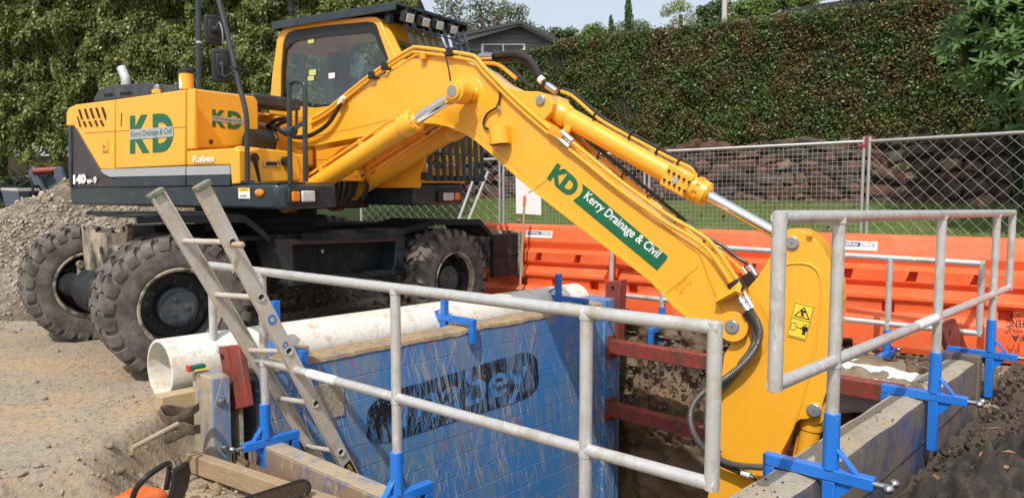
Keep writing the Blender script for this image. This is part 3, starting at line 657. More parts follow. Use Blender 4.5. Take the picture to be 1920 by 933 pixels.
# ---- chainsaw
c = pY(266, 938, pz(262, 905, -.12).y); t = thing('chainsaw', 'orange chainsaw on the ground at the bottom left, mostly cut off by the frame', 'chainsaw', c-Z3*.15)
ax = D2*.95+D1*.05; ax = V((.98,-.16,0)).normalized(); ay = V((.16,.98,0)).normalized()
mb = MB(); prof = [(-.15,-.14),(-.145,.0),(-.11,.035),(-.04,.05),(.05,.045),(.10,.02),(.11,-.14)]
mb.prism([c+ax*a+Z3*b-ay*.09 for a, b in prof], ay*.18); mb.build('motor_housing', m_saw, t, bevel=.025, seg=3)
mb = MB(); hp = [(.02,-.12,.0),(.05,-.12,.10),(.10,-.115,.165),(.115,-.06,.185),(.115,.05,.185),(.09,.11,.14),(.06,.12,.02)]
mb.tube(smooth_path([c+ax*a+ay*b+Z3*z for a, b, z in hp]), .015, 10); mb.build('front_handle', m_plas, t)
mb = MB(); gp = [(.17,-.03),(.215,.05),(.235,.14),(.225,.19),(.205,.20),(.205,.13),(.185,.06),(.13,.0)]
mb.prism([c+ax*a+Z3*b-ay*.06 for a, b in gp], ay*.14); mb.build('hand_guard', m_plas, t, bevel=.008)
mb = MB(); mb.lathe([(0,0),(0,.016),(.006,.016),(.006,0)], c+ax*.03-ay*.092+Z3*.02, -ay, 10); mb.build('fuel_cap', m_plas, t)
for i_ in range(5):
    mb = MB(); mb.obox(c-ax*(.085-.022*i_)-ay*.0905+Z3*.005, ax*.005, ay*.003, Z3*.022); mb.build('cooling_slot', m_blk, t)
mb = MB(); mb.obox(c-ax*.12-ay*.092+Z3*-.01, ax*.018, ay*.002, Z3*.02); mb.build('white_label', m_whit, t)
b0 = pY(455, 950, c.y-.02); b1 = pY(566, 914, c.y+.03); d = (b1-b0).normalized(); up = (Z3-d*Z3.dot(d)).normalized(); sd_ = d.cross(up)
b0 = b0-d*.25; hw = .043
poly = [b0+up*hw, b0-up*hw]+[b1+d*hw*math.sin(a)-up*hw*math.cos(a) for a in [i*math.pi/8 for i in range(9)]]
mb = MB(); mb.prism([p_+sd_*.003 for p_ in poly], -sd_*.006); mb.build('guide_bar', mat('oily_bar', (.06,.045,.035), .4, .3, layers=(((.3,.25,.2), 40, .62, .68, None, .7),)), t)
mb = MB()
pth = [b0+up*hw+(b1-b0)*(i/34) for i in range(35)]+[b1+d*hw*math.sin(a)+up*hw*math.cos(a) for a in [i*math.pi/8 for i in range(1, 9)]]+[b0-up*hw+(b1-b0)*(1-i/34) for i in range(1, 34)]
for i, p_ in enumerate(pth):
    tn = (pth[min(i+1, len(pth)-1)]-pth[max(i-1, 0)]).normalized(); no = tn.cross(sd_)
    mb.obox(p_+no*.002*(1 if i % 2 else -.5), tn*.0075, no*(.007 if i % 2 else .004), sd_*.0045)
mb.build('chain', m_plas, t, smooth=0)
# ---- black geotextile heap and the far bank sheets
def heap(name, label, cat, c, rx, ry, h, m, seed, ax=D1, ay=D2, n=56, amp=.35, kind=None):
    vs = []; fs = []
    for i in range(n+1):
        for j in range(n+1):
            a = i/n*2-1; b = j/n*2-1; r = math.hypot(a, b)
            e = max(0, 1-r**2.4)
            q = c+ax*a*rx+ay*b*ry
            f = noise.noise(V((q.x*3, q.y*3, seed)))+.6*abs(noise.noise(V((q.x*8, q.y*5, seed+3))))*1.5+.35*noise.noise(V((q.x*22, q.y*12, seed)))
            z = gz(q.x, q.y)-.03+(h*e*(.75+amp*f) if e > 0 else 0)
            vs.append(V((q.x, q.y, z)))
    mb = MB(); mb.add(vs, [(i*(n+1)+j, (i+1)*(n+1)+j, (i+1)*(n+1)+j+1, i*(n+1)+j+1) for i in range(n) for j in range(n)])
    return tag(mb.build(name, m, None, smooth=70, loc=c), label, cat)
heap('black_matting', 'crumpled black matting heaped against the right trench wall', 'matting', T(4.2, -.35, -.3), 2.7, .85, .26, m_cloth, 1, n=170, amp=1.1)
heap('black_matting', 'pile of shredded black matting in the bottom right corner', 'matting', T(3.4, .35, -.2), 1.3, .75, .34, m_cloth, 5, n=120, amp=.7)
dv = []; dn = 120
for i in range(dn+1):
    for j in range(50):
        q = T(.4+i*.075, -1.13+j*.06, 0); q.z = gz(q.x, q.y)+.015+.07*abs(noise.noise(V((q.x*5, q.y*5, 3))))+.035*noise.noise(V((q.x*14, q.y*14, 3)))+.02*noise.noise(V((q.x*31, q.y*31, 3))); dv.append(q)
mb = MB(); mb.add(dv, [(i*50+j, (i+1)*50+j, (i+1)*50+j+1, i*50+j+1) for i in range(dn) for j in range(49)])
struct(mb.build('dark_soil', mat('dark_soil', (.065,.048,.036), .95, var=.5, scale=7, bump=1, bscale=30, layers=(((.13,.10,.07), 10, .55, .68, None, .6),)), None, smooth=60))
pts = []; sz = []
for i in range(7000):
    q = T(rs.uniform(1.2, 7.5), rs.uniform(-1.08, .9), 0); pts.append((q.x, q.y, gz(q.x, q.y)+rs.uniform(.0,.12))); sz.append(rs.choice((.004,.006,.009,.013,.024))*rs.uniform(.7,1.3))
o = tag(rock_mass('soil_clods', pts, sz, mat('dark_clod', (.05,.037,.028), .95, var=.5, island=((.03,.022,.017),(.07,.05,.036),(.12,.09,.06))), flat=.7), 'dark clods and litter on the ground beside the right trench wall', 'clods'); o['kind'] = 'stuff'
heap('brown_blanket', 'rumpled brown canvas blanket lying on the far bank beside the barriers', 'blanket', pz(1650, 690, -.12), .30, 1.0, .20, m_canv, 8, n=50, amp=.5)
mb = MB(); vs = []; n = 30
for i in range(n+1):
    for j in range(13):
        if j < 5: q = T(6.60+.03*noise.noise(V((i*.3, j, 9))), -3.0+i*.052, -.50+.04*math.sin(i*.35)+j*.07)
        else: q = T(6.60+(j-4)*.05, -3.0+i*.052, -.20+(j-5)*.012+.02*noise.noise(V((i*.4, j*.5, 2))))
        vs.append(q)
mb.add(vs, [(i*13+j, (i+1)*13+j, (i+1)*13+j+1, i*13+j+1) for i in range(n) for j in range(12)])
o = mb.build('white_sheet', m_sheet, None, smooth=60, loc=T(6.8, -2.3, -.15)); tag(o, 'white plastic sheet draped over the far trench edge under the red strut', 'sheet')
so_ = o.modifiers.new('s', 'SOLIDIFY'); so_.thickness = .006
# fallen leaves
pts = []
for i in range(46):
    if i < 24: q = T(rs.uniform(1.5, 2.4), rs.uniform(-4.0, -2.6), 0)
    else: q = T(rs.uniform(2.6, 5.8), rs.uniform(-.95, .2), 0)
    pts.append(q)
mb = MB()
for i, q in enumerate(pts):
    a = rs.uniform(0, 6.28); s = rs.uniform(.03, .055); x = V((math.cos(a), math.sin(a), rs.uniform(-.3,.3))); y = V((-math.sin(a), math.cos(a), rs.uniform(-.3,.3)))
    q = V((q.x, q.y, gz(q.x, q.y)+ (.012 if i < 24 else .2)))
    mb.add([q-x*s, q-y*s*.5+Z3*.006, q+x*s*1.1, q+y*s*.5+Z3*.008, q+Z3*-.004], [(0,1,4), (1,2,4), (2,3,4), (3,0,4)])
o = mb.build('fallen_leaves', m_leafd, None, loc=T(3, -2, -.2)); tag(o, 'dry brown leaves fallen on the soil and matting round the trench', 'leaves'); o['kind'] = 'stuff'
# ================================================================== EXCAVATOR
EX = thing('wheeled_excavator', 'yellow wheeled excavator with its boom reaching down into the trench', 'excavator', O)
def P(name, mb, m, par=EX, **k): return mb.build(name, m, par, **k)
def poly_w(pts, w_): return [pw(x, y, w_) for x, y in pts]
# ---- wheels
TR = .525
def lug_bm(mb, c, ax, side, ang, ry):
    a = ax.orthogonal(); rdir = (Z3*math.cos(ang)+ax.cross(Z3)*math.sin(ang)).normalized(); tdir = ax.cross(rdir)
    prof = [(-.02,.486,-.01), (-.02,.526,-.01), (.05,.530,.012), (.105,.525,.045), (.130,.502,.055), (.140,.468,.058), (.136,.440,.055), (.118,.435,.050), (.110,.47,.045)]
    hw = .029
    vs = []
    for s in (-1, 1):
        for (w_, r, sk) in prof: vs.append(c+ax*side*w_+rdir*(r/.527*TR)+tdir*(s*hw*(1+.25*(w_ > .09))+sk*1.0))
    n = len(prof)
    mb.add(vs, [list(range(n)), list(range(n, 2*n))[::-1]]+[(i, (i+1) % n, n+(i+1) % n, n+i) for i in range(n)])
def wheel(a, b, out, hub=True, dual=True, steer=0, at=None):
    """b: outer tyre centre"""
    ax = V((.8, -.6, 0))*out
    if steer: ax = Matrix.Rotation(steer, 3, 'Z') @ ax
    c = U(a, b, TR-.005)
    if at: c = pY(*at)-ax*.12
    if at and at[2] < 7: c.z = TR-.01
    mb = MB()   # wheel disc = the rim
    ro = .295
    prof = [(.118,ro),(.122,ro-.006),(.118,ro-.018),(.10,ro-.026),(.055,ro-.035),(.02,ro-.05),(-.07,ro-.06),(-.075,.15),(-.075,.02)]
    mb.lathe([(h, r) for h, r in prof], c, ax, 56)
    w_ = P('wheel', mb, m_rim)
    mb = MB(); mb.lathe([(.108,.286),(.125,.290),(.129,.296),(.134,.300),(.138,.292),(.134,.280),(.122,.272),(.085,.266),(.06,.262)], c, ax, 56); mb.build('rim_flange', m_rimm, w_)
    tyres = [0, -.30] if dual else [0]
    for off in tyres:
        cc = c+ax*off; mb = MB()
        mb.lathe([(.112,.287),(.128,.31),(.133,.35),(.134,.39),(.130,.43),(.118,.47),(.09,.492),(0,.498),(-.09,.492),(-.118,.47),(-.130,.43),(-.134,.39),(-.133,.35),(-.128,.31),(-.112,.287)], cc, ax, 72)
        n = 25
        for k in range(n):
            lug_bm(mb, cc, ax, 1, 2*math.pi*k/n+.1, 0); lug_bm(mb, cc, ax, -1, 2*math.pi*(k+.5)/n+.1, 0)
        mb.build('tyre', m_rub, w_, smooth=28)
        if off:
            mb = MB(); mb.lathe([(.118,ro),(.1,ro-.03),(-.1,ro-.03),(-.118,ro)], cc, ax, 40); mb.build('inner_rim', m_rim, w_)
    mb = MB()
    mb.lathe([(-.10,.150),(.035,.148),(.045,.140),(.052,.128),(.052,.118),(.058,.114),(.058,0)], c, ax, 40); h = mb.build('hub', m_hub, w_)
    mb = MB(); tdir = ax.cross(Z3)
    for k in range(10):
        an = 2*math.pi*k/10; q = c+(Z3*math.cos(an)+tdir*math.sin(an))*.185+ax*-.072; mb.lathe([(0,0),(0,.013),(.03,.013),(.03,.006),(.045,.006),(.045,0)][1:], q, ax, 6)
    for k in range(3):
        if at and at[0] == 171: break
        an = 2*math.pi*k/3+.4; q = c+(Z3*math.cos(an)+tdir*math.sin(an))*.062+ax*.056; mb.lathe([(0,.022),(.008,.02),(.012,.01),(.013,0)], q, ax, 12)
    q = c-Z3*.088+tdir*.02+ax*.056; mb.lathe([(0,.018),(.006,.018),(.006,.008),(.002,.006),(.002,0)], q, ax, 12)
    mb.build('hub_bolts', m_hub, w_, kind='stuff'); return w_
p = pz(333, 573, TR); print('wheel near', p, 'b', p.x*.8-p.y*.6, 'a', p.x*.6+p.y*.8)
WB = -5.36
WN = wheel(3.04, WB-.13, 1, steer=rad(-16), at=(340,583,5.5)); wheel(6.12, WB-.13, 1, at=(853,525,7.8))
# far side: we see the inner faces (axle side)
wheel(3.02, -7.26, 1, dual=True, steer=rad(-16), at=(171,540,6.85))
wheel(6.12, -7.40, 1, dual=False); wheel(6.12, -7.72, 1, dual=False)
# ---- undercarriage
mb = MB()
mb.obox(U(4.75, -6.55, .78), V((.6,.8,0))*1.35, V((.8,-.6,0))*.42, Z3*.22); P('chassis_frame', mb, m_dark, bevel=.02)
for a in (3.04, 6.12):
    mb = MB(); mb.tube([U(a, -7.6, TR), U(a, -7.0, TR), U(a, -6.75, TR), U(a, -6.3, TR), U(a, -6.0, TR), U(a, -5.6, TR)], [.10,.11,.2,.2,.11,.12], 20); P('axle', mb, m_dark)
mb = MB(); mb.cyl(U(4.55,-6.6,.98), U(4.55,-6.6,1.22), .58, 40); mb.lathe([(0,.68),(.05,.68),(.05,.5)], U(4.55,-6.6,1.06), Z3, 40); P('turntable', mb, m_dark)
# side step box traced on its own plane
bb = -5.42
mbp = [pb(x, y, bb) for x, y in ((514,448),(762,441),(757,500),(745,517),(560,531),(535,520))]
mbi = [pb(x, y, bb) for x, y in ((549,459),(744,452),(740,498),(733,508),(560,516),(552,508))]
mb = MB(); mb.ring(mbp, mbi, V((-.8,.6,0))*.30); o = P('step_box', mb, m_char, bevel=.012, seg=3)
mb = MB(); mb.prism([q+V((-.8,.6,0))*.20 for q in mbi], V((-.8,.6,0))*.02); P('step_back', mb, m_dark)
mb = MB(); q = pb(629, 473, bb); mb.obox(q+V((-.8,.6,0))*.195, V((.6,.8,0))*.045, V((.8,-.6,0))*.006, Z3*.075); P('latch_plate', mb, m_dark, bevel=.004)
mb = MB(); mb.lathe([(0,.02),(.01,.018),(.015,0)], q+V((-.8,.6,0))*.188, V((.8,-.6,0)), 14); P('lock', mb, m_ste)
mb = MB(); mb.bar(U(4.0,-5.5,.58), U(5.6,-5.5,.56), .3, .05); mb.bar(U(3.55,-5.62,.98), U(5.75,-5.62,.96), .36, .04); P('side_member', mb, m_dark, bevel=.008)
# mudguards: bent plates traced at their outer edge
def guard(pts, b, wdt, th=.018, flange=.06):
    top = [pb(x, y, b) for x, y in pts]; back = V((-.8,.6,0))*wdt
    mb = MB(); n = len(top); vs = [q for q in top]+[q+back for q in top]+[q-Z3*th for q in top]+[q+back-Z3*th for q in top]
    f = []
    for i in range(n-1): f += [(i, i+1, n+i+1, n+i), (2*n+i, 3*n+i, 3*n+i+1, 2*n+i+1), (i, 2*n+i, 2*n+i+1, i+1), (n+i, n+i+1, 3*n+i+1, 3*n+i)]
    f += [(0, n, 3*n, 2*n), (n-1, 3*n-1, 4*n-1, 2*n-1)]
    mb.add(vs, f)
    for i in range(n-1): mb.obox((top[i]+top[i+1])/2-Z3*(flange/2), (top[i+1]-top[i])/2, V((.8,-.6,0))*.006, Z3*flange/2)
    P('mudguard', mb, m_dark, smooth=20)
guard([(256,404),(300,402),(458,403),(486,425),(503,441)], -5.38, .62)
guard([(565,437),(716,437),(742,432),(815,411),(900,411),(916,430),(924,441)], -5.38, .62)
mb = MB(); mb.bar(pb(190,400,-6.0), pb(420,399,-6.0), .5, .03); mb.bar(U(3.15,-6.2,1.0), U(3.6,-6.2,1.0), .5, .16); P('deck_plate', mb, m_dark, bevel=.006)
# mud covered bracket with ears between the front wheels
pp = [(152,420),(160,424),(168,434),(176,437),(222,437),(228,425),(236,419),(240,428),(236,455),(232,560),(168,548),(159,520)]
aa = V((.6,.8,0)); 
def pa_(x, y, a): return hit(x, y, aa, aa*a)
pl = [pa_(x, y, 2.95) for x, y in pp]; mb = MB(); mb.prism(pl, aa*.05); o = P('support_bracket', mb, m_mudp, bevel=.004)
for (x, y, r) in ((158,427,.02), (232,430,.022)):
    mb = MB(); mb.lathe([(0,r),(.003,r*.9),(.003,0)], pa_(x, y, 2.948), -aa, 14); mb.build('pin_hole', m_blk, o)
q = pa_(190, 469, 2.947); mb = MB(); mb.obox(q, V((.8,-.6,0))*.028, aa*.002, Z3*.028); mb.build('slot', m_blk, o)
mb = MB()
q = pa_(150, 520, 3.0); mb.tube([q+Z3*.12, q, q-Z3*.1+V((.06,0,0)), q-Z3*.14+V((.14,0,0))], .022, 8); mb.cyl(q+Z3*.12, q+Z3*.12+V((.05,-.05,0)), .03, 10); mb.obox(q+V((.1,.1,-.02)), V((.07,0,0)), V((0,.05,0)), Z3*.05)
P('steering_link', mb, m_mudp)
# rear dozer blade
ab = 7.36
mb = MB()
bl = [(a_, .28+(z_-.1)*.655) for a_, z_ in [(0,1.0),(.06,.98),(.05,.75),(.03,.5),(.06,.25),(.16,.12),(.10,.10),(.0,.2),(-.03,.5),(-.02,.9)]]
mb.prism([U(ab+a, -5.38, z) for a, z in bl], V((-.8,.6,0))*2.45); P('dozer_blade', mb, m_mudp, smooth=60)
mb = MB(); mb.obox(U(7.10,-5.44,.60), aa*.24, V((.8,-.6,0))*.03, Z3*.25); P('blade_side_plate', mb, m_dark, bevel=.01)
mb = MB(); mb.obox(U(6.83,-6.3,.5), aa*.2, V((.8,-.6,0))*.12, Z3*.1); P('blade_arm', mb, m_dark, bevel=.01)
mb = MB(); mb.bar(U(6.88,-5.405,.62), U(7.33,-5.405,.60), .02, .02); P('blade_rib', mb, m_dark)

# ---- upper body -----------------------------------------------------------
W0 = -1.25
# platform skirt
poly = [M(-1.72,-1.22,1.22), M(1.36,-1.25,1.22), M(1.43,-1.15,1.22), M(1.43,-.66,1.22), M(.6,-.45,1.22), M(.6,.35,1.22), M(1.40,.40,1.22), M(1.40,1.18,1.22), M(1.34,1.27,1.22), M(-1.7,1.27,1.22)]
mb = MB(); mb.prism(poly, Z3*.20); P('platform', mb, m_char, bevel=.025, seg=3)
mb = MB(); mb.prism([M(s, w_, 1.424) for s, w_ in ((.92,-1.235),(1.38,-1.235),(1.41,-.68),(.92,-.60))], Z3*.01); P('step_plate', mb, mat('grip_plate', (.05,.05,.05), .7, bump=1, bscale=120), smooth=0)
mb = MB(); mb.obox(M(.3, 0, 1.33), C*.5, L*.42, Z3*.14); P('boom_mount', mb, m_plas, bevel=.02)
# dark lower side + counterweight on the near side
cw = [(126,237),(139,236),(160,272),(188,319),(196,328),(206,332),(431,328),(431,348),(129,351)]
mb = MB(); mb.prism(poly_w(cw, W0+.012), L*.10); P('counterweight_side', mb, m_cwt, bevel=.008)
mb = MB(); mb.prism(poly_w([(126,237),(132,237),(134,351),(129,351)], W0-.004), L*.12); P('counterweight_edge', mb, m_char, bevel=.008)
mb = MB(); mb.obox(M(-1.60, .0, 1.62), C*.16, L*1.22, Z3*.39); P('counterweight', mb, m_char, bevel=.06, seg=4)
# silver stripe
mb = MB(); mb.prism(poly_w([(187,318),(347,312),(347,329),(206,332),(195,327)], W0-.004), L*.05); P('stripe', mb, m_silv, bevel=.003)
mb = MB(); mb.prism(poly_w([(349.5,312),(429,310),(431,327),(349.5,329)], W0-.004), L*.05); P('stripe', mb, m_silv, bevel=.003)
mb = MB(); mb.prism(poly_w([(349.5,330),(431,328),(431,348),(349.5,348)], W0-.006), L*.05); P('lower_panel', mb, m_char, bevel=.003)
mb = MB(); mb.prism(poly_w([(215.5,333),(347.5,330),(347.5,348),(215.5,350)], W0-.002), L*.05); P('lower_panel', mb, m_char, bevel=.003)
# yellow hood doors, traced on the side plane
top = lambda x: 201-(x-129)*.155
dr = [(137,199),(141,196),(214.5,187),(214.5,317),(190,318),(186,314),(146,246),(137,234)]
# rear door with louvre openings
t2 = P('rear_door', MB().prism(poly_w(dr, W0-.004), L*.04), m_yel, bevel=.010, seg=3)
loc_ = [((147,205),(150.5,205),(156.5,224),(153,224)), ((158,204),(161.5,204),(168,223),(164,223)), ((168,203),(172,203),(178.5,222),(174.5,222)), ((179,202),(183,202),(189.5,221),(185.5,221)), ((190,201),(194,201),(200,217),(198.5,226)),
        ((145,218),(147,219),(153,238),(150,238)), ((155.5,228),(159.5,227.5),(163.5,238),(160,238)), ((166,228),(170,227),(174.5,237.5),(171,237.5)), ((177,226),(181,225.5),(185,237),(181.5,237)), ((187,225.5),(191,225),(196.5,236),(193,237))]
m_louv = mat('dark_red_brown_recess', (.035,.008,.004), .8)
for q4 in loc_:
    mb = MB(); mb.prism([q+L*-.0055 for q in poly_w(q4, W0-.004)], L*.002); mb.build('louvre', m_louv, t2, smooth=0)
mb = MB(); mb.prism(poly_w([(216.5,186.5),(346.5,168),(346.5,310),(216.5,316)], W0-.004), L*.04); t3 = P('side_door', mb, m_yel, bevel=.010, seg=3)
mb = MB(); mb.bar(pw(157,249,W0-.006), pw(346,237.5,W0-.006), .006, .006); P('crease', mb, m_yel2)
mb = MB(); mb.bar(pw(228,212,W0-.006), pw(227,237,W0-.006), .004, .010, C); mb.build('slit', m_louv, t3)
def latch(px, py, w_=.075, h_=.085):
    q = pw(px, py, W0-.006); mb = MB(); mb.obox(q, C*w_, L*.006, Z3*h_); o = P('latch_recess', mb, m_yel2, bevel=.006)
    mb = MB(); mb.obox(q-L*.008, C*w_*.72, L*.004, Z3*h_*.72); mb.build('latch_plate', m_yel, o, bevel=.004)
    mb = MB(); mb.lathe([(0,.014),(.008,.014),(.010,0)], q-L*.012, -L, 14); mb.build('lock', m_ste, o)
latch(197.5, 274, .055, .06)
mb = MB(); q = pw(211, 276, W0-.007); mb.obox(q, C*.014, L*.001, Z3*.05); P('warning_sticker', mb, m_ywarn)
# rear edge corner piece
mb = MB(); mb.prism(poly_w([(124,212),(128,202),(137,198),(137,236),(124,236)], W0), L*.1); P('corner_cap', mb, m_yel, bevel=.012, seg=3)
# hood body (roof and front face)
zt_r = pw(140,197,W0).z; zt_f = pw(350,167,W0).z
s_r = -1.66; s_f = .25
def zs(s): return zt_r+(zt_f-zt_r)*(s-s_r)/(s_f-s_r)-.012
mb = MB()
vs = [M(s_r,-1.225,1.42), M(s_f-.03,-1.225,1.42), M(s_f-.03,-1.215,zs(s_f)), M(s_r,-1.215,zs(s_r)),
      M(s_r,1.2,1.42), M(s_f-.03,-.50,1.42), M(s_f-.03,-.50,zs(s_f)-.0), M(s_r,1.2,zs(s_r))]
mb.add([M(s_r,-1.215,1.42), M(s_f-.03,-1.215,1.42), M(s_f-.03,-.5,1.42), M(-.6,-.5,1.42), M(-.6,1.2,1.42), M(s_r,1.2,1.42),
        M(s_r,-1.205,zs(s_r)), M(s_f-.03,-1.205,zs(s_f)), M(s_f-.03,-.5,zs(s_f)), M(-.6,-.5,zs(-.6)), M(-.6,1.2,zs(-.6)), M(s_r,1.2,zs(s_r))],
       [(0,1,2,3,4,5), (6,7,8,9,10,11)]+[(i, (i+1) % 6, 6+(i+1) % 6, 6+i) for i in range(6)])
P('engine_hood', mb, m_yel, bevel=.03, seg=4)
mb = MB(); mb.prism(poly_w([(349.5,170),(353,166.5),(364,166),(364,279),(349.5,281)], W0-.004), L*.04); P('hood_corner', mb, m_yel, bevel=.012, seg=3)
ff = [ps(x, y, s_f) for x, y in ((363,166),(478,181),(484,190),(486,271),(363,280))]
mb = MB(); mb.prism(ff, -C*.04); P('hood_front', mb, m_yel, bevel=.015, seg=3)
mb = MB(); q = ps(396, 266, s_f+.004); mb.lathe([(0,.022),(.004,.02),(.004,0)], q, C, 16); P('plug', mb, mat('brown_plug', (.12,.05,.02), .6))
mb = MB(); mb.bar(ps(403,184,s_f+.003), ps(420,271,s_f+.003), .003, .004, C); 
# small top items
hz = zs(-.8)
hp = [(176,188),(179,178),(186,168),(212,160),(270,155),(322,160),(342,164),(342,172),(176,190)]
mb = MB(); mb.prism(poly_w(hp, -1.02), L*1.2); P('hood_bulge', mb, m_hoodp, bevel=.035, seg=4)
for x in (196,200,204,208,226,230,235,239,243):
    mb = MB(); mb.obox(pw(x, 178.5-(x-196)*.09, -1.027), C*.010, L*.003, Z3*.014); P('vent_slot', mb, m_blk)
q = M(-1.25, -.75, hz); q = pw(236, 158, -.75)
mb = MB(); mb.tube(smooth_path([q-Z3*.05, q+Z3*.04, q+Z3*.09-C*.02, q+Z3*.17-C*.07]), [.045]*19, 18, cap=False); o = P('exhaust', mb, m_galv); o.modifiers.new('s', 'SOLIDIFY').thickness = .004
q = pw(298, 176, -1.0); mb = MB(); mb.cyl(q, q+Z3*.035, .062, 24); P('filler_neck', mb, m_yel); mb = MB(); mb.cyl(q+Z3*.035, q+Z3*.08, .045, 24); P('filler_cap', mb, m_ste, bevel=.006)
q = pw(350, 168, -1.0); mb = MB(); mb.cyl(q, q+Z3*.14, .062, 28); P('prefilter', mb, m_yel); mb = MB(); mb.lathe([(.14,.064),(.17,.064),(.18,.055),(.18,.02),(.20,.018),(.24,.012),(.24,0)], q, Z3, 28); P('prefilter_cap', mb, m_plas)
mb = MB(); lb = [(a, b) for a in (0,1) for b in (0,1)]
for k_, (z0, z1, m) in enumerate(((.01,.115,m_whit), (.085,.115,m_ywarn))):
    mb = MB(); vs = []
    for i in range(7):
        an = math.radians(-150+i*13); d_ = C*math.cos(an)+L*math.sin(an)
        for z in (z0, z1): vs.append(q+d_*(.063+.0006*k_)+Z3*z)
    mb.add(vs, [(i*2, i*2+2, i*2+3, i*2+1) for i in range(6)]); P('filter_label', mb, m)
mb = MB(); mb.obox(M(.10,-.22,2.22), C*.12, L*.30, Z3*.06); P('rear_cover', mb, m_hoodp, bevel=.03, seg=3)
mb = MB(); mb.obox(M(.05,.0,1.85), C*.15, L*.25, Z3*.25); P('inner_tank', mb, m_yel2, bevel=.03, seg=3)
mb = MB(); mb.lathe([(-.1,0),(-.1,.12),(.0,.13),(.1,.12),(.1,.0)], M(.42,-.62,1.80), L, 24); P('blower_housing', mb, m_plas)
# toolbox in front of the hood
tb = [(349.5,283),(360,281.5),(440,278),(447,283),(452,300),(456,340),(448,346),(433,346),(430,308),(425,305),(349.5,309)]
mb = MB(); mb.prism(poly_w([(349.5,283),(440,277.5),(447,281),(449,344),(434,346),(431,309),(349.5,310)], W0-.004), L*.2); P('toolbox_side', mb, m_yel, bevel=.012, seg=3)
mb = MB(); mb.obox(M(.57,-.82,1.56), C*.30, L*.38, Z3*.13); P('toolbox', mb, m_yel, bevel=.02, seg=3)
ft = [ps(x, y, .9) for x, y in ((446,276),(452,273.5),(548,284),(558,289),(563,318),(564,339),(470,345),(448,345))]
mb = MB(); mb.prism(ft, -C*.06); P('toolbox_door', mb, m_yel, bevel=.015, seg=3)
q = ps(509, 307, .905); mb = MB(); mb.obox(q, C*.004, L*.085, Z3*.030); o = P('door_handle', mb, m_ste, bevel=.012, seg=3)
mb = MB(); mb.obox(q+C*.004, C*.003, L*.06, Z3*.017); mb.build('handle_recess', m_blk, o, bevel=.008)
for (x0, y0, x1, y1) in ((476,296,486,340), (537,302,545,320)):
    mb = MB(); a_ = ps(x0, y0, .93); b_ = ps(x1, y1, .93); mb.tube([a_, (a_+b_)/2, b_], [.028,.02,.016], 10); mb.cyl(a_-C*.04, a_+C*.02, .04, 14); P('rubber_latch', mb, m_plas)
# lights on the near front corner
def lights(cx0, cy0, cx1, cy1, s, flip=False):
    a_ = ps(cx0, cy0, s); b_ = ps(cx1, cy1, s); zc = (a_.z+b_.z)/2; hh = (a_.z-b_.z)/2; wc = (a_+b_)/2; wc.z = zc; hw = (V((b_.x, b_.y, 0))-V((a_.x, a_.y, 0))).length/2
    mb = MB(); mb.obox(wc+C*.012, C*.025, L*hw, Z3*hh); o = P('light_housing', mb, m_plas, bevel=.014, seg=3)
    sg = -1 if flip else 1
    mb = MB(); mb.obox(wc+C*.038-L*sg*hw*.60, C*.010, L*hw*.24, Z3*hh*.62); mb.build('indicator_lens', m_amber, o, bevel=.008, seg=3)
    mb = MB(); mb.obox(wc+C*.038+L*sg*hw*.20, C*.012, L*hw*.44, Z3*hh*.70); mb.build('headlight_lens', m_lamp, o, bevel=.010, seg=3)
lights(536, 353, 594, 382, 1.43)
lights(818, 358, 860, 378, 1.40, True)
q = pw(487, 361, W0-.004); mb = MB(); mb.lathe([(0,.050),(.012,.046),(.018,.03),(.02,0)], q, -L, 24); 
for i, v_ in enumerate(mb.v): mb.v[i] = V((v_.x, v_.y, q.z+(v_.z-q.z)*.62))
P('side_reflector', mb, m_amber)
a_ = pw(447, 372, W0-.008); b_ = pw(468, 352, W0-.008)
mb = MB(); mb.prism([a_, V((b_.x,b_.y,a_.z)), b_, V((a_.x,a_.y,b_.z))], L*.004); o = P('caution_sticker', mb, m_whit, smooth=0)
mb = MB(); mb.prism([V((a_.x,a_.y,b_.z-.028))-L*.001, V((b_.x,b_.y,b_.z-.028))-L*.001, b_-L*.001, V((a_.x,a_.y,b_.z))-L*.001], L*.002); mb.build('sticker_band', m_ywarn, o, smooth=0)
text('CAUTION', m_blk, o, V((a_.x,a_.y,b_.z-.022))-L*.003+C*.02, (V((b_.x,b_.y,0))-V((a_.x,a_.y,0)))*.7, Z3*.015, 'sticker_lettering')
text('XPE', m_green, o, V((a_.x,a_.y,a_.z+.012))-L*.003+C*.02, (V((b_.x,b_.y,0))-V((a_.x,a_.y,0)))*.6, Z3*.018, 'sticker_lettering')
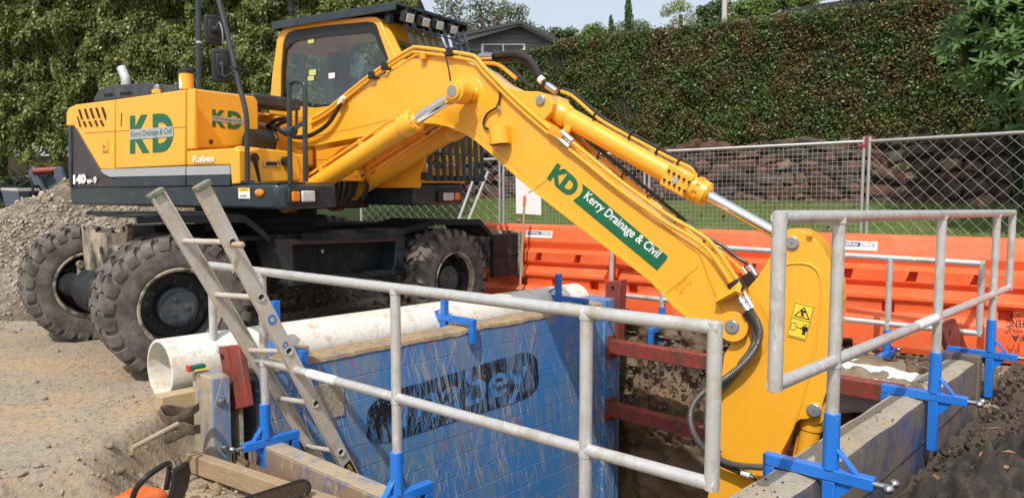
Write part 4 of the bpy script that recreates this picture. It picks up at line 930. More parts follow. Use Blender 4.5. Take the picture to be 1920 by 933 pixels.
# ---- decals on the hood
def box_w(x0, yb0, x1, yb1, yt0, w_):       # lower left, lower right, top-left height
    p0 = pw(x0, yb0, w_); p1 = pw(x1, yb1, w_); p2 = pw(x0, yt0, w_); return p0, p1-p0, p2-p0
DW = W0-.0085
def kd(fn, xK0, xK1, xD0, xD1, top0, top1, bot0, bot1, bx0, bx1, bt0, bt1, bb0, bb1, off, par, ksz):
    def y(y0, y1, x): return y0+(y1-y0)*(x-xK0)/(xD1-xK0)
    def quadtext(s, x0, x1, m, nm, bold, t0=None, b0=None):
        vs, fs = text_mesh(s, bold); a0 = min(v.x for v in vs); a1 = max(v.x for v in vs); c0 = min(v.y for v in vs); c1 = max(v.y for v in vs)
        mb = MB(); pts = []
        for v in vs:
            fx = (v.x-a0)/(a1-a0); fy = (v.y-c0)/(c1-c0); x = x0+(x1-x0)*fx
            if t0 is None: yt = y(top0, top1, x); yb = y(bot0, bot1, x)
            else: yt = t0[0]+(t0[1]-t0[0])*fx; yb = b0[0]+(b0[1]-b0[0])*fx
            pts.append(fn(x, yb+(yt-yb)*fy))
        mb.add(pts, fs); return mb.build(nm, m, par, smooth=0)
    quadtext('K', xK0, xK1, m_green, 'logo_letter', .045); quadtext('D', xD0, xD1, m_green, 'logo_letter', .045)
    pr = [fn(bx0, bb0), fn(bx1, bb1), fn(bx1, bt1), fn(bx0, bt0)]
    mb = MB(); mb.prism([q+off for q in pr], off*.5); mb.build('logo_band', m_silv, par, smooth=0)
    h0 = bb0-bt0; h1 = bb1-bt1
    fn2 = fn
    old = fn
    vs, fs = text_mesh('Kerry Drainage & Civil', .012); a0 = min(v.x for v in vs); a1 = max(v.x for v in vs); c0 = min(v.y for v in vs); c1 = max(v.y for v in vs)
    mb = MB(); pts = []
    for v in vs:
        fx = (v.x-a0)/(a1-a0); fy = (v.y-c0)/(c1-c0); x = bx0+(bx1-bx0)*(.035+.93*fx)
        yt = bt0+(bt1-bt0)*fx+h0*.14; yb = bb0+(bb1-bb0)*fx-h0*.08
        pts.append(old(x, yb+(yt-yb)*fy)+off*2.2)
    mb.add(pts, fs); mb.build('logo_lettering', m_green, par, smooth=0)
kd(lambda x, y: pw(x, y, DW), 243.5, 280, 286, 324.5, 217, 211, 288, 284, 243, 325, 244, 236.5, 262, 256, -L*.001, EX, 1)
kd(lambda x, y: ps(x, y, s_f+.003), 398, 424, 427, 453.5, 205, 210, 238, 244, 398, 454, 217, 223, 226, 233, C*.001, EX, 1)
p0, W_, H_ = box_w(137, 345.5, 161, 344, 327.5, W0-.0055); text('140', m_whit, EX, p0, W_, H_, 'model_lettering', bold=.075)
p0, W_, H_ = box_w(162, 345, 181, 344, 332, W0-.0055); text('w-9', m_whit, EX, p0, W_, H_, 'model_lettering', bold=.03)
p0, W_, H_ = box_w(361.5, 304.5, 402, 303, 291.5, W0-.022); text('Robex', m_whit, EX, p0, W_, H_, 'model_lettering', bold=.022)
# fix: lettering sits proud of the dark side
# ---- handrails and mirrors
rw = -1.20
mb = MB(); mb.tube([pw(371,-30,-1.0), pw(373.5,166,-1.0)], .024, 14); P('mirror_post', mb, m_char)
mb = MB(); mb.cyl(pw(373,80,-1.0)-Z3*.01, pw(373,80,-1.0)+Z3*.012, .027, 14); P('post_band', mb, m_galv2)
mb = MB(); mb.tube(smooth_path([pw(x, y, rw) for x, y in ((400,-40),(411,5),(430,80),(447,155),(457,192),(462.5,225),(463.5,280),(464,342))], 5), .021, 14); P('front_handrail', mb, mat('grey_tube', (.05,.055,.06), .3, .4))
mb = MB(); mb.obox(pw(464,341,rw), C*.04, L*.04, Z3*.012); P('handrail_foot', mb, m_char, bevel=.004)
def mirror(cx, cy, hw, hh, w_, tilt):
    q = pw(cx, cy, w_); k = q.y/FPX; n_ = (CP-q).normalized(); n_.z = 0; n_.normalize(); r = Matrix.Rotation(tilt, 3, 'Z') @ n_; x = r.cross(Z3)
    mb = MB(); mb.obox(q, x*hw*k, r*.018, Z3*hh*k); o = P('mirror', mb, m_plas, bevel=.028, seg=4)
    mb = MB(); mb.obox(q+r*.022, x*hw*k*.62, r*.008, Z3*hh*k*.66); mb.build('mirror_back_rib', m_plas, o, bevel=.012, seg=2)
    mb = MB(); mb.lathe([(0,.035),(.02,.03),(.03,0)], q+r*.028+Z3*.0, r, 16); mb.build('mirror_mount', m_plas, o)
    mb = MB(); mb.obox(q-r*.020, x*hw*k*.86, r*.002, Z3*hh*k*.88); mb.build('mirror_glass', m_chr, o, bevel=0)
    return q+r*.045
q = mirror(401, 57, 17, 27, rw, rad(14)); mb = MB(); mb.tube(smooth_path([pw(409,5,rw), pw(399,18,rw), pw(398,40,rw), q]), .008, 8); P('mirror_arm', mb, m_plas)
mb = MB(); mb.tube(smooth_path([q, pw(411,42,rw-.05), pw(417,60,rw-.05), pw(418,83,rw-.04)]), .006, 8); P('mirror_arm', mb, m_ste)
q = mirror(416, 124, 18, 31, rw, rad(8)); mb = MB(); mb.tube(smooth_path([q, pw(418,142,rw-.05), pw(432,140,rw-.04), pw(441,129,rw)]), .010, 8); P('mirror_arm', mb, m_plas)
mb = MB(); mb.cyl(pw(434,129,rw), pw(448,127,rw), .022, 12); P('mirror_clamp', mb, m_plas)
sr = 1.30
mb = MB(); w1 = -1.16
mb.tube(smooth_path([pw(x, y, w1) for x, y in ((544,344),(543,240),(543,165),(547,155),(556,152),(567,156),(572,168),(572,240),(573,341))], 5), .020, 12); P('step_handrail', mb, m_char)
mb = MB(); mb.bar(pw(543,245,w1), pw(572,229,w1), .02, .03); mb.cyl(pw(536,246,w1), pw(552,246,w1), .035, 10); mb.tube([pw(556,245,w1), pw(556,205,w1), pw(558,200,w1)], .012, 8); P('handrail_link', mb, m_char)
# ---- cab
cw_ = .30; cl = 1.25
out = [(500,300),(503,227),(510,141),(519,75),(523,62),(531,53),(545,49),(600,39),(694,31),(706,32),(713,38),(724,66),(745,110),(768,150),(790,200),(795,300)]
inn = [(527,286),(525,193),(527,130),(530,82),(532,73),(537,64),(550,56),(610,46),(688,41),(700,43),(706,49),(713,70),(727,112),(738,150),(640,196),(600,204)]
inn = [(526,196),(525,190),(526,130),(530,84),(533,72),(539,62),(552,56),(610,48),(688,41),(699,43),(705,48),(712,68),(727,110),(722,140),(640,196),(591,202)]
mb = MB(); mb.ring(poly_w(out, cw_), poly_w(inn, cw_), L*.06); P('cab_side', mb, m_yel, bevel=.012, seg=3)
mb = MB(); mb.prism(poly_w([(500,300),(795,300),(783,352),(520,352)], cw_+.002), L*.05); P('cab_lower_side', mb, m_yel, bevel=.006)
mb = MB(); mb.prism([q+L*.03 for q in poly_w([(c_[0], c_[1]) for c_ in inn], cw_)], L*.006); P('side_window', mb, m_glass, smooth=0)
# black gasket just inside the frame
cen = V((625, 120, 0)); gi = [(x+(626-x)*.045, y+(120-y)*.06) for x, y in inn]
gi = [(x+(626-x)*.04, y+(20 if y < 75 else (120-y)*.05)*(1 if 690 < x+1e9 else 1) if y < 75 else y+(120-y)*.05) for x, y in inn]
mb = MB(); mb.ring([q+L*.012 for q in poly_w(inn, cw_)], [q+L*.012 for q in poly_w(gi, cw_)], L*.012); P('window_gasket', mb, m_plas)
# other walls, from the traced outline
so = [(p - O) for p in poly_w(out, cw_)]; sz_ = [(q.dot(C), q.z) for q in so]
s_back = min(s for s, z in sz_); z_top = max(z for s, z in sz_)
def off_w(w_): return [M(s, w_, z) for s, z in sz_]
si = [(p - O) for p in poly_w(inn, cw_)]; szi = [(q.dot(C), q.z) for q in si]
fd = [(sz_[0][0]+.12, 1.75), (szi[1][0], szi[1][1])]
szl = szi[:-3]+[(szi[-4][0]+.06, 2.1), (szi[-4][0]+.0, 1.75), (szi[0][0]+.05, 1.75)]
mb = MB(); mb.ring(off_w(cl-.05), [M(s, cl-.05, z) for s, z in szl], L*.05); P('cab_far_side', mb, m_yel, bevel=.01)
mb = MB(); mb.prism([M(s, cl-.02, z) for s, z in szl], L*.005); P('far_window', mb, m_glass, smooth=0)
def strip(name, idx, w0, w1, th, m):      # panels spanning across the cab along outline edges
    for i in idx:
        (s0, z0), (s1, z1) = sz_[i], sz_[i+1]; d = V((s1-s0, 0, z1-z0)); n_ = V((-d.z, 0, d.x)); n_.normalize()
        k = C*n_.x+Z3*n_.z
        if (C*s0+Z3*z0-(C*.3+Z3*2.2)).dot(k) > 0: k = -k
        mb = MB(); mb.prism([M(s0,w0,z0), M(s1,w0,z1), M(s1,w1,z1), M(s0,w1,z0)], k*th); P(name, mb, m, bevel=0)
strip('cab_roof', (4,5,6,7,8,9,10), cw_+.06, cl-.05, .05, m_yel)
strip('cab_back_frame', (3,), cw_+.06, cl-.05, .05, m_yel)
mb = MB(); (s0, z0), (s1, z1) = sz_[0], sz_[3]
mb.ring([M(s0,cw_+.06,z0-.3), M(s0,cl-.05,z0-.3), M(s1,cl-.05,z1), M(s1,cw_+.06,z1)], [M(s0,cw_+.16,2.15), M(s0,cl-.15,2.15), M(s1,cl-.15,z1-.1), M(s1,cw_+.16,z1-.1)], C*.04); P('cab_back', mb, m_yel)
mb = MB(); mb.prism([M(s0+.02,cw_+.16,2.15), M(s0+.02,cl-.15,2.15), M(s1+.02,cl-.15,z1-.1), M(s1+.02,cw_+.16,z1-.1)], C*.004); P('rear_window', mb, m_glass, smooth=0)
# front: pillars, header, glass
(sa, za) = sz_[10]; (sb, zb) = sz_[14]; sc_ = 1.40
for w_ in (cw_+.07, cl-.05):
    mb = MB(); mb.tube([M(sa,w_,za-.04), M(sb-.02,w_,zb), M(sc_-.03,w_,1.75), M(sc_-.03,w_,1.47)], .038, 8); P('front_pillar', mb, m_yel)
mb = MB(); mb.prism([M(sa-.02,cw_+.06,za-.06), M(sb-.03,cw_+.06,zb), M(sc_-.05,cw_+.06,1.60), M(sc_-.05,cl-.05,1.60), M(sb-.03,cl-.05,zb), M(sa-.02,cl-.05,za-.06)][0:2]+[M(sb-.03,cl-.05,zb), M(sa-.02,cl-.05,za-.06)], C*.006); P('front_window', mb, m_glass, smooth=0)
mb = MB(); mb.prism([M(sb-.03,cw_+.06,zb), M(sc_-.05,cw_+.06,1.58), M(sc_-.05,cl-.05,1.58), M(sb-.03,cl-.05,zb)], C*.006); P('front_window', mb, m_glass, smooth=0)
mb = MB(); mb.obox(M(sc_-.06, (cw_+cl)/2, 1.51), C*.05, L*(cl-cw_)/2, Z3*.075); P('cab_front_sill', mb, m_yel, bevel=.015, seg=3)
mb = MB(); mb.obox(M(.5, (cw_+cl)/2, 1.45), C*.85, L*.46, Z3*.03); P('cab_floor', mb, m_plas)
mb = MB(); mb.bar(M(sa-.05,cw_+.05,za-.05), M(sa-.05,cl-.02,za-.05), .12, .10); P('cab_header', mb, m_yel, bevel=.02)
# interior
mb = MB(); mb.obox(M(.30,.78,2.0), C*.26, L*.25, Z3*.07); o = P('seat', mb, m_plas, bevel=.04, seg=3)
mb = MB(); mb.prism([M(.08,.55,2.02), M(.24,.55,2.02), M(.14,.55,2.62), M(.0,.55,2.62)], L*.46); mb.obox(M(.05,.78,2.74), C*.05, L*.14, Z3*.10); mb.build('seat_back', m_hoodp, o, bevel=.03, seg=3)
mb = MB(); mb.obox(M(.34,.47,2.16), C*.22, L*.05, Z3*.10); mb.build('armrest', m_plas, o, bevel=.02)
m_wrap = mat('plastic_wrap', (.6,.64,.64), .15); _glass(m_wrap, (.72,.76,.76), .10)
mb = MB(); bmx = V(); vs = []
for i in range(13):
    for j in range(9):
        a_ = i/12; b_ = j/8; vs.append(M(.28+.06*math.sin(b_*3.1)-.10*a_+.02*noise.noise(V((a_*5,b_*6,0))), .50+.56*b_, 2.0+.86*a_-.10*(abs(b_-.5)*2)**3*a_))
mb.add(vs, [(i*9+j, (i+1)*9+j, (i+1)*9+j+1, i*9+j+1) for i in range(12) for j in range(8)]); mb.build('plastic_wrap', m_wrap, o, smooth=40)
text('HYUNDAI', m_whit, o, M(.02,.545,2.19)+C*.02, C*.26, Z3*.035, 'seat_lettering')
mb = MB(); mb.obox(M(1.1,.75,2.0), C*.06, L*.10, Z3*.3); mb.tube([M(1.05,.75,2.3), M(.98,.75,2.42)], .03, 10); mb.lathe([(0,.17),(.02,.175),(.03,.16)], M(.98,.75,2.42), (C*-.5+Z3*.85), 24); P('steering_column', mb, m_plas, bevel=.01)
for (x, y, w2, h2, m) in ((548,65,5,5,m_ywin), (583,74,7,7,m_ywin), (586,136,8,5,m_ywin), (583,147,7,4,m_ywin), (622,142,7,5,m_wht)):
    q = pw(x, y, cw_+.022); k = q.y/FPX; mb = MB(); mb.obox(q, C*w2*k*1.15, L*.001, Z3*h2*k); P('window_sticker', mb, m)
# ---- roof guard
rg = [M(s, w_, z) for s, w_, z in ((-.56,.27,3.15),(1.27,.27,3.335),(1.33,1.42,3.20),(-.5,1.42,3.10))]
A_ = hit(511, 41, L, M(0,.25,0)); B_ = hit(742, 2, L, M(0,.25,0)); 
D_ = pY(876, 44, 8.2); 
rg = [A_, B_, D_, A_+(D_-B_)]
mb = MB(); mb.prism([q+Z3*.0 for q in rg], -Z3*.018); P('roof_guard', mb, m_char, smooth=0)
for i in range(4):
    a_, b_ = rg[i], rg[(i+1) % 4]; mb = MB(); mb.bar(a_-Z3*(.045 if i != 1 else .02), b_-Z3*(.045 if i != 1 else .02), .02, .075 if i != 1 else .03); P('guard_edge', mb, m_char, bevel=.004)
for i in range(1, 8):
    f_ = i/8; a_ = rg[0]+(rg[3]-rg[0])*f_; b_ = rg[1]+(rg[2]-rg[1])*f_; mb = MB(); mb.bar(a_-Z3*.045, b_-Z3*.045, .02, .05); P('guard_rib', mb, m_char)
for f_ in (.1, .5, .9):
    a_ = rg[0]+(rg[1]-rg[0])*f_+L*.1; mb = MB(); mb.obox(a_-Z3*.11, C*.03, L*.03, Z3*.06); P('guard_foot', mb, m_char)
q = hit(547, 30, L, M(0,.85,0)); mb = MB(); mb.tube([q, q+Z3*.04, q+Z3*.041, q+Z3*.09, q+Z3*.091, q+Z3*.16], [.03,.03,.045,.045,.03,.04], 16); o = P('beacon', mb, m_plas)
mb = MB(); mb.cyl(q+Z3*.17, q+Z3*.24, .062, 20); mb.build('beacon_lens', m_redl, o, bevel=.01)
# front guard bars
gs = []
for i in range(9):
    f_ = i/8; w_ = .36+f_*.86
    tp = rg[1]+(rg[2]-rg[1])*(.10+f_*.86)-Z3*.08-C*.02
    p1 = M(1.60, w_, 2.35); p2 = M(1.62, w_+.02, 1.455)
    mb = MB(); mb.bar(tp, p1, .055, .012, C); mb.bar(p1+Z3*.01, p2, .055, .012, C); P('guard_bar', mb, m_char, bevel=.002)
mb = MB()
for z in (1.50, 1.72, 2.0, 2.3): mb.tube([M(1.585,.32,z), M(1.585,1.30,z)], .008, 8)
for f_ in (.3, .7):
    mb.tube([rg[1]+(M(1.6,.36,2.35)-rg[1])*f_, rg[2]+(M(1.6,1.24,2.35)-rg[2])*f_], .008, 8)
P('guard_rod', mb, m_char)
mb = MB(); mb.bar(M(1.60,.33,1.475), M(1.60,1.30,1.475), .02, .04); mb.bar(M(1.42,.42,1.50), M(1.6,.42,1.48), .03, .03); mb.obox(M(1.60,.33,1.5), C*.03, L*.035, Z3*.035); P('guard_bottom', mb, m_char)
mb = MB(); mb.obox(M(1.59,1.17,1.555), C*.004, L*.045, Z3*.05); P('red_tag', mb, mat('faded_red', (.25,.07,.06), .6))
for i, (x, y) in enumerate(((767,34),(797,42),(823,48),(849,56))):
    f_ = (.14,.37,.6,.85)[i]; q = rg[1]+(rg[2]-rg[1])*f_; q = pY(x, y, q.y-.12)
    dd = (C*.9-Z3*.35-L*.12).normalized(); sd2 = dd.cross(Z3).normalized(); up2 = sd2.cross(dd)
    mb = MB(); mb.obox(q-dd*.03, dd*.045, sd2*.055, up2*.05); o = P('work_light', mb, m_plas, bevel=.014, seg=3)
    mb = MB(); mb.obox(q+dd*.018, dd*.004, sd2*.045, up2*.038); mb.build('work_light_lens', m_lamp, o, bevel=.006, seg=3)
    mb = MB(); mb.obox(q-dd*.03+up2*.07, dd*.012, sd2*.02, up2*.03); mb.build('work_light_bracket', m_plas, o)
# ---- boom
bw = -.20; BT = .30
btop = [(545,262),(552,245),(575,222),(610,204),(650,182),(690,160),(730,135),(765,113),(800,104),(835,104),(868,112),(895,128),(925,152),(950,165),(985,171),(1010,172),(1030,180),(1037,195),(1034,210),(1020,224),(1050,253),(1100,303),(1160,361),(1220,409),(1290,458),(1335,492),(1362,524),(1388,566),(1402,590),(1405,612),(1398,628),(1385,637),(1370,638),(1350,628),(1320,610),(1290,597),(1264,577),(1243,552),(1214,523),(1168,488),(1120,452),(1058,404),(996,356),(960,326),(935,302),(912,281),(890,263),(866,248),(842,238),(815,232),(790,231),(765,236),(737,245),(690,254),(640,263),(578,275),(556,280),(547,275)]
bo = poly_w(btop, bw); mb = MB(); mb.prism([q+L*.012 for q in bo], L*(BT-.024)); bm_ = P('boom', mb, m_yel, smooth=25)
# overhanging side plates with softened edges
mb = MB(); mb.prism(bo, L*.014); P('boom_side_plate', mb, m_yel, bevel=.004)
mb = MB(); mb.prism([q+L*(BT-.014) for q in bo], L*.014); P('boom_side_plate', mb, m_yel, bevel=.004)
# thin raised edge flange along lower side
lowe = [(578,275),(640,263),(690,254),(737,245),(765,236),(790,231),(815,232),(842,238),(866,248),(890,263),(912,281),(935,302),(996,356),(1058,404),(1120,452),(1168,488),(1214,523),(1243,552),(1264,577),(1290,597),(1320,610),(1350,628)]
mb = MB(); pts = [pw(x, y, bw-.012) for x, y in lowe]; vs = []
for q in pts: vs += [q, q+L*.02, q+L*.02+Z3*.018, q+Z3*.018]
n = len(pts); mb.add(vs, [(i*4+k, (i+1)*4+k, (i+1)*4+(k+1) % 4, i*4+(k+1) % 4) for i in range(n-1) for k in range(4)]+[(0,1,2,3),((n-1)*4,(n-1)*4+1,(n-1)*4+2,(n-1)*4+3)]); P('boom_edge', mb, m_yel, smooth=40)
def weld(pts, r=.006, w_=bw-.001):
    mb = MB(); mb.tube(smooth_path([pw(x, y, w_) for x, y in pts], 4), r, 6); P('weld_seam', mb, m_yel2)
weld([(1041,325),(995,360),(993,358)], .004); weld([(1311,498),(1246,552)], .003); 
weld([(1240,420),(1290,460),(1311,475),(1325,510),(1345,560),(1362,598)], .006)
weld([(560,262),(700,232),(760,214),(810,216),(860,228),(930,280),(1000,345)], .003)
q = pw(865, 192, bw); mb = MB(); mb.lathe([(0,.24),(.004,.235),(.006,.20),(.012,.185),(.018,.13),(.030,.105),(.030,0)], q, -L, 44); P('boss_plate', mb, m_yel)
# pins
def pin(x, y, w_, r=.038, boss=.06, lb=.03, par=EX):
    q = pw(x, y, w_); mb = MB(); mb.lathe([(0,boss),(lb-.004,boss),(lb,boss-.005),(lb,0)], q, -L, 30); o = P('pin_boss', mb, m_yel)
    mb = MB(); mb.lathe([(0,r*1.12),(.002,r*1.12),(.002,r),(.009,r),(.012,r-.004),(.012,0)], q-L*lb, -L, 28); mb.build('pin', m_pin, o)
    mb = MB(); mb.lathe([(0,.005),(.004,.004),(.005,0)], q-L*(lb+.012), -L, 8); mb.build('grease_point', m_blk, o)
pin(1375, 611, bw, .045, .105, .03); pin(1014, 188, bw, .038, .05, .006)
# pivot pin of the boom cylinders, sticks far out
pc = pw(865, 176, bw); 
q = pw(847, 171, bw-.33)
PC = pw(847, 171, -.50); sC = (PC-O).dot(C); zC = PC.z
mb = MB(); mb.cyl(M(sC, -.50, zC), M(sC, .30, zC), .058, 28); P('cross_shaft', mb, m_yel)
mb = MB(); mb.lathe([(0,.09),(.11,.09),(.115,.084),(.115,0)], M(sC,-.36,zC), -L, 32); o = P('cylinder_eye', mb, m_yel, bevel=.003)
mb = MB(); mb.lathe([(0,.066),(.02,.066),(.024,.058),(.024,0)], M(sC,-.475,zC), -L, 28); mb.build('pin_cap', m_yel, o)
mb = MB(); mb.lathe([(0,.045),(.006,.045),(.008,0)], M(sC,-.499,zC), -L, 28); mb.build('pin', m_pin, o)
mb = MB(); mb.lathe([(0,.092),(.006,.092)], M(sC,-.33,zC), -L, 32); mb.build('seal_ring', m_blk, o)
# boom cylinders
def cylr(p, q, r, m, name, n=28, par=EX, **k):
    mb = MB(); mb.cyl(p, q, r, n); return mb.build(name, m, par, **k)
cwn = -.415
fB = pw(546, 377, cwn); gB = pw(783, 232, cwn); eB = pw(832, 190, cwn)
sF, zF = (fB-O).dot(C), fB.z
def boomcyl(w_):
    Mf = lambda q: M((q-O).dot(C), w_, q.z)
    a_, g_, e_ = Mf(fB), Mf(gB), M(sC, w_, zC); d = (e_-a_).normalized()
    o = cylr(a_+d*.04, a_+d*(g_-a_).length, .083, m_yel, 'boom_cylinder')
    cylr(a_+d*((g_-a_).length-.02), e_-d*.06, .044, m_chr, 'piston_rod', par=o)
    L1 = (g_-a_).length
    mb = MB(); mb.lathe([(L1-.30,.084),(L1-.30,.088),(L1-.14,.088),(L1-.14,.102),(L1-.02,.102),(L1-.01,.096),(L1,.07),(L1,.045)], a_, d, 32); mb.build('cylinder_gland', m_yel, o)
    mb = MB()
    for k in range(12):
        an = k*math.pi/6; ax = d.orthogonal().normalized(); bx = d.cross(ax); c_ = a_+d*(L1-.012)+(ax*math.cos(an)+bx*math.sin(an))*.084; mb.cyl(c_, c_+d*.014, .008, 6)
    mb.build('gland_bolts', m_yel2, o, kind='stuff')
    mb = MB(); mb.lathe([(-.02,.085),(.06,.085),(.06,.0)], a_, d, 28); mb.lathe([(.16,.083),(.16,.089),(.20,.089),(.20,.083)], a_, d, 28); mb.build('cylinder_band', m_yel, o)
    mb = MB(); mb.lathe([(-.055,0),(-.055,.09),(.055,.09),(.055,0)], a_-d*.05, L, 28); mb.build('foot_eye', m_yel, o)
    mb = MB(); mb.bar(e_-d*.13, e_-d*.05, .085, .09); mb.lathe([(-.05,0),(-.05,.09),(.05,.09),(.05,0)], e_, L, 28); mb.build('rod_eye', m_yel, o, bevel=.01)
    up = (Z3-d*Z3.dot(d)).normalized(); s_ = d.cross(up)
    pts = [a_+d*.10+up*.07-s_*.02, a_+d*.14+up*.115, a_+d*.25+up*.12, a_+d*(L1-.45)+up*.12, a_+d*(L1-.30)+up*.125, a_+d*(L1-.16)+up*.10]
    mb = MB(); mb.tube(smooth_path(pts, 4), .013, 10); mb.build('pressure_pipe', m_yel, o)
    for k in (.3, .62):
        c_ = a_+d*(L1*k)+up*.10; mb = MB(); mb.obox(c_, d*.018, s_*.03, up*.03); mb.build('pipe_clip', m_yel2, o, bevel=.004)
    return o
boomcyl(cwn)
# the far one seen under the boom
fB2 = pw(690, 378, .42); 
o = boomcyl(.205)
# valve and hose clutter at the cylinder feet
rc = random.Random(5)
for i in range(11):
    b0 = M(.55+rc.uniform(0,.2), -.25+i*.045, 1.50); b1 = M(.95+rc.uniform(0,.1), -.22+i*.04, 1.44+rc.uniform(0,.06)); mid = (b0+b1)/2+Z3*rc.uniform(.02,.07)
    mb = MB(); mb.tube(smooth_path([b0, mid, b1, b1+Z3*-.2-C*.05], 4), .013, 8); P('hose', mb, m_hose)
for i in range(6):
    b0 = M(.9+i*.05, -.2+i*.08, 1.52+.02*math.sin(i*2)); mb = MB(); mb.cyl(b0, b0+C*.05+Z3*.02, .022, 10); P('hose_fitting', mb, m_ste if i % 2 else m_yel2)
mb = MB(); mb.obox(M(.95,.0,1.50), C*.10, L*.22, Z3*.05); mb.obox(M(.85,.12,1.60), C*.06, L*.10, Z3*.06); P('valve_block', mb, m_yel2, bevel=.01)
a_ = pw(618, 352, -.40)
# ---- pipes along the boom top
tp = [(585,222),(610,208),(640,184),(672,158),(700,137),(735,113),(768,93),(785,89),(850,98),(880,103),(893,108),(908,126),(935,154),(965,184),(1010,224),(1055,262)]
def pipe(pts, r, w_, m, name, k=4, n=10, par=EX):
    mb = MB(); mb.tube(smooth_path([pw(x, y, w_) for x, y in pts], k), r, n); return P(name, mb, m, par)
pipe([(x, y) for x, y in tp], .016, bw-.03, m_yel, 'boom_pipe')
pipe([(x-2, y+9) for x, y in tp], .016, bw-.02, m_yel, 'boom_pipe')
tp3 = [(560,240),(600,222),(640,202),(680,170),(715,147),(750,124),(790,101),(850,106)]
pipe(tp3, .014, bw+.06, m_yel, 'boom_pipe')
t4 = [(1065,270),(1100,297),(1150,338),(1200,375),(1250,410),(1290,433),(1320,452),(1340,472),(1362,503),(1385,540),(1398,562)]
pipe([(x+2, y-7) for x, y in t4], .015, bw-.03, m_yel, 'boom_pipe'); pipe([(x-6, y+4) for x, y in t4], .015, bw-.03, m_yel, 'boom_pipe')
mb = MB(); mb.bar(pw(1031,243,bw-.035), pw(1056,258,bw-.035), .06, .045, L); P('pipe_clamp', mb, m_yel2, bevel=.006)
mb = MB(); a_ = pw(1058,262,bw-.035)
for k in (-5, 6):
    mb.cyl(pw(1050-k*.6,252+k,bw-.035), pw(1070-k*.6,270+k,bw-.035), .024, 12)
P('pipe_coupling', mb, m_chr)
for (x, y) in ((700,141),(724,124),(846,98)):
    mb = MB(); q = pw(x, y, bw-.02); mb.obox(q, C*.035, L*.035, Z3*.035); P('pipe_bracket', mb, m_plas, bevel=.008)
for (x, y) in ((640,186),(795,100)):
    mb = MB(); q = pw(x, y+6, bw-.02); mb.obox(q, C*.03, L*.03, Z3*.03); P('pipe_bracket', mb, m_yel2, bevel=.006)
# lower clamp bracket near the arm joint
mb = MB(); mb.bar(pw(1347,560,bw-.02), pw(1387,537,bw-.10), .10, .035, C); P('pipe_bracket', mb, m_yel, bevel=.005)
mb = MB(); q = pw(1381,536,bw-.05); dr_ = (pw(1398,562,bw-.05)-pw(1366,510,bw-.05)).normalized(); mb.bar(q-dr_*.04, q+dr_*.04, .10, .06, L); P('pipe_clamp', mb, m_plas, bevel=.012)
for k in (-1, 1):
    a_ = pw(1390+5*k, 552-3*k, bw-.05); b_ = pw(1407+5*k, 580-2*k, bw-.08); mb = MB(); mb.tube([a_, a_+(b_-a_)*.3, a_+(b_-a_)*.31, a_+(b_-a_)*.5, a_+(b_-a_)*.51, b_], [.017,.017,.025,.025,.02,.021], 12); P('hose_fitting', mb, m_chr)
# middle line (under the arm cylinder): orange pipe + black hose with ties
ml = [(1036,208),(1060,234),(1088,262),(1130,298),(1180,340),(1230,382),(1270,415),(1305,444),(1345,466),(1375,490),(1400,517)]
pipe(ml, .017, .05, m_yel2, 'arm_supply_pipe'); pipe([(x+9, y-6) for x, y in ml[1:-1]]+[(1398,492),(1415,516)], .014, .03, m_hose, 'hose')
for (x, y) in ((1125,290),(1170,327),(1218,367),(1270,410),(1322,451)):
    mb = MB(); q = pw(x, y, .04); mb.tube([q+(C*math.cos(a)+L*math.sin(a)*.8)*.0+Vv for a, Vv in [(k, (C*.55+Z3*.8)*.036*math.cos(k*math.pi/5)+L*.03*math.sin(k*math.pi/5)) for k in range(10)]], .007, 6, closed=True); P('cable_tie', mb, m_plas)
for (x0,y0,x1,y1) in ((1391,500,1403,520), (1404,496,1417,516)):
    mb = MB(); mb.cyl(pw(x0,y0,.03), pw(x1,y1,.03), .021, 12); P('hose_fitting', mb, m_chr)
mb = MB(); mb.bar(pw(1396,530,.03), pw(1418,517,.03), .10, .05, L); P('pipe_clamp', mb, m_plas, bevel=.01)
# top black hoses from boom to arm cylinder
th = [(896,108),(925,104),(960,100),(985,107),(1000,121),(1012,142),(1024,158),(1040,166)]
pipe(th, .026, .02, m_hose, 'hose'); pipe([(x-2, y+9) for x, y in th], .022, .08, m_hose, 'hose')
pipe([(930,122),(955,130),(980,150),(1000,166)], .016, .1, m_hose, 'hose'); pipe([(905,118),(935,122),(968,148)], .016, .0, m_yel2, 'boom_pipe')
for (x0,y0,x1,y1,m) in ((900,107,925,106,m_ste),(1012,147,1018,153,m_whit),(1026,160,1043,172,m_ste)):
    mb = MB(); mb.cyl(pw(x0,y0,.0), pw(x1,y1,.0), .031, 14); P('hose_fitting', mb, m)
# arm cylinder
aw = -.05
a_ = pw(1022, 196, aw); g_ = pw(1333, 361, aw); e_ = pw(1487, 455, aw); d = (e_-a_).normalized(); Lg = (g_-a_).length
up = (L.cross(d)); up = up if up.z > 0 else -up
o = cylr(a_+d*.06, a_+d*(Lg-.12), .078, m_yel, 'arm_cylinder', n=36)
cylr(a_+d*(Lg-.05), e_-d*.05, .040, m_chr, 'piston_rod', par=o)
mb = MB(); mb.lathe([(.02,.0),(.02,.09),(.10,.092),(.22,.090),(.24,.080)], a_, d, 32); mb.build('cylinder_base', m_yel, o); mb = MB(); mb.lathe([(Lg-.30,.079),(Lg-.30,.096),(Lg-.10,.096),(Lg-.10,.088),(Lg-.02,.088),(Lg,.06),(Lg,.04)], a_, d, 32); mb.build('cylinder_gland', m_yel, o)
mb = MB(); mb.bar(a_+d*(Lg-.34)-L*.02+up*.0, a_+d*(Lg-.13)-L*.02, .165, .17, up); mb.build('valve_block', m_yel, o, bevel=.012)
mb = MB()
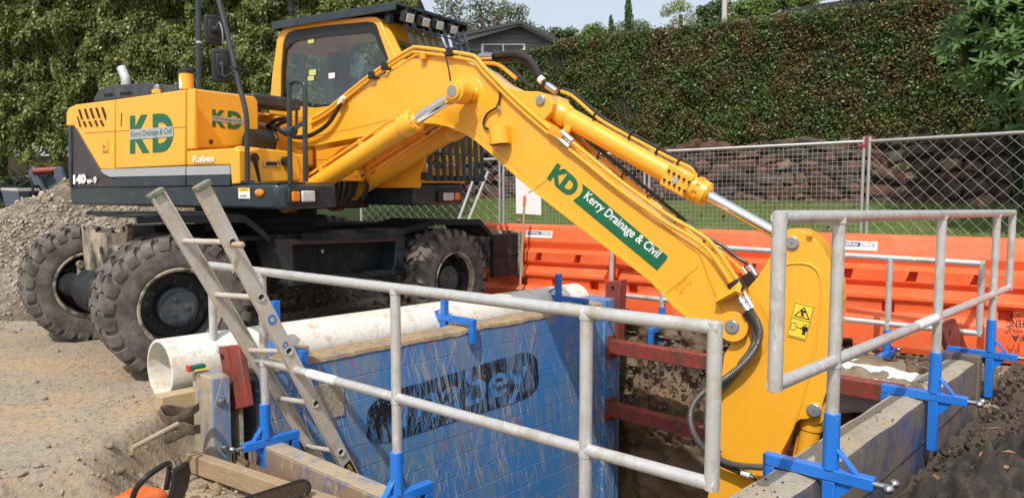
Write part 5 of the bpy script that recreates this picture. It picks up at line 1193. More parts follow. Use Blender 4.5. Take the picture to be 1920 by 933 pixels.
for i in range(5):
    for j in range(2):
        q = a_+d*(Lg-.31+i*.042)-L*.105+up*(-.035+j*.07); mb.cyl(q, q-L*.012, .010, 8)
mb.build('block_bolts', m_plas, o, kind='stuff')
mb = MB(); mb.obox(a_+d*(Lg-.24)-L*.106, d*.022, L*.001, up*.020); mb.build('nameplate', m_silv, o)
mb = MB()
for k in range(12):
    an = k*math.pi/6; q = a_+d*(Lg-.10)+(up*math.cos(an)+L*math.sin(an))*.088; mb.cyl(q-d*.0, q+d*.03, .009, 6)
mb.build('gland_bolts', m_yel2, o, kind='stuff')
mb = MB(); mb.lathe([(-.06,0),(-.06,.085),(.06,.085),(.06,0)], a_, L, 28); mb.build('foot_eye', m_yel, o)
mb = MB(); mb.lathe([(-.07,0),(-.07,.07),(.07,.07),(.07,0)], e_, L, 28); mb.build('rod_eye', m_yel, o)
for dz, m, r in ((.105, m_yel, .014), (.128, m_hose, .012)):
    pts = [a_+d*.10+up*(dz+.05), a_+d*.2+up*(dz+.06), a_+d*.36+up*(dz+.03), a_+d*.55+up*dz, a_+d*1.0+up*dz, a_+d*(Lg-.45)+up*dz, a_+d*(Lg-.30)+up*(dz+.005), a_+d*(Lg-.2)+up*(dz+.01)+(L*.0), a_+d*(Lg-.14)+up*.09]
    mb = MB(); mb.tube(smooth_path([q-L*.03 for q in pts], 4), r, 10); mb.build('pressure_pipe' if m is m_yel else 'hose', m, o)
for k in (.30, .52, .68, .80, .92):
    q = a_+d*(Lg*k)+up*.115-L*.03; mb = MB(); mb.tube([q+up*.034*math.cos(t_*math.pi/5)+L*.024*math.sin(t_*math.pi/5) for t_ in range(10)], .007, 6, closed=True); mb.build('cable_tie', m_plas, o)
mb = MB(); q = a_+d*.30-up*.06-L*.05; mb.obox(q, d*.03, L*.02, up*.03); mb.build('lug', m_yel, o, bevel=.004)
# small hoses and the boom work light
pipe([(833,98),(838,115),(842,135),(845,158)], .006, bw-.05, m_hose, 'cable')
pipe([(931,150),(937,170),(936,190),(930,203)], .008, bw-.02, m_hose, 'cable'); pipe([(930,203),(914,213),(907,227),(908,238),(918,243)], .009, bw-.02, m_hose, 'cable')
mb = MB(); q = pw(934,203,bw-.02); mb.cyl(q, q-L*.02+C*.02, .016, 10); P('cable_joint', mb, m_ste)
a_ = pw(918,240,bw-.06); b_ = pw(952,236,bw-.06); u_ = (b_-a_); dn = pw(937,270,bw-.06)-pw(934,238,bw-.06)
c_ = (a_+b_)/2; mb = MB(); mb.lathe([(0,0),(0,u_.length*.46),(dn.length,u_.length*.5),(dn.length+.004,u_.length*.46)], c_, dn, 28); o = P('boom_work_light', mb, m_yel)
mb = MB(); mb.lathe([(dn.length-.004,u_.length*.45),(dn.length-.004,0)], c_, dn, 24); mb.build('lamp_face', m_blk, o)
# decals on the boom
def tri_text(s, x0, y0, x1, y1, hx, hy, m, name, bold=0, par=EX, w_=bw-.005):
    p0 = pw(x0, y0, w_); return text(s, m, par, p0, pw(x1, y1, w_)-p0, pw(x0+hx, y0+hy, w_)-p0, name, bold=bold)
tri_text('KD', 1025, 334, 1069, 372, 20, -29, m_green, 'logo_lettering', .055)
gb = [(1083,353),(1090,348),(1252,482),(1249,489),(1237,506),(1075,376),(1085,365)]
gb = [(1092,344),(1252,480),(1249,487),(1232,507),(1074,376),(1086,367),(1092,358)]
mb = MB(); mb.prism(poly_w(gb, bw-.003), L*.002); o = P('logo_banner', mb, m_green, smooth=0)
tri_text('Kerry Drainage & Civil', 1090, 375, 1227, 488, 14, -17, m_wht, 'logo_lettering', .018, par=o)
tri_text('SERIES', 1266, 545, 1288, 522, -0, -9, m_yel2, 'cast_lettering'); tri_text('RCV 140', 1274, 553, 1296, 530, 0, -9, m_yel2, 'cast_lettering')
# ---- arm
arw = -.17
apx = [(1477,430),(1500,431),(1514,437),(1530,450),(1545,470),(1560,500),(1572,530),(1574,580),(1567,650),(1554,720),(1542,756),(1538,772),(1530,781),(1514,785),(1500,786),(1490,793),(1480,812),(1466,850),(1452,890),(1436,950),(1430,985),(1318,985),(1328,925),(1336,860),(1342,790),(1350,720),(1358,665),(1372,640),(1400,618),(1409,590),(1404,560),(1402,540),(1420,520),(1440,488),(1462,450)]
ao = poly_w(apx, arw); mb = MB(); mb.prism([q+L*.01 for q in ao], L*.25); P('arm', mb, m_yel, bevel=0, smooth=25)
mb = MB(); mb.prism(ao, L*.012); P('arm_side_plate', mb, m_yel, bevel=.004); mb = MB(); mb.prism([q+L*.258 for q in ao], L*.012); P('arm_side_plate', mb, m_yel, bevel=.004)
# raised stiffener following the outline
ri = [(1448,512),(1470,497),(1500,493),(1522,498),(1535,512),(1540,535),(1538,590),(1527,660),(1513,720),(1496,775),(1478,820),(1450,870)]
mb = MB(); mb.tube(smooth_path([pw(x, y, arw-.001) for x, y in ri], 4), .008, 8); P('arm_weld_seam', mb, m_yel)
weld([(1425,570),(1440,600),(1441,640),(1425,670),(1400,690)], .003, arw-.001)
pin(1486, 455, arw, .040, .048, .008); pin(1527, 768, arw, .042, .050, .008)
mb = MB(); q = pw(1520,437,arw-.01); mb.cyl(q, q-L*.02, .02, 8); P('grease_lug', mb, m_yel)
# the wide face plate behind the pivot
# warning decals
def quad_w(pts, w_, m, name, par=EX, off=.001):
    mb = MB(); mb.prism(poly_w(pts, w_), L*off); return P(name, mb, m, par, smooth=0)
fx = lambda u_, v_: (1491+36*u_+(-16)*v_, 564.5+9.5*u_+64*v_)
aw2 = arw-.0075
st = quad_w([fx(0,0), fx(1,0), fx(1,1), fx(0,1)], aw2, m_ywarn, 'warning_sticker')
def line(p_, q_, wd=.0022, par=st, z=.0015):
    a_ = pw(*fx(*p_), aw2-z); b_ = pw(*fx(*q_), aw2-z); MBx.bar(a_, b_, .001, wd*2, L.cross((b_-a_)).normalized()) if False else MBx.obox((a_+b_)/2, (b_-a_)/2, L*.0005, L.cross((b_-a_).normalized())*wd)
MBx = MB()
for a1, b1 in (((.52,.10),(.14,.40)), ((.14,.40),(.90,.40)), ((.90,.40),(.52,.10)), ((.03,.47),(.97,.47)), ((.03,.03),(.97,.03)), ((.97,.03),(.97,.97)), ((.97,.97),(.03,.97)), ((.03,.97),(.03,.03)),
               ((.10,.60),(.32,.60)), ((.32,.60),(.32,.80)), ((.32,.80),(.10,.80)), ((.10,.80),(.10,.60)), ((.40,.70),(.62,.70)),
               ((.38,.21),(.66,.21))):
    line(a1, b1, .0028 if b1 in ((.14,.40),(.90,.40),(.52,.10)) else .0014)
line((.38,.215), (.66,.215), .006)
for a1, b1, wd in (((.50,.25),(.52,.31),.006), ((.52,.31),(.60,.36),.004), ((.52,.31),(.46,.36),.004), ((.50,.26),(.40,.29),.003), ((.80,.62),(.80,.74),.014), ((.76,.74),(.75,.86),.005), ((.84,.74),(.85,.86),.005), ((.70,.63),(.69,.74),.004), ((.91,.63),(.92,.74),.004), ((.80,.56),(.80,.585),.009),
                   ((.40,.70),(.44,.68),.003), ((.40,.70),(.44,.72),.003), ((.62,.70),(.58,.68),.003), ((.62,.70),(.58,.72),.003)):
    line(a1, b1, wd)
P('pictogram', MBx, m_blk, st, smooth=0)
# corrugated hoses
def corr(pts, w_, r=.024):
    path = smooth_path([pw(x, y, w_) for x, y in pts], 8)
    # resample evenly
    out_ = [path[0]]; step = .0075; acc = 0
    for i in range(1, len(path)):
        a_, b_ = path[i-1], path[i]; ln_ = (b_-a_).length; pos = step-acc
        while pos <= ln_: out_.append(a_+(b_-a_)*(pos/ln_)); pos += step
        acc = (ln_-(pos-step))
    mb = MB(); mb.tube(out_, [r if i % 2 else r*.80 for i in range(len(out_))], 12); P('corrugated_hose', mb, m_corr, smooth=60)
hA = [(1406,580),(1420,603),(1425,625),(1418,650),(1398,677),(1372,700),(1340,722),(1312,742),(1297,766),(1295,792),(1305,820),(1325,845),(1352,862),(1385,872),(1445,876)]
corr(hA, arw-.10); corr([(x+ -9, y+5) for x, y in hA[:5]]+[(1386,692),(1360,722),(1338,745),(1326,775),(1326,800),(1334,830),(1350,850)], arw-.05)
pipe([(1350,868),(1375,879),(1392,886)], .018, arw-.08, m_hose, 'hose'); 
mb = MB(); mb.cyl(pw(1390,884,arw-.08), pw(1406,890,arw-.08), .024, 12); P('hose_collar', mb, m_whit); mb = MB(); mb.tube(smooth_path([pw(x,y,arw-.08) for x,y in ((1406,890),(1415,896),(1419,908),(1419,918))],4), .015, 10); P('hose_fitting', mb, m_chr)
pipe([(1417,916),(1414,935),(1410,960)], .016, arw-.07, m_yel, 'arm_pipe')
# bucket cylinder
a_ = pw(1527,768,-.05); b_ = pw(1505,880,-.05); d = (b_-a_).normalized()
o = cylr(a_+d*.05, b_+d*.4, .066, m_yel, 'bucket_cylinder'); mb = MB(); mb.lathe([(-.07,0),(-.07,.08),(.07,.08),(.07,0)], a_, L, 24); mb.lathe([(.07,.066),(.07,.074),(.13,.074),(.13,.066)], a_, d, 28); mb.build('foot_eye', m_yel, o)
pipe([(1505,800),(1494,830),(1486,870),(1480,900)], .010, -.05, m_yel2, 'arm_pipe'); 
mb = MB(); q = pw(1503,866,-.08); mb.obox(q, C*.03, L*.02, Z3*.03); P('cylinder_port', mb, m_yel2, bevel=.004)
# black hoses between hood and boom
for pts in (((495,236),(515,238),(540,254),(565,257),(590,250),(615,232),(633,205),(640,190)), ((512,258),(505,240),(515,226),(535,222)), ((520,262),(514,246),(524,232),(542,226))):
    pipe(list(pts), .020, -.26, m_hose, 'hose')
mb = MB(); mb.cyl(pw(488,233,-.26), pw(500,236,-.26), .024, 12); P('hose_fitting', mb, m_whit); mb = MB(); mb.cyl(pw(636,196,-.26), pw(645,182,-.26), .022, 12); P('hose_fitting', mb, m_whit)
# ================================================================== ROADSIDE AND BACKDROP
# ---- barriers
BD = V((.86,-.51,0)).normalized(); BN = V((-.51,-.86,0)).normalized()      # along, towards the road works
B0 = V((.26,9.4,0))+BD*1.2
def Bp(t, q, z): return B0+BD*t+BN*q+Z3*z
half = [(0,1.10),(.085,1.095),(.115,1.07),(.150,.915),(.155,.90),(.135,.835),(.125,.815),(.205,.775),(.210,.665),(.205,.655),(.165,.625),(.165,.60),(.255,.545),(.275,.535),(.275,.50),(.240,.470),(.235,.40),(.240,.375),(.300,.315),(.305,.06),(.285,.0)]
poly = [(q, z) for q, z in half]+[(-q, z) for q, z in reversed(half[1:])]
BL = 1.94
def barrier_proto():
    mb = MB(); mb.prism([V((0, -q, z)) for q, z in poly], V((BL,0,0)))
    o = mb.build('body', m_orange, None); 
    cut = MB()
    for (x, z, w_, h_, q) in ((.42,.715,.05,.05,.21),(.98,.715,.05,.05,.21),(1.5,.715,.05,.05,.21)):
        cut.add([V((x-w_,-q-.05,z-h_)),V((x+w_*.8,-q-.05,z-h_)),V((x+w_*1.2,-q-.05,z+h_)),V((x-w_*.2,-q-.05,z+h_)),V((x-w_*.9,-q+.13,z-h_)),V((x+w_*.8,-q+.13,z-h_)),V((x+w_*1.2,-q+.13,z+h_)),V((x-w_*.2,-q+.13,z+h_))],
                [(0,1,2,3),(7,6,5,4),(0,4,5,1),(1,5,6,2),(2,6,7,3),(3,7,4,0)])
    for x in (.22,.80,1.25,1.74):
        cut.obox(V((x,-.26,.42)), V((.055,0,0)), V((0,.14,0)), V((0,0,.05)))
    for x in (.35, 1.45): cut.obox(V((x,0,.03)), V((.16,0,0)), V((0,.5,0)), V((0,0,.07)))
    for s in (0, BL): cut.obox(V((s,-.24,.50)), V((.06,0,0)), V((0,.10,0)), V((0,0,.13)))
    c = cut.build('cutter', m_orange, None, smooth=0)
    b = o.modifiers.new('b', 'BOOLEAN'); b.object = c; b.operation = 'DIFFERENCE'; b.solver = 'EXACT'
    bv = o.modifiers.new('v', 'BEVEL'); bv.width = .014; bv.segments = 3; bv.limit_method = 'ANGLE'; bv.angle_limit = rad(18)
    dg = bpy.context.evaluated_depsgraph_get(); me = bpy.data.meshes.new_from_object(o.evaluated_get(dg)); me.name = 'barrier_body'
    bpy.data.objects.remove(o); bpy.data.objects.remove(c)
    me.polygons.foreach_set('use_smooth', [True]*len(me.polygons)); me.set_sharp_from_angle(angle=rad(35))
    return me
bme = barrier_proto()
if True:
    kme = MB()
    kme.cyl(V((BL+.02,0,-.06)), V((BL+.02,0,.06)), .07, 16)
    ko = kme.build('hinge_lug', m_orange, None); km = ko.data; bpy.data.objects.remove(ko)
blabs = {-3: 'orange water filled barrier furthest left, mostly behind the excavator', -2: 'orange water filled barrier behind the dozer blade', -1: 'orange water filled barrier with a small white hire label, behind the yellow boom', 0: 'orange water filled barrier between the boom and the arm', 1: 'orange water filled barrier right of the arm, with a blue and white label', 2: 'orange water filled barrier at the right edge with black upside down lettering'}
BZ = -.16
bars = {}
for k in range(-1, 3):
    off = -.10 if k == 2 else 0
    loc = Bp(k*2.0, off*-1, BZ-(.0 if k < 2 else .04)); t = thing('water_barrier', blabs[k], 'road barrier', loc, 'orange water filled barriers along the fence')
    rz = math.atan2(BD.y, BD.x)
    o = bpy.data.objects.new('body', bme); COL.objects.link(o); o.parent = t; ORG[o.name] = V(loc)
    o.rotation_euler.z = rz
    for z in (.2, .55, .85):
        o2 = bpy.data.objects.new('hinge_lug', km); COL.objects.link(o2); o2.parent = t; o2.rotation_euler.z = rz; o2.location.z = z
    bars[k] = t
def blabel(k, x0, x1, zt_, zb_, q0, q1, par, nm='hire_label', m=m_whit):
    b = Bp(k*2.0, 0, BZ); pl = [b+BD*x+BN*q+Z3*z for x, q, z in ((x0,q1,zb_),(x1,q1,zb_),(x1,q0,zt_),(x0,q0,zt_))]
    mb = MB(); mb.prism(pl, -BN*.002+Z3*-.0005); return mb.build(nm, m, par, smooth=0), pl
for k, x0 in ((-1, .78), (1, .32)):
    o, pl = blabel(k, x0, x0+.36, 1.03, .945, .127, .147, bars[k])
    n_ = (pl[1]-pl[0]).cross(pl[3]-pl[0]).normalized(); n_ = n_ if n_.dot(BN) > 0 else -n_
    w1 = pl[1]-pl[0]; h1 = pl[3]-pl[0]
    mb = MB(); mb.prism([pl[0]+w1*a+h1*b_+n_*.0015 for a, b_ in ((.05,.42),(.58,.42),(.58,.88),(.05,.88))], n_*.001); mb.build('label_band', mat('label_blue', (.03,.06,.28), .4) if k == -1 else bpy.data.materials['label_blue'], o, smooth=0)
    mb = MB(); mb.prism([pl[0]+w1*a+h1*b_+n_*.0015 for a, b_ in ((.60,.42),(.95,.42),(.95,.88),(.60,.88))], n_*.001); mb.build('label_band', m_silv, o, smooth=0)
    text('mabey', m_whit, o, pl[0]+w1*.09+h1*.45+n_*.004, w1*.44, h1*.38, 'label_lettering', bold=.03); text('hire', m_whit, o, pl[0]+w1*.65+h1*.5+n_*.004, w1*.22, h1*.32, 'label_lettering', bold=.03)
    text('0800 000 HIRE', m_blk, o, pl[0]+w1*.5+h1*.12+n_*.004, w1*.42, h1*.16, 'label_lettering') if False else None
bt = bars[2]
for s, (x0, y0, x1, y1, h_), qq in (('0800', (1921,586,1894,587,10), .279), ('FENC', (1921,600,1888,601,14), .262), ('FA', (1921,626,1896,627,13), .305)):
    pn = BN; pp0 = B0+BD*4+BN*(.10+qq)
    def qz(z):
        zr = z-(BZ-.04)
        for (qa_, za_), (qb_, zb2) in zip(half, half[1:]):
            if za_ >= zr >= zb2 and za_ > zb2: return qa_+(qb_-qa_)*(za_-zr)/(za_-zb2)
        return .25
    pp0 = B0+BD*4+BN*(.10+qq); a_ = hit(x0, y0, BN, pp0); b_ = hit(x1, y1, BN, pp0); c_ = hit(x0, y0+h_, BN, pp0)
    vs, fs = text_mesh(s, .02); l0 = min(v.x for v in vs); l1 = max(v.x for v in vs); g0 = min(v.y for v in vs); g1 = max(v.y for v in vs)
    mb = MB(); pts_ = []
    for v in vs:                                   # printed on the ribbed face, so it follows the profile
        q = a_+(b_-a_)*((v.x-l0)/(l1-l0))+(c_-a_)*((v.y-g0)/(g1-g0)); pts_.append(q+BN*(qz(q.z)-qq+.003))
    mb.add(pts_, fs); mb.build('lettering', m_blk, bt, smooth=0)
# ---- fence
FJ = [(V((-2.75,13.7,0)),1.82),(V((-.17,12.4,0)),1.85),(V((2.0,11.3,0)),1.91),(V((4.64,10.0,0)),1.99),(V((6.75,7.5,0)),2.03)]
def fence(i, chain, lab):
    (a_, za), (b_, zb_) = FJ[i], FJ[i+1]; d = (b_-a_).normalized(); a_ = a_+d*.035; b_ = b_-d*.035; z0 = -.10
    t = thing('mesh_fence', lab, 'fence', V((a_.x, a_.y, z0)), 'temporary site fence panels')
    for (q, z) in ((a_, za), (b_, zb_)): mb = MB(); mb.cyl(V((q.x,q.y,z0)), V((q.x,q.y,z+.06)), .021, 12); mb.build('post', m_galv2, t)
    A0 = V((a_.x,a_.y,za)); B0_ = V((b_.x,b_.y,zb_)); mb = MB(); mb.cyl(A0, B0_, .021, 12); mb.build('top_rail', m_galv2, t)
    A1 = V((a_.x,a_.y,.02)); B1 = V((b_.x,b_.y,.02)); mb = MB(); mb.cyl(A1, B1, .019, 12); mb.build('bottom_rail', m_galv2, t)
    mb = MB(); ln = (b_-a_).length; f = lambda s, v: A1+(B1-A1)*(s/ln)+((A0+(B0_-A0)*(s/ln))-(A1+(B1-A1)*(s/ln)))*v; r = .0023; nrm_ = d.cross(Z3)
    if not chain:
        n = int(ln/.062)
        for k in range(1, n): mb.tube([f(ln*k/n, 0), f(ln*k/n, 1)], r, 4)
        m_ = 31
        for k in range(1, m_): mb.tube([f(0, k/m_)+nrm_*.004, f(ln, k/m_)+nrm_*.004], r, 4)
    else:
        n = int(ln/.085); m_ = 24
        for k in range(n):
            pts = []
            for j in range(m_+1):
                s = ln*(k+.5)/n+(.5*ln/n)*(1 if (j+k) % 2 else -1)*.97
                pts.append(f(min(max(s, 0), ln), j/m_)+nrm_*(.003 if j % 2 else -.003))
            for j in range(m_): mb.tube([pts[j], pts[j+1]], .0019, 4, cap=False)
    mb.build('mesh', m_galv2, t, smooth=0, kind='stuff'); return t
fence(0, True, 'site fence panel at the left, partly behind the excavator cab'); fence(1, False, 'site fence panel with a white notice board, behind the yellow boom')
fence(2, False, 'site fence panel of square mesh between the arm cylinder and the paired posts'); fence(3, True, 'site fence panel of diamond chain link at the right edge')
q = V((FJ[3][0].x, FJ[3][0].y, 0)); mb = MB(); mb.bar(q+V((-.12,0,1.93)), q+V((.06,0,1.95)), .03, .04); mb.obox(q+Z3*1.98, V((.035,0,0)), V((0,.02,0)), Z3*.06); tag(mb.build('fence_clip', m_red, None, loc=q+Z3*1.9, bevel=.004), 'rusty clip joining the paired fence posts', 'clip')
dF = (FJ[2][0]-FJ[1][0]).normalized(); nF = dF.cross(Z3)
if nF.y > 0: nF = -nF
pF = FJ[1][0]+nF*.04
pl = [hit(x, y, nF, pF) for x, y in ((967,328),(1014,331),(1015,403),(968,400))]; mb = MB(); mb.prism(pl, nF*.006); tag(mb.build('notice_board', m_wht, None, loc=sum(pl, V())/4, smooth=0), 'blank white board hung on the fence behind the boom', 'sign')
for (x0,y0,x1,y1) in ((915,322,880,408),(890,330,862,406)):
    a_ = pY(x0,y0,12.2); b_ = pY(x1,y1,11.6); mb = MB(); mb.cyl(a_, b_-(a_-b_)*.5, .022, 10); tag(mb.build('fence_brace', m_galv2, None, loc=b_), ('right' if x0 > 900 else 'left')+' slanting brace tube of the fence near the cab guard', 'brace', 'slanting fence braces')
mb = MB(); a_ = pY(984,366,9.0); b_ = pY(975,545,9.0); mb.cyl(a_+(b_-a_)*.11, b_, .014, 10); t = thing('garden_tool', 'wooden handled tool with an orange grip leaning on the barrier beside the dozer blade', 'tool', b_); mb.build('handle', m_timb, t)
mb = MB(); mb.tube([a_, a_+(b_-a_)*.02, a_+(b_-a_)*.11], [.010,.019,.017], 12); mb.build('grip', m_orange, t)
mb = MB(); mb.obox(b_-Z3*.1, V((.07,0,0)), V((0,.008,0)), Z3*.12); mb.build('blade', m_dark, t, bevel=.01)
# ---- lawn bank
def lawn_z(m): return -.14+1.27*sstep(m, 9.6, 17.2)*1.0
mb = MB(); vs = []; es = list(np.linspace(-26, 14, 90)); ms = list(np.linspace(9.3, 17.6, 26))
for e in es:
    for m_ in ms: q = R(e, m_, 0); vs.append(R(e, m_, lawn_z(m_)+.02*noise.noise(V((q.x, q.y, 0)))))
nm_ = len(ms); mb.add(vs, [(i*nm_+j, (i+1)*nm_+j, (i+1)*nm_+j+1, i*nm_+j+1) for i in range(len(es)-1) for j in range(nm_-1)])
m_lawn = mat('lawn_soil', (.08,.13,.02), .95, var=.4, scale=3, bump=.5, layers=(((.16,.15,.05), 1.2, .5, .65, None, .6),))
struct(mb.build('lawn', m_lawn, None, smooth=60))
def quads(name, P4, m, parent=None, loc=None):      # P4: (n,4,3)
    n = len(P4); V_ = P4.reshape(-1, 3); me = bpy.data.meshes.new(name)
    if parent: V_ = V_-np.array(ORG[parent.name])
    me.vertices.add(n*4); me.vertices.foreach_set('co', V_.ravel().astype(np.float32)); me.loops.add(n*4); me.loops.foreach_set('vertex_index', np.arange(n*4, dtype=np.int32))
    me.polygons.add(n); me.polygons.foreach_set('loop_start', np.arange(0, n*4, 4, dtype=np.int32)); me.update(); me.materials.append(m)
    o = bpy.data.objects.new(name, me); COL.objects.link(o)
    if parent: o.parent = parent; ORG[o.name] = ORG[parent.name]
    o['kind'] = 'stuff'; return o
def leaves(ctr, size, bias, rs, hang=0.0, aspect=.5, spread=1.0):
    n = len(ctr); nr = rs.normal(size=(n, 3))*spread+np.asarray(bias); nr /= np.linalg.norm(nr, axis=1)[:, None]
    t = rs.normal(size=(n, 3)); t[:, 2] -= hang; t -= nr*(t*nr).sum(1)[:, None]; t /= np.linalg.norm(t, axis=1)[:, None]
    b = np.cross(nr, t); s = (size*rs.uniform(.65, 1.35, n))[:, None]
    return np.stack([ctr-t*s*.5, ctr+b*s*aspect*.5+nr*s*.06, ctr+t*s*.55, ctr-b*s*aspect*.5+nr*s*.06], 1)
rs_ = np.random.RandomState(4)
en, nn_ = np.array(E), np.array(N)
def Rn(e, m_, z): return e[:, None]*en+m_[:, None]*nn_+z[:, None]*np.array([0,0,1.])
n = 90000; e = rs_.uniform(-13, 4.5, n); m_ = 10.0+rs_.uniform(0, 1, n)**1.3*6.4; z = np.array([lawn_z(a) for a in m_])
c_ = Rn(e, m_, z); hgt = rs_.uniform(.025, .06, n); an = rs_.uniform(0, 6.28, n); wd = .006
dx = np.stack([np.cos(an)*wd, np.sin(an)*wd, np.zeros(n)], 1); tp = np.stack([rs_.normal(0, .015, n), rs_.normal(0, .015, n), hgt], 1)
P4 = np.stack([c_-dx, c_+dx, c_+tp+dx*.2, c_+tp-dx*.2], 1)
m_grass = leafmat('grass_blades', [(.10,.16,.025), (.15,.20,.035), (.20,.22,.055), (.08,.12,.02)], .6, patch=((.26,.22,.09), .9, .52, .68, .7), transl=.3)
tag(quads('grass', P4, m_grass), 'short green grass on the bank behind the fence', 'grass')
c_ = Rn(rs_.uniform(-10, 3, 160), rs_.uniform(11, 16, 160), np.zeros(160)); 
for i in range(160): c_[i, 2] = lawn_z(V(c_[i]).dot(N))+.05
tag(quads('fallen_leaves', leaves(c_, .10, (0,0,1.5), rs_, aspect=.8), m_leafd), 'brown leaves lying on the grass bank', 'leaves')
# ---- stone wall
WM = 16.45
wt = thing('stone_wall', 'low wall of rough volcanic stones under the clipped hedge', 'wall', R(-4, WM+.2, .9))
mb = MB(); mb.obox(R(-5, WM+.28, 1.62), E*13.5, N*.2, Z3*.68); mb.build('mortar_core', m_mort, wt)
m_caps = [m_stone]+[mat('volcanic_stone_'+nm, c, .95, var=.5, scale=5, bump=1, bscale=14, layers=(((.20,.15,.10), 6, .55, .7, None, .6), ((.03,.022,.02), 9, .52, .62, None, .7))) for nm, c in (('grey', (.075,.060,.05)), ('tan', (.19,.13,.08)), ('red', (.10,.045,.032)), ('dark', (.050,.036,.03)))]
SM = []
for k in range(10):
    bm = bmesh.new(); bmesh.ops.create_cube(bm, size=1); bmesh.ops.bevel(bm, geom=bm.edges[:]+bm.verts[:], offset=.24, segments=1, affect='EDGES')
    rr = np.random.RandomState(k+20)
    for v in bm.verts: v.co += V(rr.uniform(-.10, .10, 3))
    me = bpy.data.meshes.new('stone'); bm.to_mesh(me); bm.free(); me.materials.append(m_caps[(0,0,1,1,2,3,0,4,3,4)[k]]); me.polygons.foreach_set('use_smooth', [True]*len(me.polygons)); me.set_sharp_from_angle(angle=rad(50)); SM.append(me)
row = 0; z = 1.03; cnt = 0; org = ORG[wt.name]; rw_ = random.Random(12)
while z < 2.24 and cnt < 298:
    hgt = (.19,.24,.21,.25,.22,.2)[row % 6]; e = -13.6+rw_.uniform(0,.2)
    while e < 3.6 and cnt < 298:
        wd = rw_.choice((.2,.28,.34,.42,.55))*rw_.uniform(.9,1.1); o = bpy.data.objects.new('stone', rw_.choice(SM)); COL.objects.link(o); o.parent = wt
        o.location = R(e+wd/2, WM+.08+rw_.uniform(-.05,.05), z+hgt/2+rw_.uniform(-.07,.07))-org; o.scale = (wd*rw_.uniform(1,1.25), .28, hgt*rw_.uniform(.9,1.5))
        o.rotation_euler = (rw_.uniform(-.15,.15), rw_.choice((0,math.pi))+rw_.uniform(-.5,.5), math.atan2(E.y, E.x)+rw_.uniform(-.12,.12)); e += wd; cnt += 1
    z += hgt; row += 1
# ---- hedge
HM = WM+.05
hz0, hz1 = 2.18, 4.92
ht = thing('clipped_hedge', 'tall clipped hedge of small green and reddish leaves on top of the stone wall', 'hedge', R(-3, HM+.6, 2.2))
m_hedge = leafmat('hedge_leaf', [(.050,.11,.018), (.08,.16,.025), (.14,.21,.04), (.026,.052,.014), (.12,.155,.035), (.055,.11,.022), (.16,.095,.045)], .45, patch=((.17,.06,.035), 1.8, .46, .60, .5), transl=.15)
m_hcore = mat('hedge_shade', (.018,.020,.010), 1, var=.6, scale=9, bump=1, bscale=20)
def hsurf(e, z): return .20*np.array([noise.noise(V((a*.9, b*.9, 3)))+.6*noise.noise(V((a*3, b*3, 7))) for a, b in zip(e, z)])
def htop(e): return hz1-.0*e
n = 145000; e = rs_.uniform(-16, 5.5, n); z = rs_.uniform(hz0, hz1+.03, n)
z -= np.where((e < -9.3) & (z > 4.6), .14, 0); off = hsurf(e, z); m_ = HM+off+np.abs(rs_.normal(0, .11, n))-.04
P1 = leaves(Rn(e, m_, z), .058, -nn_*.7+np.array([0,0,.35]), rs_, hang=.2, aspect=.6)
n = 34000; e2 = rs_.uniform(-16, 5.5, n); m2 = rs_.uniform(HM, HM+1.3, n); z2 = hz1+rs_.normal(0, .045, n)+.05*np.array([noise.noise(V((a*1.5,b*1.5,0))) for a, b in zip(e2, m2)])
z2 += np.where(rs_.uniform(0,1,n) < .04, rs_.uniform(0,.14,n), 0)
z2 -= np.where(e2 < -9.3, .14, 0)
P2 = leaves(Rn(e2, m2, z2), .060, np.array([0,0,.7]), rs_, aspect=.6)
n = 9000; e3 = -16+rs_.normal(0,.05,n); m3 = rs_.uniform(HM, HM+1.3, n); z3 = rs_.uniform(hz0, hz1, n)
P3 = leaves(Rn(e3, m3, z3), .060, -en*.7, rs_, aspect=.6)
quads('foliage', np.concatenate([P1, P2, P3]), m_hedge, ht)
mb = MB(); mb.obox(R(-5.25, HM+.72, (hz0+hz1)/2-.04), E*10.6, N*.60, Z3*((hz1-hz0)/2-.05)); mb.build('shade_core', m_hcore, ht)  # dark box added to block the view through, coloured as inner shade
mb = MB()
for i in range(420):
    e_ = rw_.uniform(-9.8, 5); z_ = rw_.uniform(hz0+.3, hz1-.1); a_ = R(e_, HM+.05, z_); mb.tube([a_, a_+E*rw_.uniform(-.1,.1)+Z3*rw_.uniform(.12,.35)-N*.05], .004, 4)
mb.build('twigs', mat('hedge_twig', (.20,.12,.07), .8), ht, smooth=0, kind='stuff')
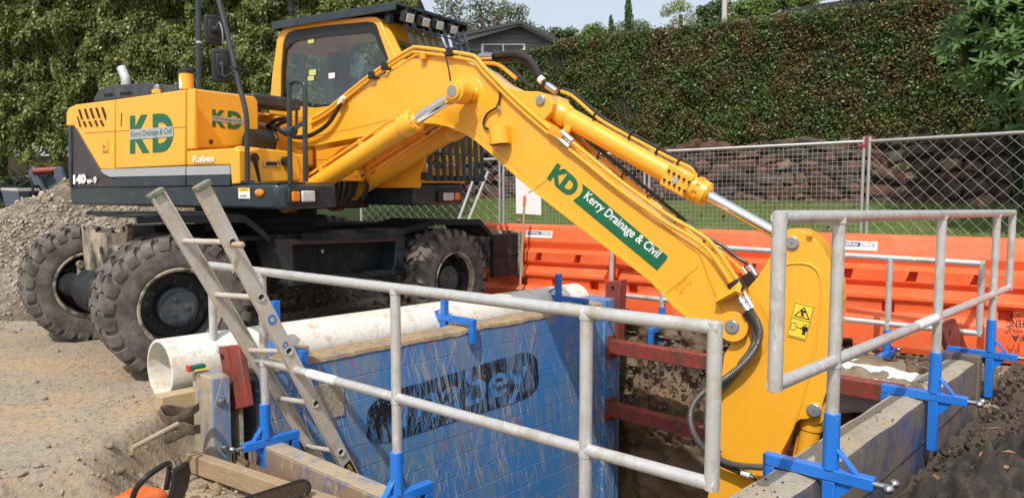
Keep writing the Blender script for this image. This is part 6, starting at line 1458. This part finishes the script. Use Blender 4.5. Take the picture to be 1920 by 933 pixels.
# ---- foliage trees
def crown_tree(name, label, cat, base, blobs, leafsize, per, m, bias=(0,0,0), hang=.6, trunk=.12, core=None, seed=0, aspect=.5, limbs=True, group=None, spread=1.0, shell=.28):
    rs = np.random.RandomState(seed); t = thing(name, label, cat, base, group); PP = []
    for (x, y, z, rx, ry, rz) in blobs:
        n = int(per*(rx*rz+ry*rz+rx*ry)/3); d = rs.normal(size=(n, 3)); d /= np.linalg.norm(d, axis=1)[:, None]
        r = 1-np.abs(rs.normal(0, shell, n)); r = np.clip(r, .1, 1.05)+rs.normal(0, .05, n)
        lum = np.array([noise.noise(V(q*2.3)+V((x, y, z))) for q in d]); r *= 1+.22*lum
        keep = lum > -.42; c = np.array([x, y, z])+d*r[:, None]*np.array([rx, ry, rz]); c = c[keep]; d = d[keep]
        PP.append(leaves(c, leafsize, d*.7+np.array(bias), rs, hang, aspect, spread))
    quads('crown', np.concatenate(PP), m, t)
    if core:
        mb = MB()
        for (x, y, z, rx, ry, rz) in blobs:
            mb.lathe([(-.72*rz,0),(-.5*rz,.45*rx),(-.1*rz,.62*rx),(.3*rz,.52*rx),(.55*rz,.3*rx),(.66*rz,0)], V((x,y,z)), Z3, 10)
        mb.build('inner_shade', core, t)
    mb = MB(); b = V(base); cz = sum(q[2] for q in blobs)/len(blobs); cx = sum(q[0] for q in blobs)/len(blobs); cy = sum(q[1] for q in blobs)/len(blobs)
    mb.tube(smooth_path([b-Z3*.2, b+(V((cx,cy,cz))-b)*.5+V((.1,0,0)), V((cx,cy,cz))], 4), [trunk*(1-i/14) for i in range(9)], 10)
    mb.build('trunk', m_bark, t)
    if limbs:
        for q in blobs[:6]:
            a_ = b+(V((cx,cy,cz))-b)*.55; c_ = V(q[:3]); mb = MB(); mb.tube(smooth_path([a_, (a_+c_)/2+Z3*.2, c_], 3), [trunk*.5*(1-i/9) for i in range(7)], 6); mb.build('limb', m_bark, t)
    return t
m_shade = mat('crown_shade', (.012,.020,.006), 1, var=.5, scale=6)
m_weep = leafmat('weeping_leaf', [(.11,.155,.035), (.16,.21,.045), (.24,.27,.07), (.06,.095,.025), (.13,.17,.04), (.31,.28,.09)], .42, patch=((.20,.20,.05), .5, .52, .68, .35), transl=.25)
wtree = thing('weeping_tree', 'huge dense tree with hanging yellow-green leaves filling the top left behind the excavator', 'tree', (-7, 16.3, 0))
def treeY(x, z):
    return 14.8+.50*noise.noise(V((x*.45, z*.5, 1)))+.32*noise.noise(V((x*1.3, z*1.0, 5)))+.30*noise.noise(V((x*3, z*2.4, 9)))+max(0, x+4.2)**2*.10
def tree_low(x): return 2.05+.22*noise.noise(V((x*1.2, 0, 4)))+.12*noise.noise(V((x*4, 0, 4)))
def tree_right(z): return -1.75+.35*noise.noise(V((z*1.2, 7, 0)))-(max(0, z-4.6)*.25)
rs = np.random.RandomState(11); n = 215000; x = rs.uniform(-13.5, -1.4, n); z = rs.uniform(1.8, 6.6, n)
Yv = np.array([treeY(a, b) for a, b in zip(x, z)]); lo = np.array([tree_low(a) for a in x]); ri = np.array([tree_right(b) for b in z])
cl = np.array([noise.noise(V((a*2.2, b*1.6, 21)))+.6*noise.noise(V((a*6, b*3.5, 2))) for a, b in zip(x, z)])
keep = (z > lo-np.where(cl > .15, .28, 0)) & (x < ri) & (cl > -.75+rs.uniform(-.1,.1,n))
x, z, Yv, cl = x[keep], z[keep], Yv[keep], cl[keep]; dep_ = np.abs(rs.normal(0, .13, len(x)))-.10*cl*2
c_ = np.stack([x, Yv+dep_, z], 1)
quads('crown', leaves(c_, .080, (-.05,-.75,.45), rs, hang=1.8, aspect=.5, spread=.75), m_weep, wtree)
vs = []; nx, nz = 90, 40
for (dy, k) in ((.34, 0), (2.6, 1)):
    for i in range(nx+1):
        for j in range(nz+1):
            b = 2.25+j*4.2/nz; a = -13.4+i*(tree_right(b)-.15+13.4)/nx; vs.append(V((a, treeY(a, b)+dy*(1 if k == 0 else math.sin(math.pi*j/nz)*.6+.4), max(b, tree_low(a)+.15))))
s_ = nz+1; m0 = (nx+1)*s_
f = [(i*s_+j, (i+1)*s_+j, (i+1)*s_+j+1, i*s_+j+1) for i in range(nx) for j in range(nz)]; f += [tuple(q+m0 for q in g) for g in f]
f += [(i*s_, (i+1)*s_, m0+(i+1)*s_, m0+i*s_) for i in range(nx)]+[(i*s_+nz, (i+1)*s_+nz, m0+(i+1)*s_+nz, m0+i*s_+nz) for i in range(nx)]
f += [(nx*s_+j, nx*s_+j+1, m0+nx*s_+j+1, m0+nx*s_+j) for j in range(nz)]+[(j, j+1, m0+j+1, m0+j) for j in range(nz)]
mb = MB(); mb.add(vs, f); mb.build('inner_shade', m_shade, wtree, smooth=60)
mb = MB(); mb.tube([V((-7,16.3,-.2)), V((-7.1,16.3,1.4)), V((-6.9,16.4,3.4))], [.4,.32,.28], 14); mb.build('trunk', m_bark, wtree)
mb = MB(); mb.tube([V((-11,16.3,-.2)), V((-11.1,16.3,1.4)), V((-10.9,16.4,3.4))], [.3,.25,.2], 12); mb.build('trunk', m_bark, wtree)
# drooping fringe
rs2 = np.random.RandomState(5)
# ---- rhododendron
rt = thing('rhododendron', 'leafy shrub with long pointed green leaves in the top right corner', 'shrub', (7.8, 11.6, 1.0))
m_rho = leafmat('rhododendron_leaf', [(.065,.15,.03), (.095,.19,.038), (.14,.25,.05), (.05,.10,.025)], .5, transl=.2)
bm = bmesh.new(); pr = [(0,.0,0),(.14,.55,.02),(.45,1,.035),(.8,.6,.02),(1,.0,-.03)]; vL = []; vR = []; vC = []
for a_, w_, z_ in pr:
    vC.append(bm.verts.new((a_, 0, z_-.012*w_))); 
    if 0 < w_: vL.append(bm.verts.new((a_, .14*w_, z_+.01))); vR.append(bm.verts.new((a_, -.14*w_, z_+.01)))
for S in (vL, vR):
    bm.faces.new((vC[0], vC[1], S[0])); bm.faces.new((vC[1], vC[2], S[1], S[0])); bm.faces.new((vC[2], vC[3], S[2], S[1])); bm.faces.new((vC[3], vC[4], S[2]))
lm = bpy.data.meshes.new('leaf'); bm.to_mesh(lm); LV = np.array([v.co[:] for v in bm.verts]); LF = [[v.index for v in f.verts] for f in bm.faces]; bm.free(); lm.materials.append(m_rho)
rr = random.Random(21); whs = []
lob = [(7.25,11.3,4.35,1.0,.8),(7.6,11.0,3.2,1.0,.7),(8.3,11.2,2.6,1.1,.6),(7.9,11.2,4.9,1.1,.8),(8.6,11.0,3.9,1.0,.9),(7.05,11.6,3.6,.6,.7),(7.2,11.6,5.1,.6,.6)]
while len(whs) < 900:
    l_ = rr.choice(lob); d = V((rr.gauss(0,1), rr.gauss(-.7,1), rr.gauss(.3,1))).normalized(); p = V(l_[:3])+V((d.x*l_[3], d.y*l_[3]*.8, d.z*l_[4]))*rr.uniform(.86,1.05); whs.append((p, d))
whs.sort(key=lambda q: (q[0]-CP).length); cnt = 0; SV = []; SF = []; kk = 0; org = ORG[rt.name]
for (p, d) in whs:
    ax = (d+V((0,-.3,.9))).normalized(); a0 = rr.uniform(0,6.28); x = ax.orthogonal().normalized(); y = ax.cross(x); nl = rr.randint(6,9); sc0 = rr.uniform(.15,.21)
    infr = 6.35 < p.x < p.y*.69 and p.z < 1.4+p.y*.26
    for k in range(nl):
        an = a0+6.283*k/nl+rr.uniform(-.2,.2); out_ = (x*math.cos(an)+y*math.sin(an)+ax*rr.uniform(-.05,.55)).normalized(); sd3 = ax.cross(out_).normalized(); up3 = out_.cross(sd3)
        s_ = sc0*rr.uniform(.8,1.15); Mx = Matrix((out_*s_, sd3*s_, up3*s_)).transposed().to_4x4(); Mx.translation = p-org
        if infr and cnt < 296:
            o = bpy.data.objects.new('leaf', lm); COL.objects.link(o); o.parent = rt; o.matrix_local = Mx; cnt += 1
        else:
            SV += [tuple(Mx @ V(v)) for v in LV]; SF += [[i+kk for i in f] for f in LF]; kk += len(LV)
me = bpy.data.meshes.new('foliage'); me.from_pydata(SV, [], SF); me.materials.append(m_rho); o = bpy.data.objects.new('foliage', me); COL.objects.link(o); o.parent = rt; o['kind'] = 'stuff'
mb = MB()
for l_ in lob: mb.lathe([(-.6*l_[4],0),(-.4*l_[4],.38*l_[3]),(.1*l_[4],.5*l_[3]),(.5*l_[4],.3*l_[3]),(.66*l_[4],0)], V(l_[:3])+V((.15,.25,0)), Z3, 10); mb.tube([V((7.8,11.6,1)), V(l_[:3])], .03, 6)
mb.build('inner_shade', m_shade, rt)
# ---- low wall and shrubs at the left
pw_t = thing('rendered_wall', 'pale rendered wall panels behind the shrubs at the left edge', 'wall', (-9, 17.4, 0))
for i in range(5):
    mb = MB(); mb.obox(V((-15.5+i*1.72+.86, 17.4, .95)), V((.845,0,0)), V((0,.06,0)), Z3*1.15); mb.build('panel', m_pale, pw_t, bevel=.01)
    mb = MB(); mb.obox(V((-15.5+i*1.72, 17.38, 1.0)), V((.07,0,0)), V((0,.09,0)), Z3*1.2); mb.build('pier', m_pale, pw_t, bevel=.01)
m_bush = leafmat('bush_leaf', [(.07,.15,.02), (.11,.2,.03), (.16,.24,.04), (.05,.09,.02)], .5)
for i, (x, zz, nm) in enumerate(((-10.6,1.35,'leftmost'), (-9.0,1.45,'second from the left'), (-7.6,1.4,'just left of the counterweight'))):
    crown_tree('shrub', 'low bright green shrub before the pale wall, '+nm, 'shrub', (x, 15.6, 0), [(x-.4,15.6,zz-.3,.8,.5,.75),(x+.4,15.5,zz-.25,.75,.5,.7)], .07, 5200, m_bush, bias=(0,-.5,.6), hang=-1, trunk=.04, core=m_shade, seed=30+i, limbs=False, group='low shrubs before the pale wall')
# ---- spare bucket and trailer behind the gravel
m_slate = mat('slate_blue_steel', (.075,.095,.125), .6, var=.25, layers=(((.05,.045,.04), 6, .5, .65, None, .6),))
bt_ = thing('spare_bucket', 'dark grey digger attachment standing behind the gravel heap at the left', 'bucket', pY(90, 370, 10.6))
for (x0) in (52, 100):
    mb = MB(); pl = [pY(x0+a, b, 11.6-.0*a) for a, b in ((0,330),(2,316),(8,311),(14,316),(17,328),(26,350),(36,362),(36,420),(10,420),(12,372),(8,345))]; mb.prism(pl, V((.0,.05,0))+V((.02,0,0))); mb.build('ear_plate', m_slate, bt_, bevel=.006)
mb = MB(); mb.cyl(pY(62,321,11.6), pY(108,318,11.7), .05, 14); mb.build('cross_pin', m_red, bt_)
mb = MB(); pl = [pY(x, y, 11.75) for x, y in ((66,334),(100,330),(112,352),(118,420),(78,420))]; mb.prism(pl, V((0,.06,0))); mb.build('back_plate', m_slate, bt_)
tr = thing('trailer', 'dark equipment trailer deck cut off by the left edge behind the gravel', 'trailer', pY(20, 390, 10.9))
mb = MB(); mb.bar(pY(-60,351,11), pY(56,350,11.2), .8, .05); mb.build('deck', m_dark, tr)
mb = MB(); mb.prism([pY(x, y, 10.6) for x, y in ((2,356),(33,358),(40,386),(9,388))], V((0,.25,0))); mb.build('box', m_slate, tr, bevel=.01)
mb = MB(); mb.prism([pY(x, y, 10.62) for x, y in ((1,352),(31,353),(34,358),(2,357))], V((0,.5,0))); mb.build('box_lid', m_pale, tr)
mb = MB(); mb.bar(pY(-60,368,11), pY(60,370,11.2), .6, .12); mb.bar(pY(28,356,10.9), pY(56,340,11.2), .03, .03); mb.build('frame', m_dark, tr)
mb = MB(); mb.tube(smooth_path([pY(28,347,10.9), pY(38,335,10.9), pY(52,331,10.9), pY(60,345,10.9), pY(63,372,10.9)]), .018, 8); mb.build('hose', m_hose, tr)
# ---- house
HY = 30.0
hs = thing('house', 'dark weatherboard house gable with white windows beyond the hedge', 'house', pY(975, 400, HY))
gv_ = pY(972, 47, HY)
def hp_(x, y, dy=0): return pY(x, y, HY+dy)
yb = [96, 88, 80, 72, 64, 56, 49]
def gx(y):    # gable half width limits at image height y
    return (972-(y-47)*3.6, 972+(y-47)*2.15)
for i in range(6):
    y0, y1 = yb[i], yb[i+1]; l0, r0 = gx(y0+4); l1, r1 = gx(y1+4); l0 = max(l0, 868); l1 = max(l1, 868)
    mb = MB(); mb.prism([hp_(l0, y0, -.03), hp_(min(r0,1040), y0, -.03), hp_(min(r1,1040), y1+.6), hp_(l1, y1+.6)], V((0,.06,0))); mb.build('weatherboard', m_weath, hs, smooth=0)
mb = MB(); mb.prism([hp_(868,400,.1), hp_(1040,400,.1), hp_(1040,84,.1), hp_(972,50,.1), hp_(868,78,.1)], V((0,6,0))); mb.build('wall', m_weath, hs, smooth=0)
for (p, q) in (((864,74),(975,43)), ((975,43),(1052,82))):
    mb = MB(); a_, b_ = hp_(*p, -.5), hp_(*q, -.5); mb.bar(a_, b_, .05, .20, V((0,1,0)).cross((b_-a_).normalized())); mb.build('fascia', m_fascia, hs)
rp = [(846,68),(975,38),(975,38),(1060,82)]
for (p, q) in (((850,66),(975,39)), ((975,39),(1060,82))):
    a_, b_ = hp_(*p, -.65), hp_(*q, -.65); mb = MB(); mb.prism([a_, b_, b_-Z3*.10, a_-Z3*.10], V((0,7,0))); r_ = mb.build('roof', m_roof, hs)
    for k in range(12):
        c_ = a_+(b_-a_)*((k+.5)/12); mb = MB(); mb.bar(c_+Z3*.03, c_+Z3*.03+V((0,7,0)), .12, .06); mb.build('tile_row', m_roof, r_, bevel=0)
for (x0, x1, y0, y1) in ((902,985,82,100),(850,878,80,100)):
    f = None; mb = MB(); o_ = [hp_(x0,y1,-.06),hp_(x1,y1,-.06),hp_(x1,y0,-.06),hp_(x0,y0,-.06)]; cx_ = sum(o_, V())/4; i_ = [cx_+(q-cx_)*.88 for q in o_]; i_ = [V((q.x, q.y, cx_.z+(q.z-cx_.z)*.85)) for q in i_]
    mb.ring(o_, i_, V((0,.05,0))); mb.bar((o_[0]+o_[1])/2, (o_[2]+o_[3])/2, .05, .06, X3); wdw = mb.build('window', m_whit, hs, smooth=0)
    mb = MB(); mb.prism([q+V((0,.03,0)) for q in i_], V((0,.01,0))); mb.build('pane', m_wglass, wdw, smooth=0)
# roofs beyond the hedge at the right
t = thing('house', 'long dark tiled roof seen above the hedge on the right', 'house', pY(1500, 330, 26))
mb = MB(); pl = [pY(1335,56,24), pY(1760,-14,19), pY(1760,-40,22), pY(1500,-4,28)]; pl = [pY(1255,72,26), pY(1800,-8,20), pY(1800,-30,24), pY(1540,8,30)]
mb.prism(pl, -Z3*.2); r_ = mb.build('roof', m_roof, t)
for k in range(1, 8):
    a_ = pl[0]+(pl[3]-pl[0])*(k/8)+Z3*.03; b_ = pl[1]+(pl[2]-pl[1])*(k/8)+Z3*.03; mb = MB(); mb.bar(a_, b_, .12, .05); mb.build('tile_row', m_roof, r_)
mb = MB(); mb.prism([q-Z3*.25 for q in pl], -Z3*3); mb.build('wall', m_weath, t)
t = thing('house', 'small pale grey roof peeking above the hedge below the tall cypress', 'house', pY(1230, 330, 34))
mb = MB(); pl = [pY(1185,72,33), pY(1262,64,33), pY(1246,55,38), pY(1200,62,38)]; mb.prism(pl, -Z3*.12); mb.build('roof', m_fascia, t); mb = MB(); mb.prism([q-Z3*.15 for q in pl], -Z3*3); mb.build('wall', m_pale, t)
# ---- trees beyond
def at(px, py, Y): q = pY(px, py, Y); return q
def pr(px, Y): return px*Y/FPX
m_c1 = leafmat('grey_green_leaf', [(.09,.12,.05), (.14,.17,.08), (.20,.22,.12), (.06,.08,.035)], .5, transl=.2)
m_c2 = leafmat('mid_green_leaf', [(.10,.18,.03), (.16,.25,.04), (.24,.31,.06), (.06,.11,.025)], .5, transl=.2)
m_c3 = leafmat('dark_green_leaf', [(.045,.085,.025), (.075,.13,.035), (.11,.17,.045), (.03,.05,.018)], .5, transl=.15)
m_c4 = leafmat('yellow_green_leaf', [(.16,.22,.03), (.24,.30,.05), (.32,.36,.07), (.10,.15,.03)], .5, transl=.3)
m_cy = leafmat('cypress_leaf', [(.05,.10,.02), (.08,.15,.03), (.11,.19,.035), (.03,.06,.015)], .6, transl=.15)
def bg(name, label, pxs, Y, ls, per, m, seed, hang=0, asp=.6, core=None, sparse=.28, cat='tree', base=None):
    bl = [(at(x, y, Y).x, Y+dy, at(x, y, Y).z, pr(rx, Y), pr(rx, Y), pr(ry, Y)) for (x, y, rx, ry, dy) in pxs]
    b = base or (sum(q[0] for q in bl)/len(bl), Y, 0)
    return crown_tree(name, label, cat, b, bl, ls*.66, per*8, m, bias=(0,-.2,.3), hang=hang, trunk=.2, core=core, seed=seed, aspect=asp, shell=sparse, limbs=(sparse > .3))
bg('evergreen_tree', 'open grey-green tree with sparse leaf clumps above the cab guard and house', [(845,15,32,24,0),(880,40,30,22,1),(900,10,26,22,0),(935,8,26,24,1),(958,28,26,20,0),(915,32,28,20,1),(978,25,14,18,0),(860,55,30,18,0),(990,52,20,12,0),(1015,56,10,8,0)], 34, .17, 190, m_c1, 41, sparse=.35)
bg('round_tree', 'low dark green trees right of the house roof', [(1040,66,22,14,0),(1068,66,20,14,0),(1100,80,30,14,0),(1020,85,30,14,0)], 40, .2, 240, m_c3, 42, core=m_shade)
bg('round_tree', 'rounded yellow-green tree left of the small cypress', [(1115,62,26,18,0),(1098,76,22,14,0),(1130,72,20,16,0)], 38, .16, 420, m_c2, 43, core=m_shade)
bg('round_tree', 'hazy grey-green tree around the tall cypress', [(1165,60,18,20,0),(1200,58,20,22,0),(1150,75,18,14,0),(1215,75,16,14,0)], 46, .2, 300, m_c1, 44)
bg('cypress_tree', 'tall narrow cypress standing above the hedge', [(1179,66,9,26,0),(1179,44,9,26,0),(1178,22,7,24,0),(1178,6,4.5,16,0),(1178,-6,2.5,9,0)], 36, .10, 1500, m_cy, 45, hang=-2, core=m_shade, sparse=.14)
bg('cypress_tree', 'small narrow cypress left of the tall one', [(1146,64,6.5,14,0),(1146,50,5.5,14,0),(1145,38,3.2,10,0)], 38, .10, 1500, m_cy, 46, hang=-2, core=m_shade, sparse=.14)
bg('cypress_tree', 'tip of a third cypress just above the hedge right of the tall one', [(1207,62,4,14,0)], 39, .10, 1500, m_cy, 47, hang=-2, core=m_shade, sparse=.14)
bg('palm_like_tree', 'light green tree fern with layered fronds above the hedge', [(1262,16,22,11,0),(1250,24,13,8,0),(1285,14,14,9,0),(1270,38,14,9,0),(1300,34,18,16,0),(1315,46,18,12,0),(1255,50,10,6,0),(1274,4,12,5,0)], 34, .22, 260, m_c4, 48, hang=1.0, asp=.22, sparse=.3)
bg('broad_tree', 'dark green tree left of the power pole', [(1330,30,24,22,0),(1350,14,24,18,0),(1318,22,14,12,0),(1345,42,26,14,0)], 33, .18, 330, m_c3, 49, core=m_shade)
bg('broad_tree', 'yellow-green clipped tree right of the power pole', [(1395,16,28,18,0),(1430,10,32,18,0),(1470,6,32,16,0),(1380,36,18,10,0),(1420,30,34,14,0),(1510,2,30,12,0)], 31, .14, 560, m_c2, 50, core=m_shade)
bg('broad_tree', 'dark overhanging tree at the top right above the hedge', [(1660,-12,60,22,0),(1740,-10,60,26,-1),(1790,14,30,30,-2),(1600,-16,40,18,0),(1830,20,30,40,-1)], 20, .12, 300, m_c3, 51, core=m_shade)
mb = MB(); a_ = at(1358,40,30); mb.cyl(V((a_.x,a_.y,0)), V((a_.x,a_.y,12)), .10, 14); tag(mb.build('power_pole', m_pale, None, loc=V((a_.x,a_.y,0))), 'pale power pole rising above the hedge', 'pole')
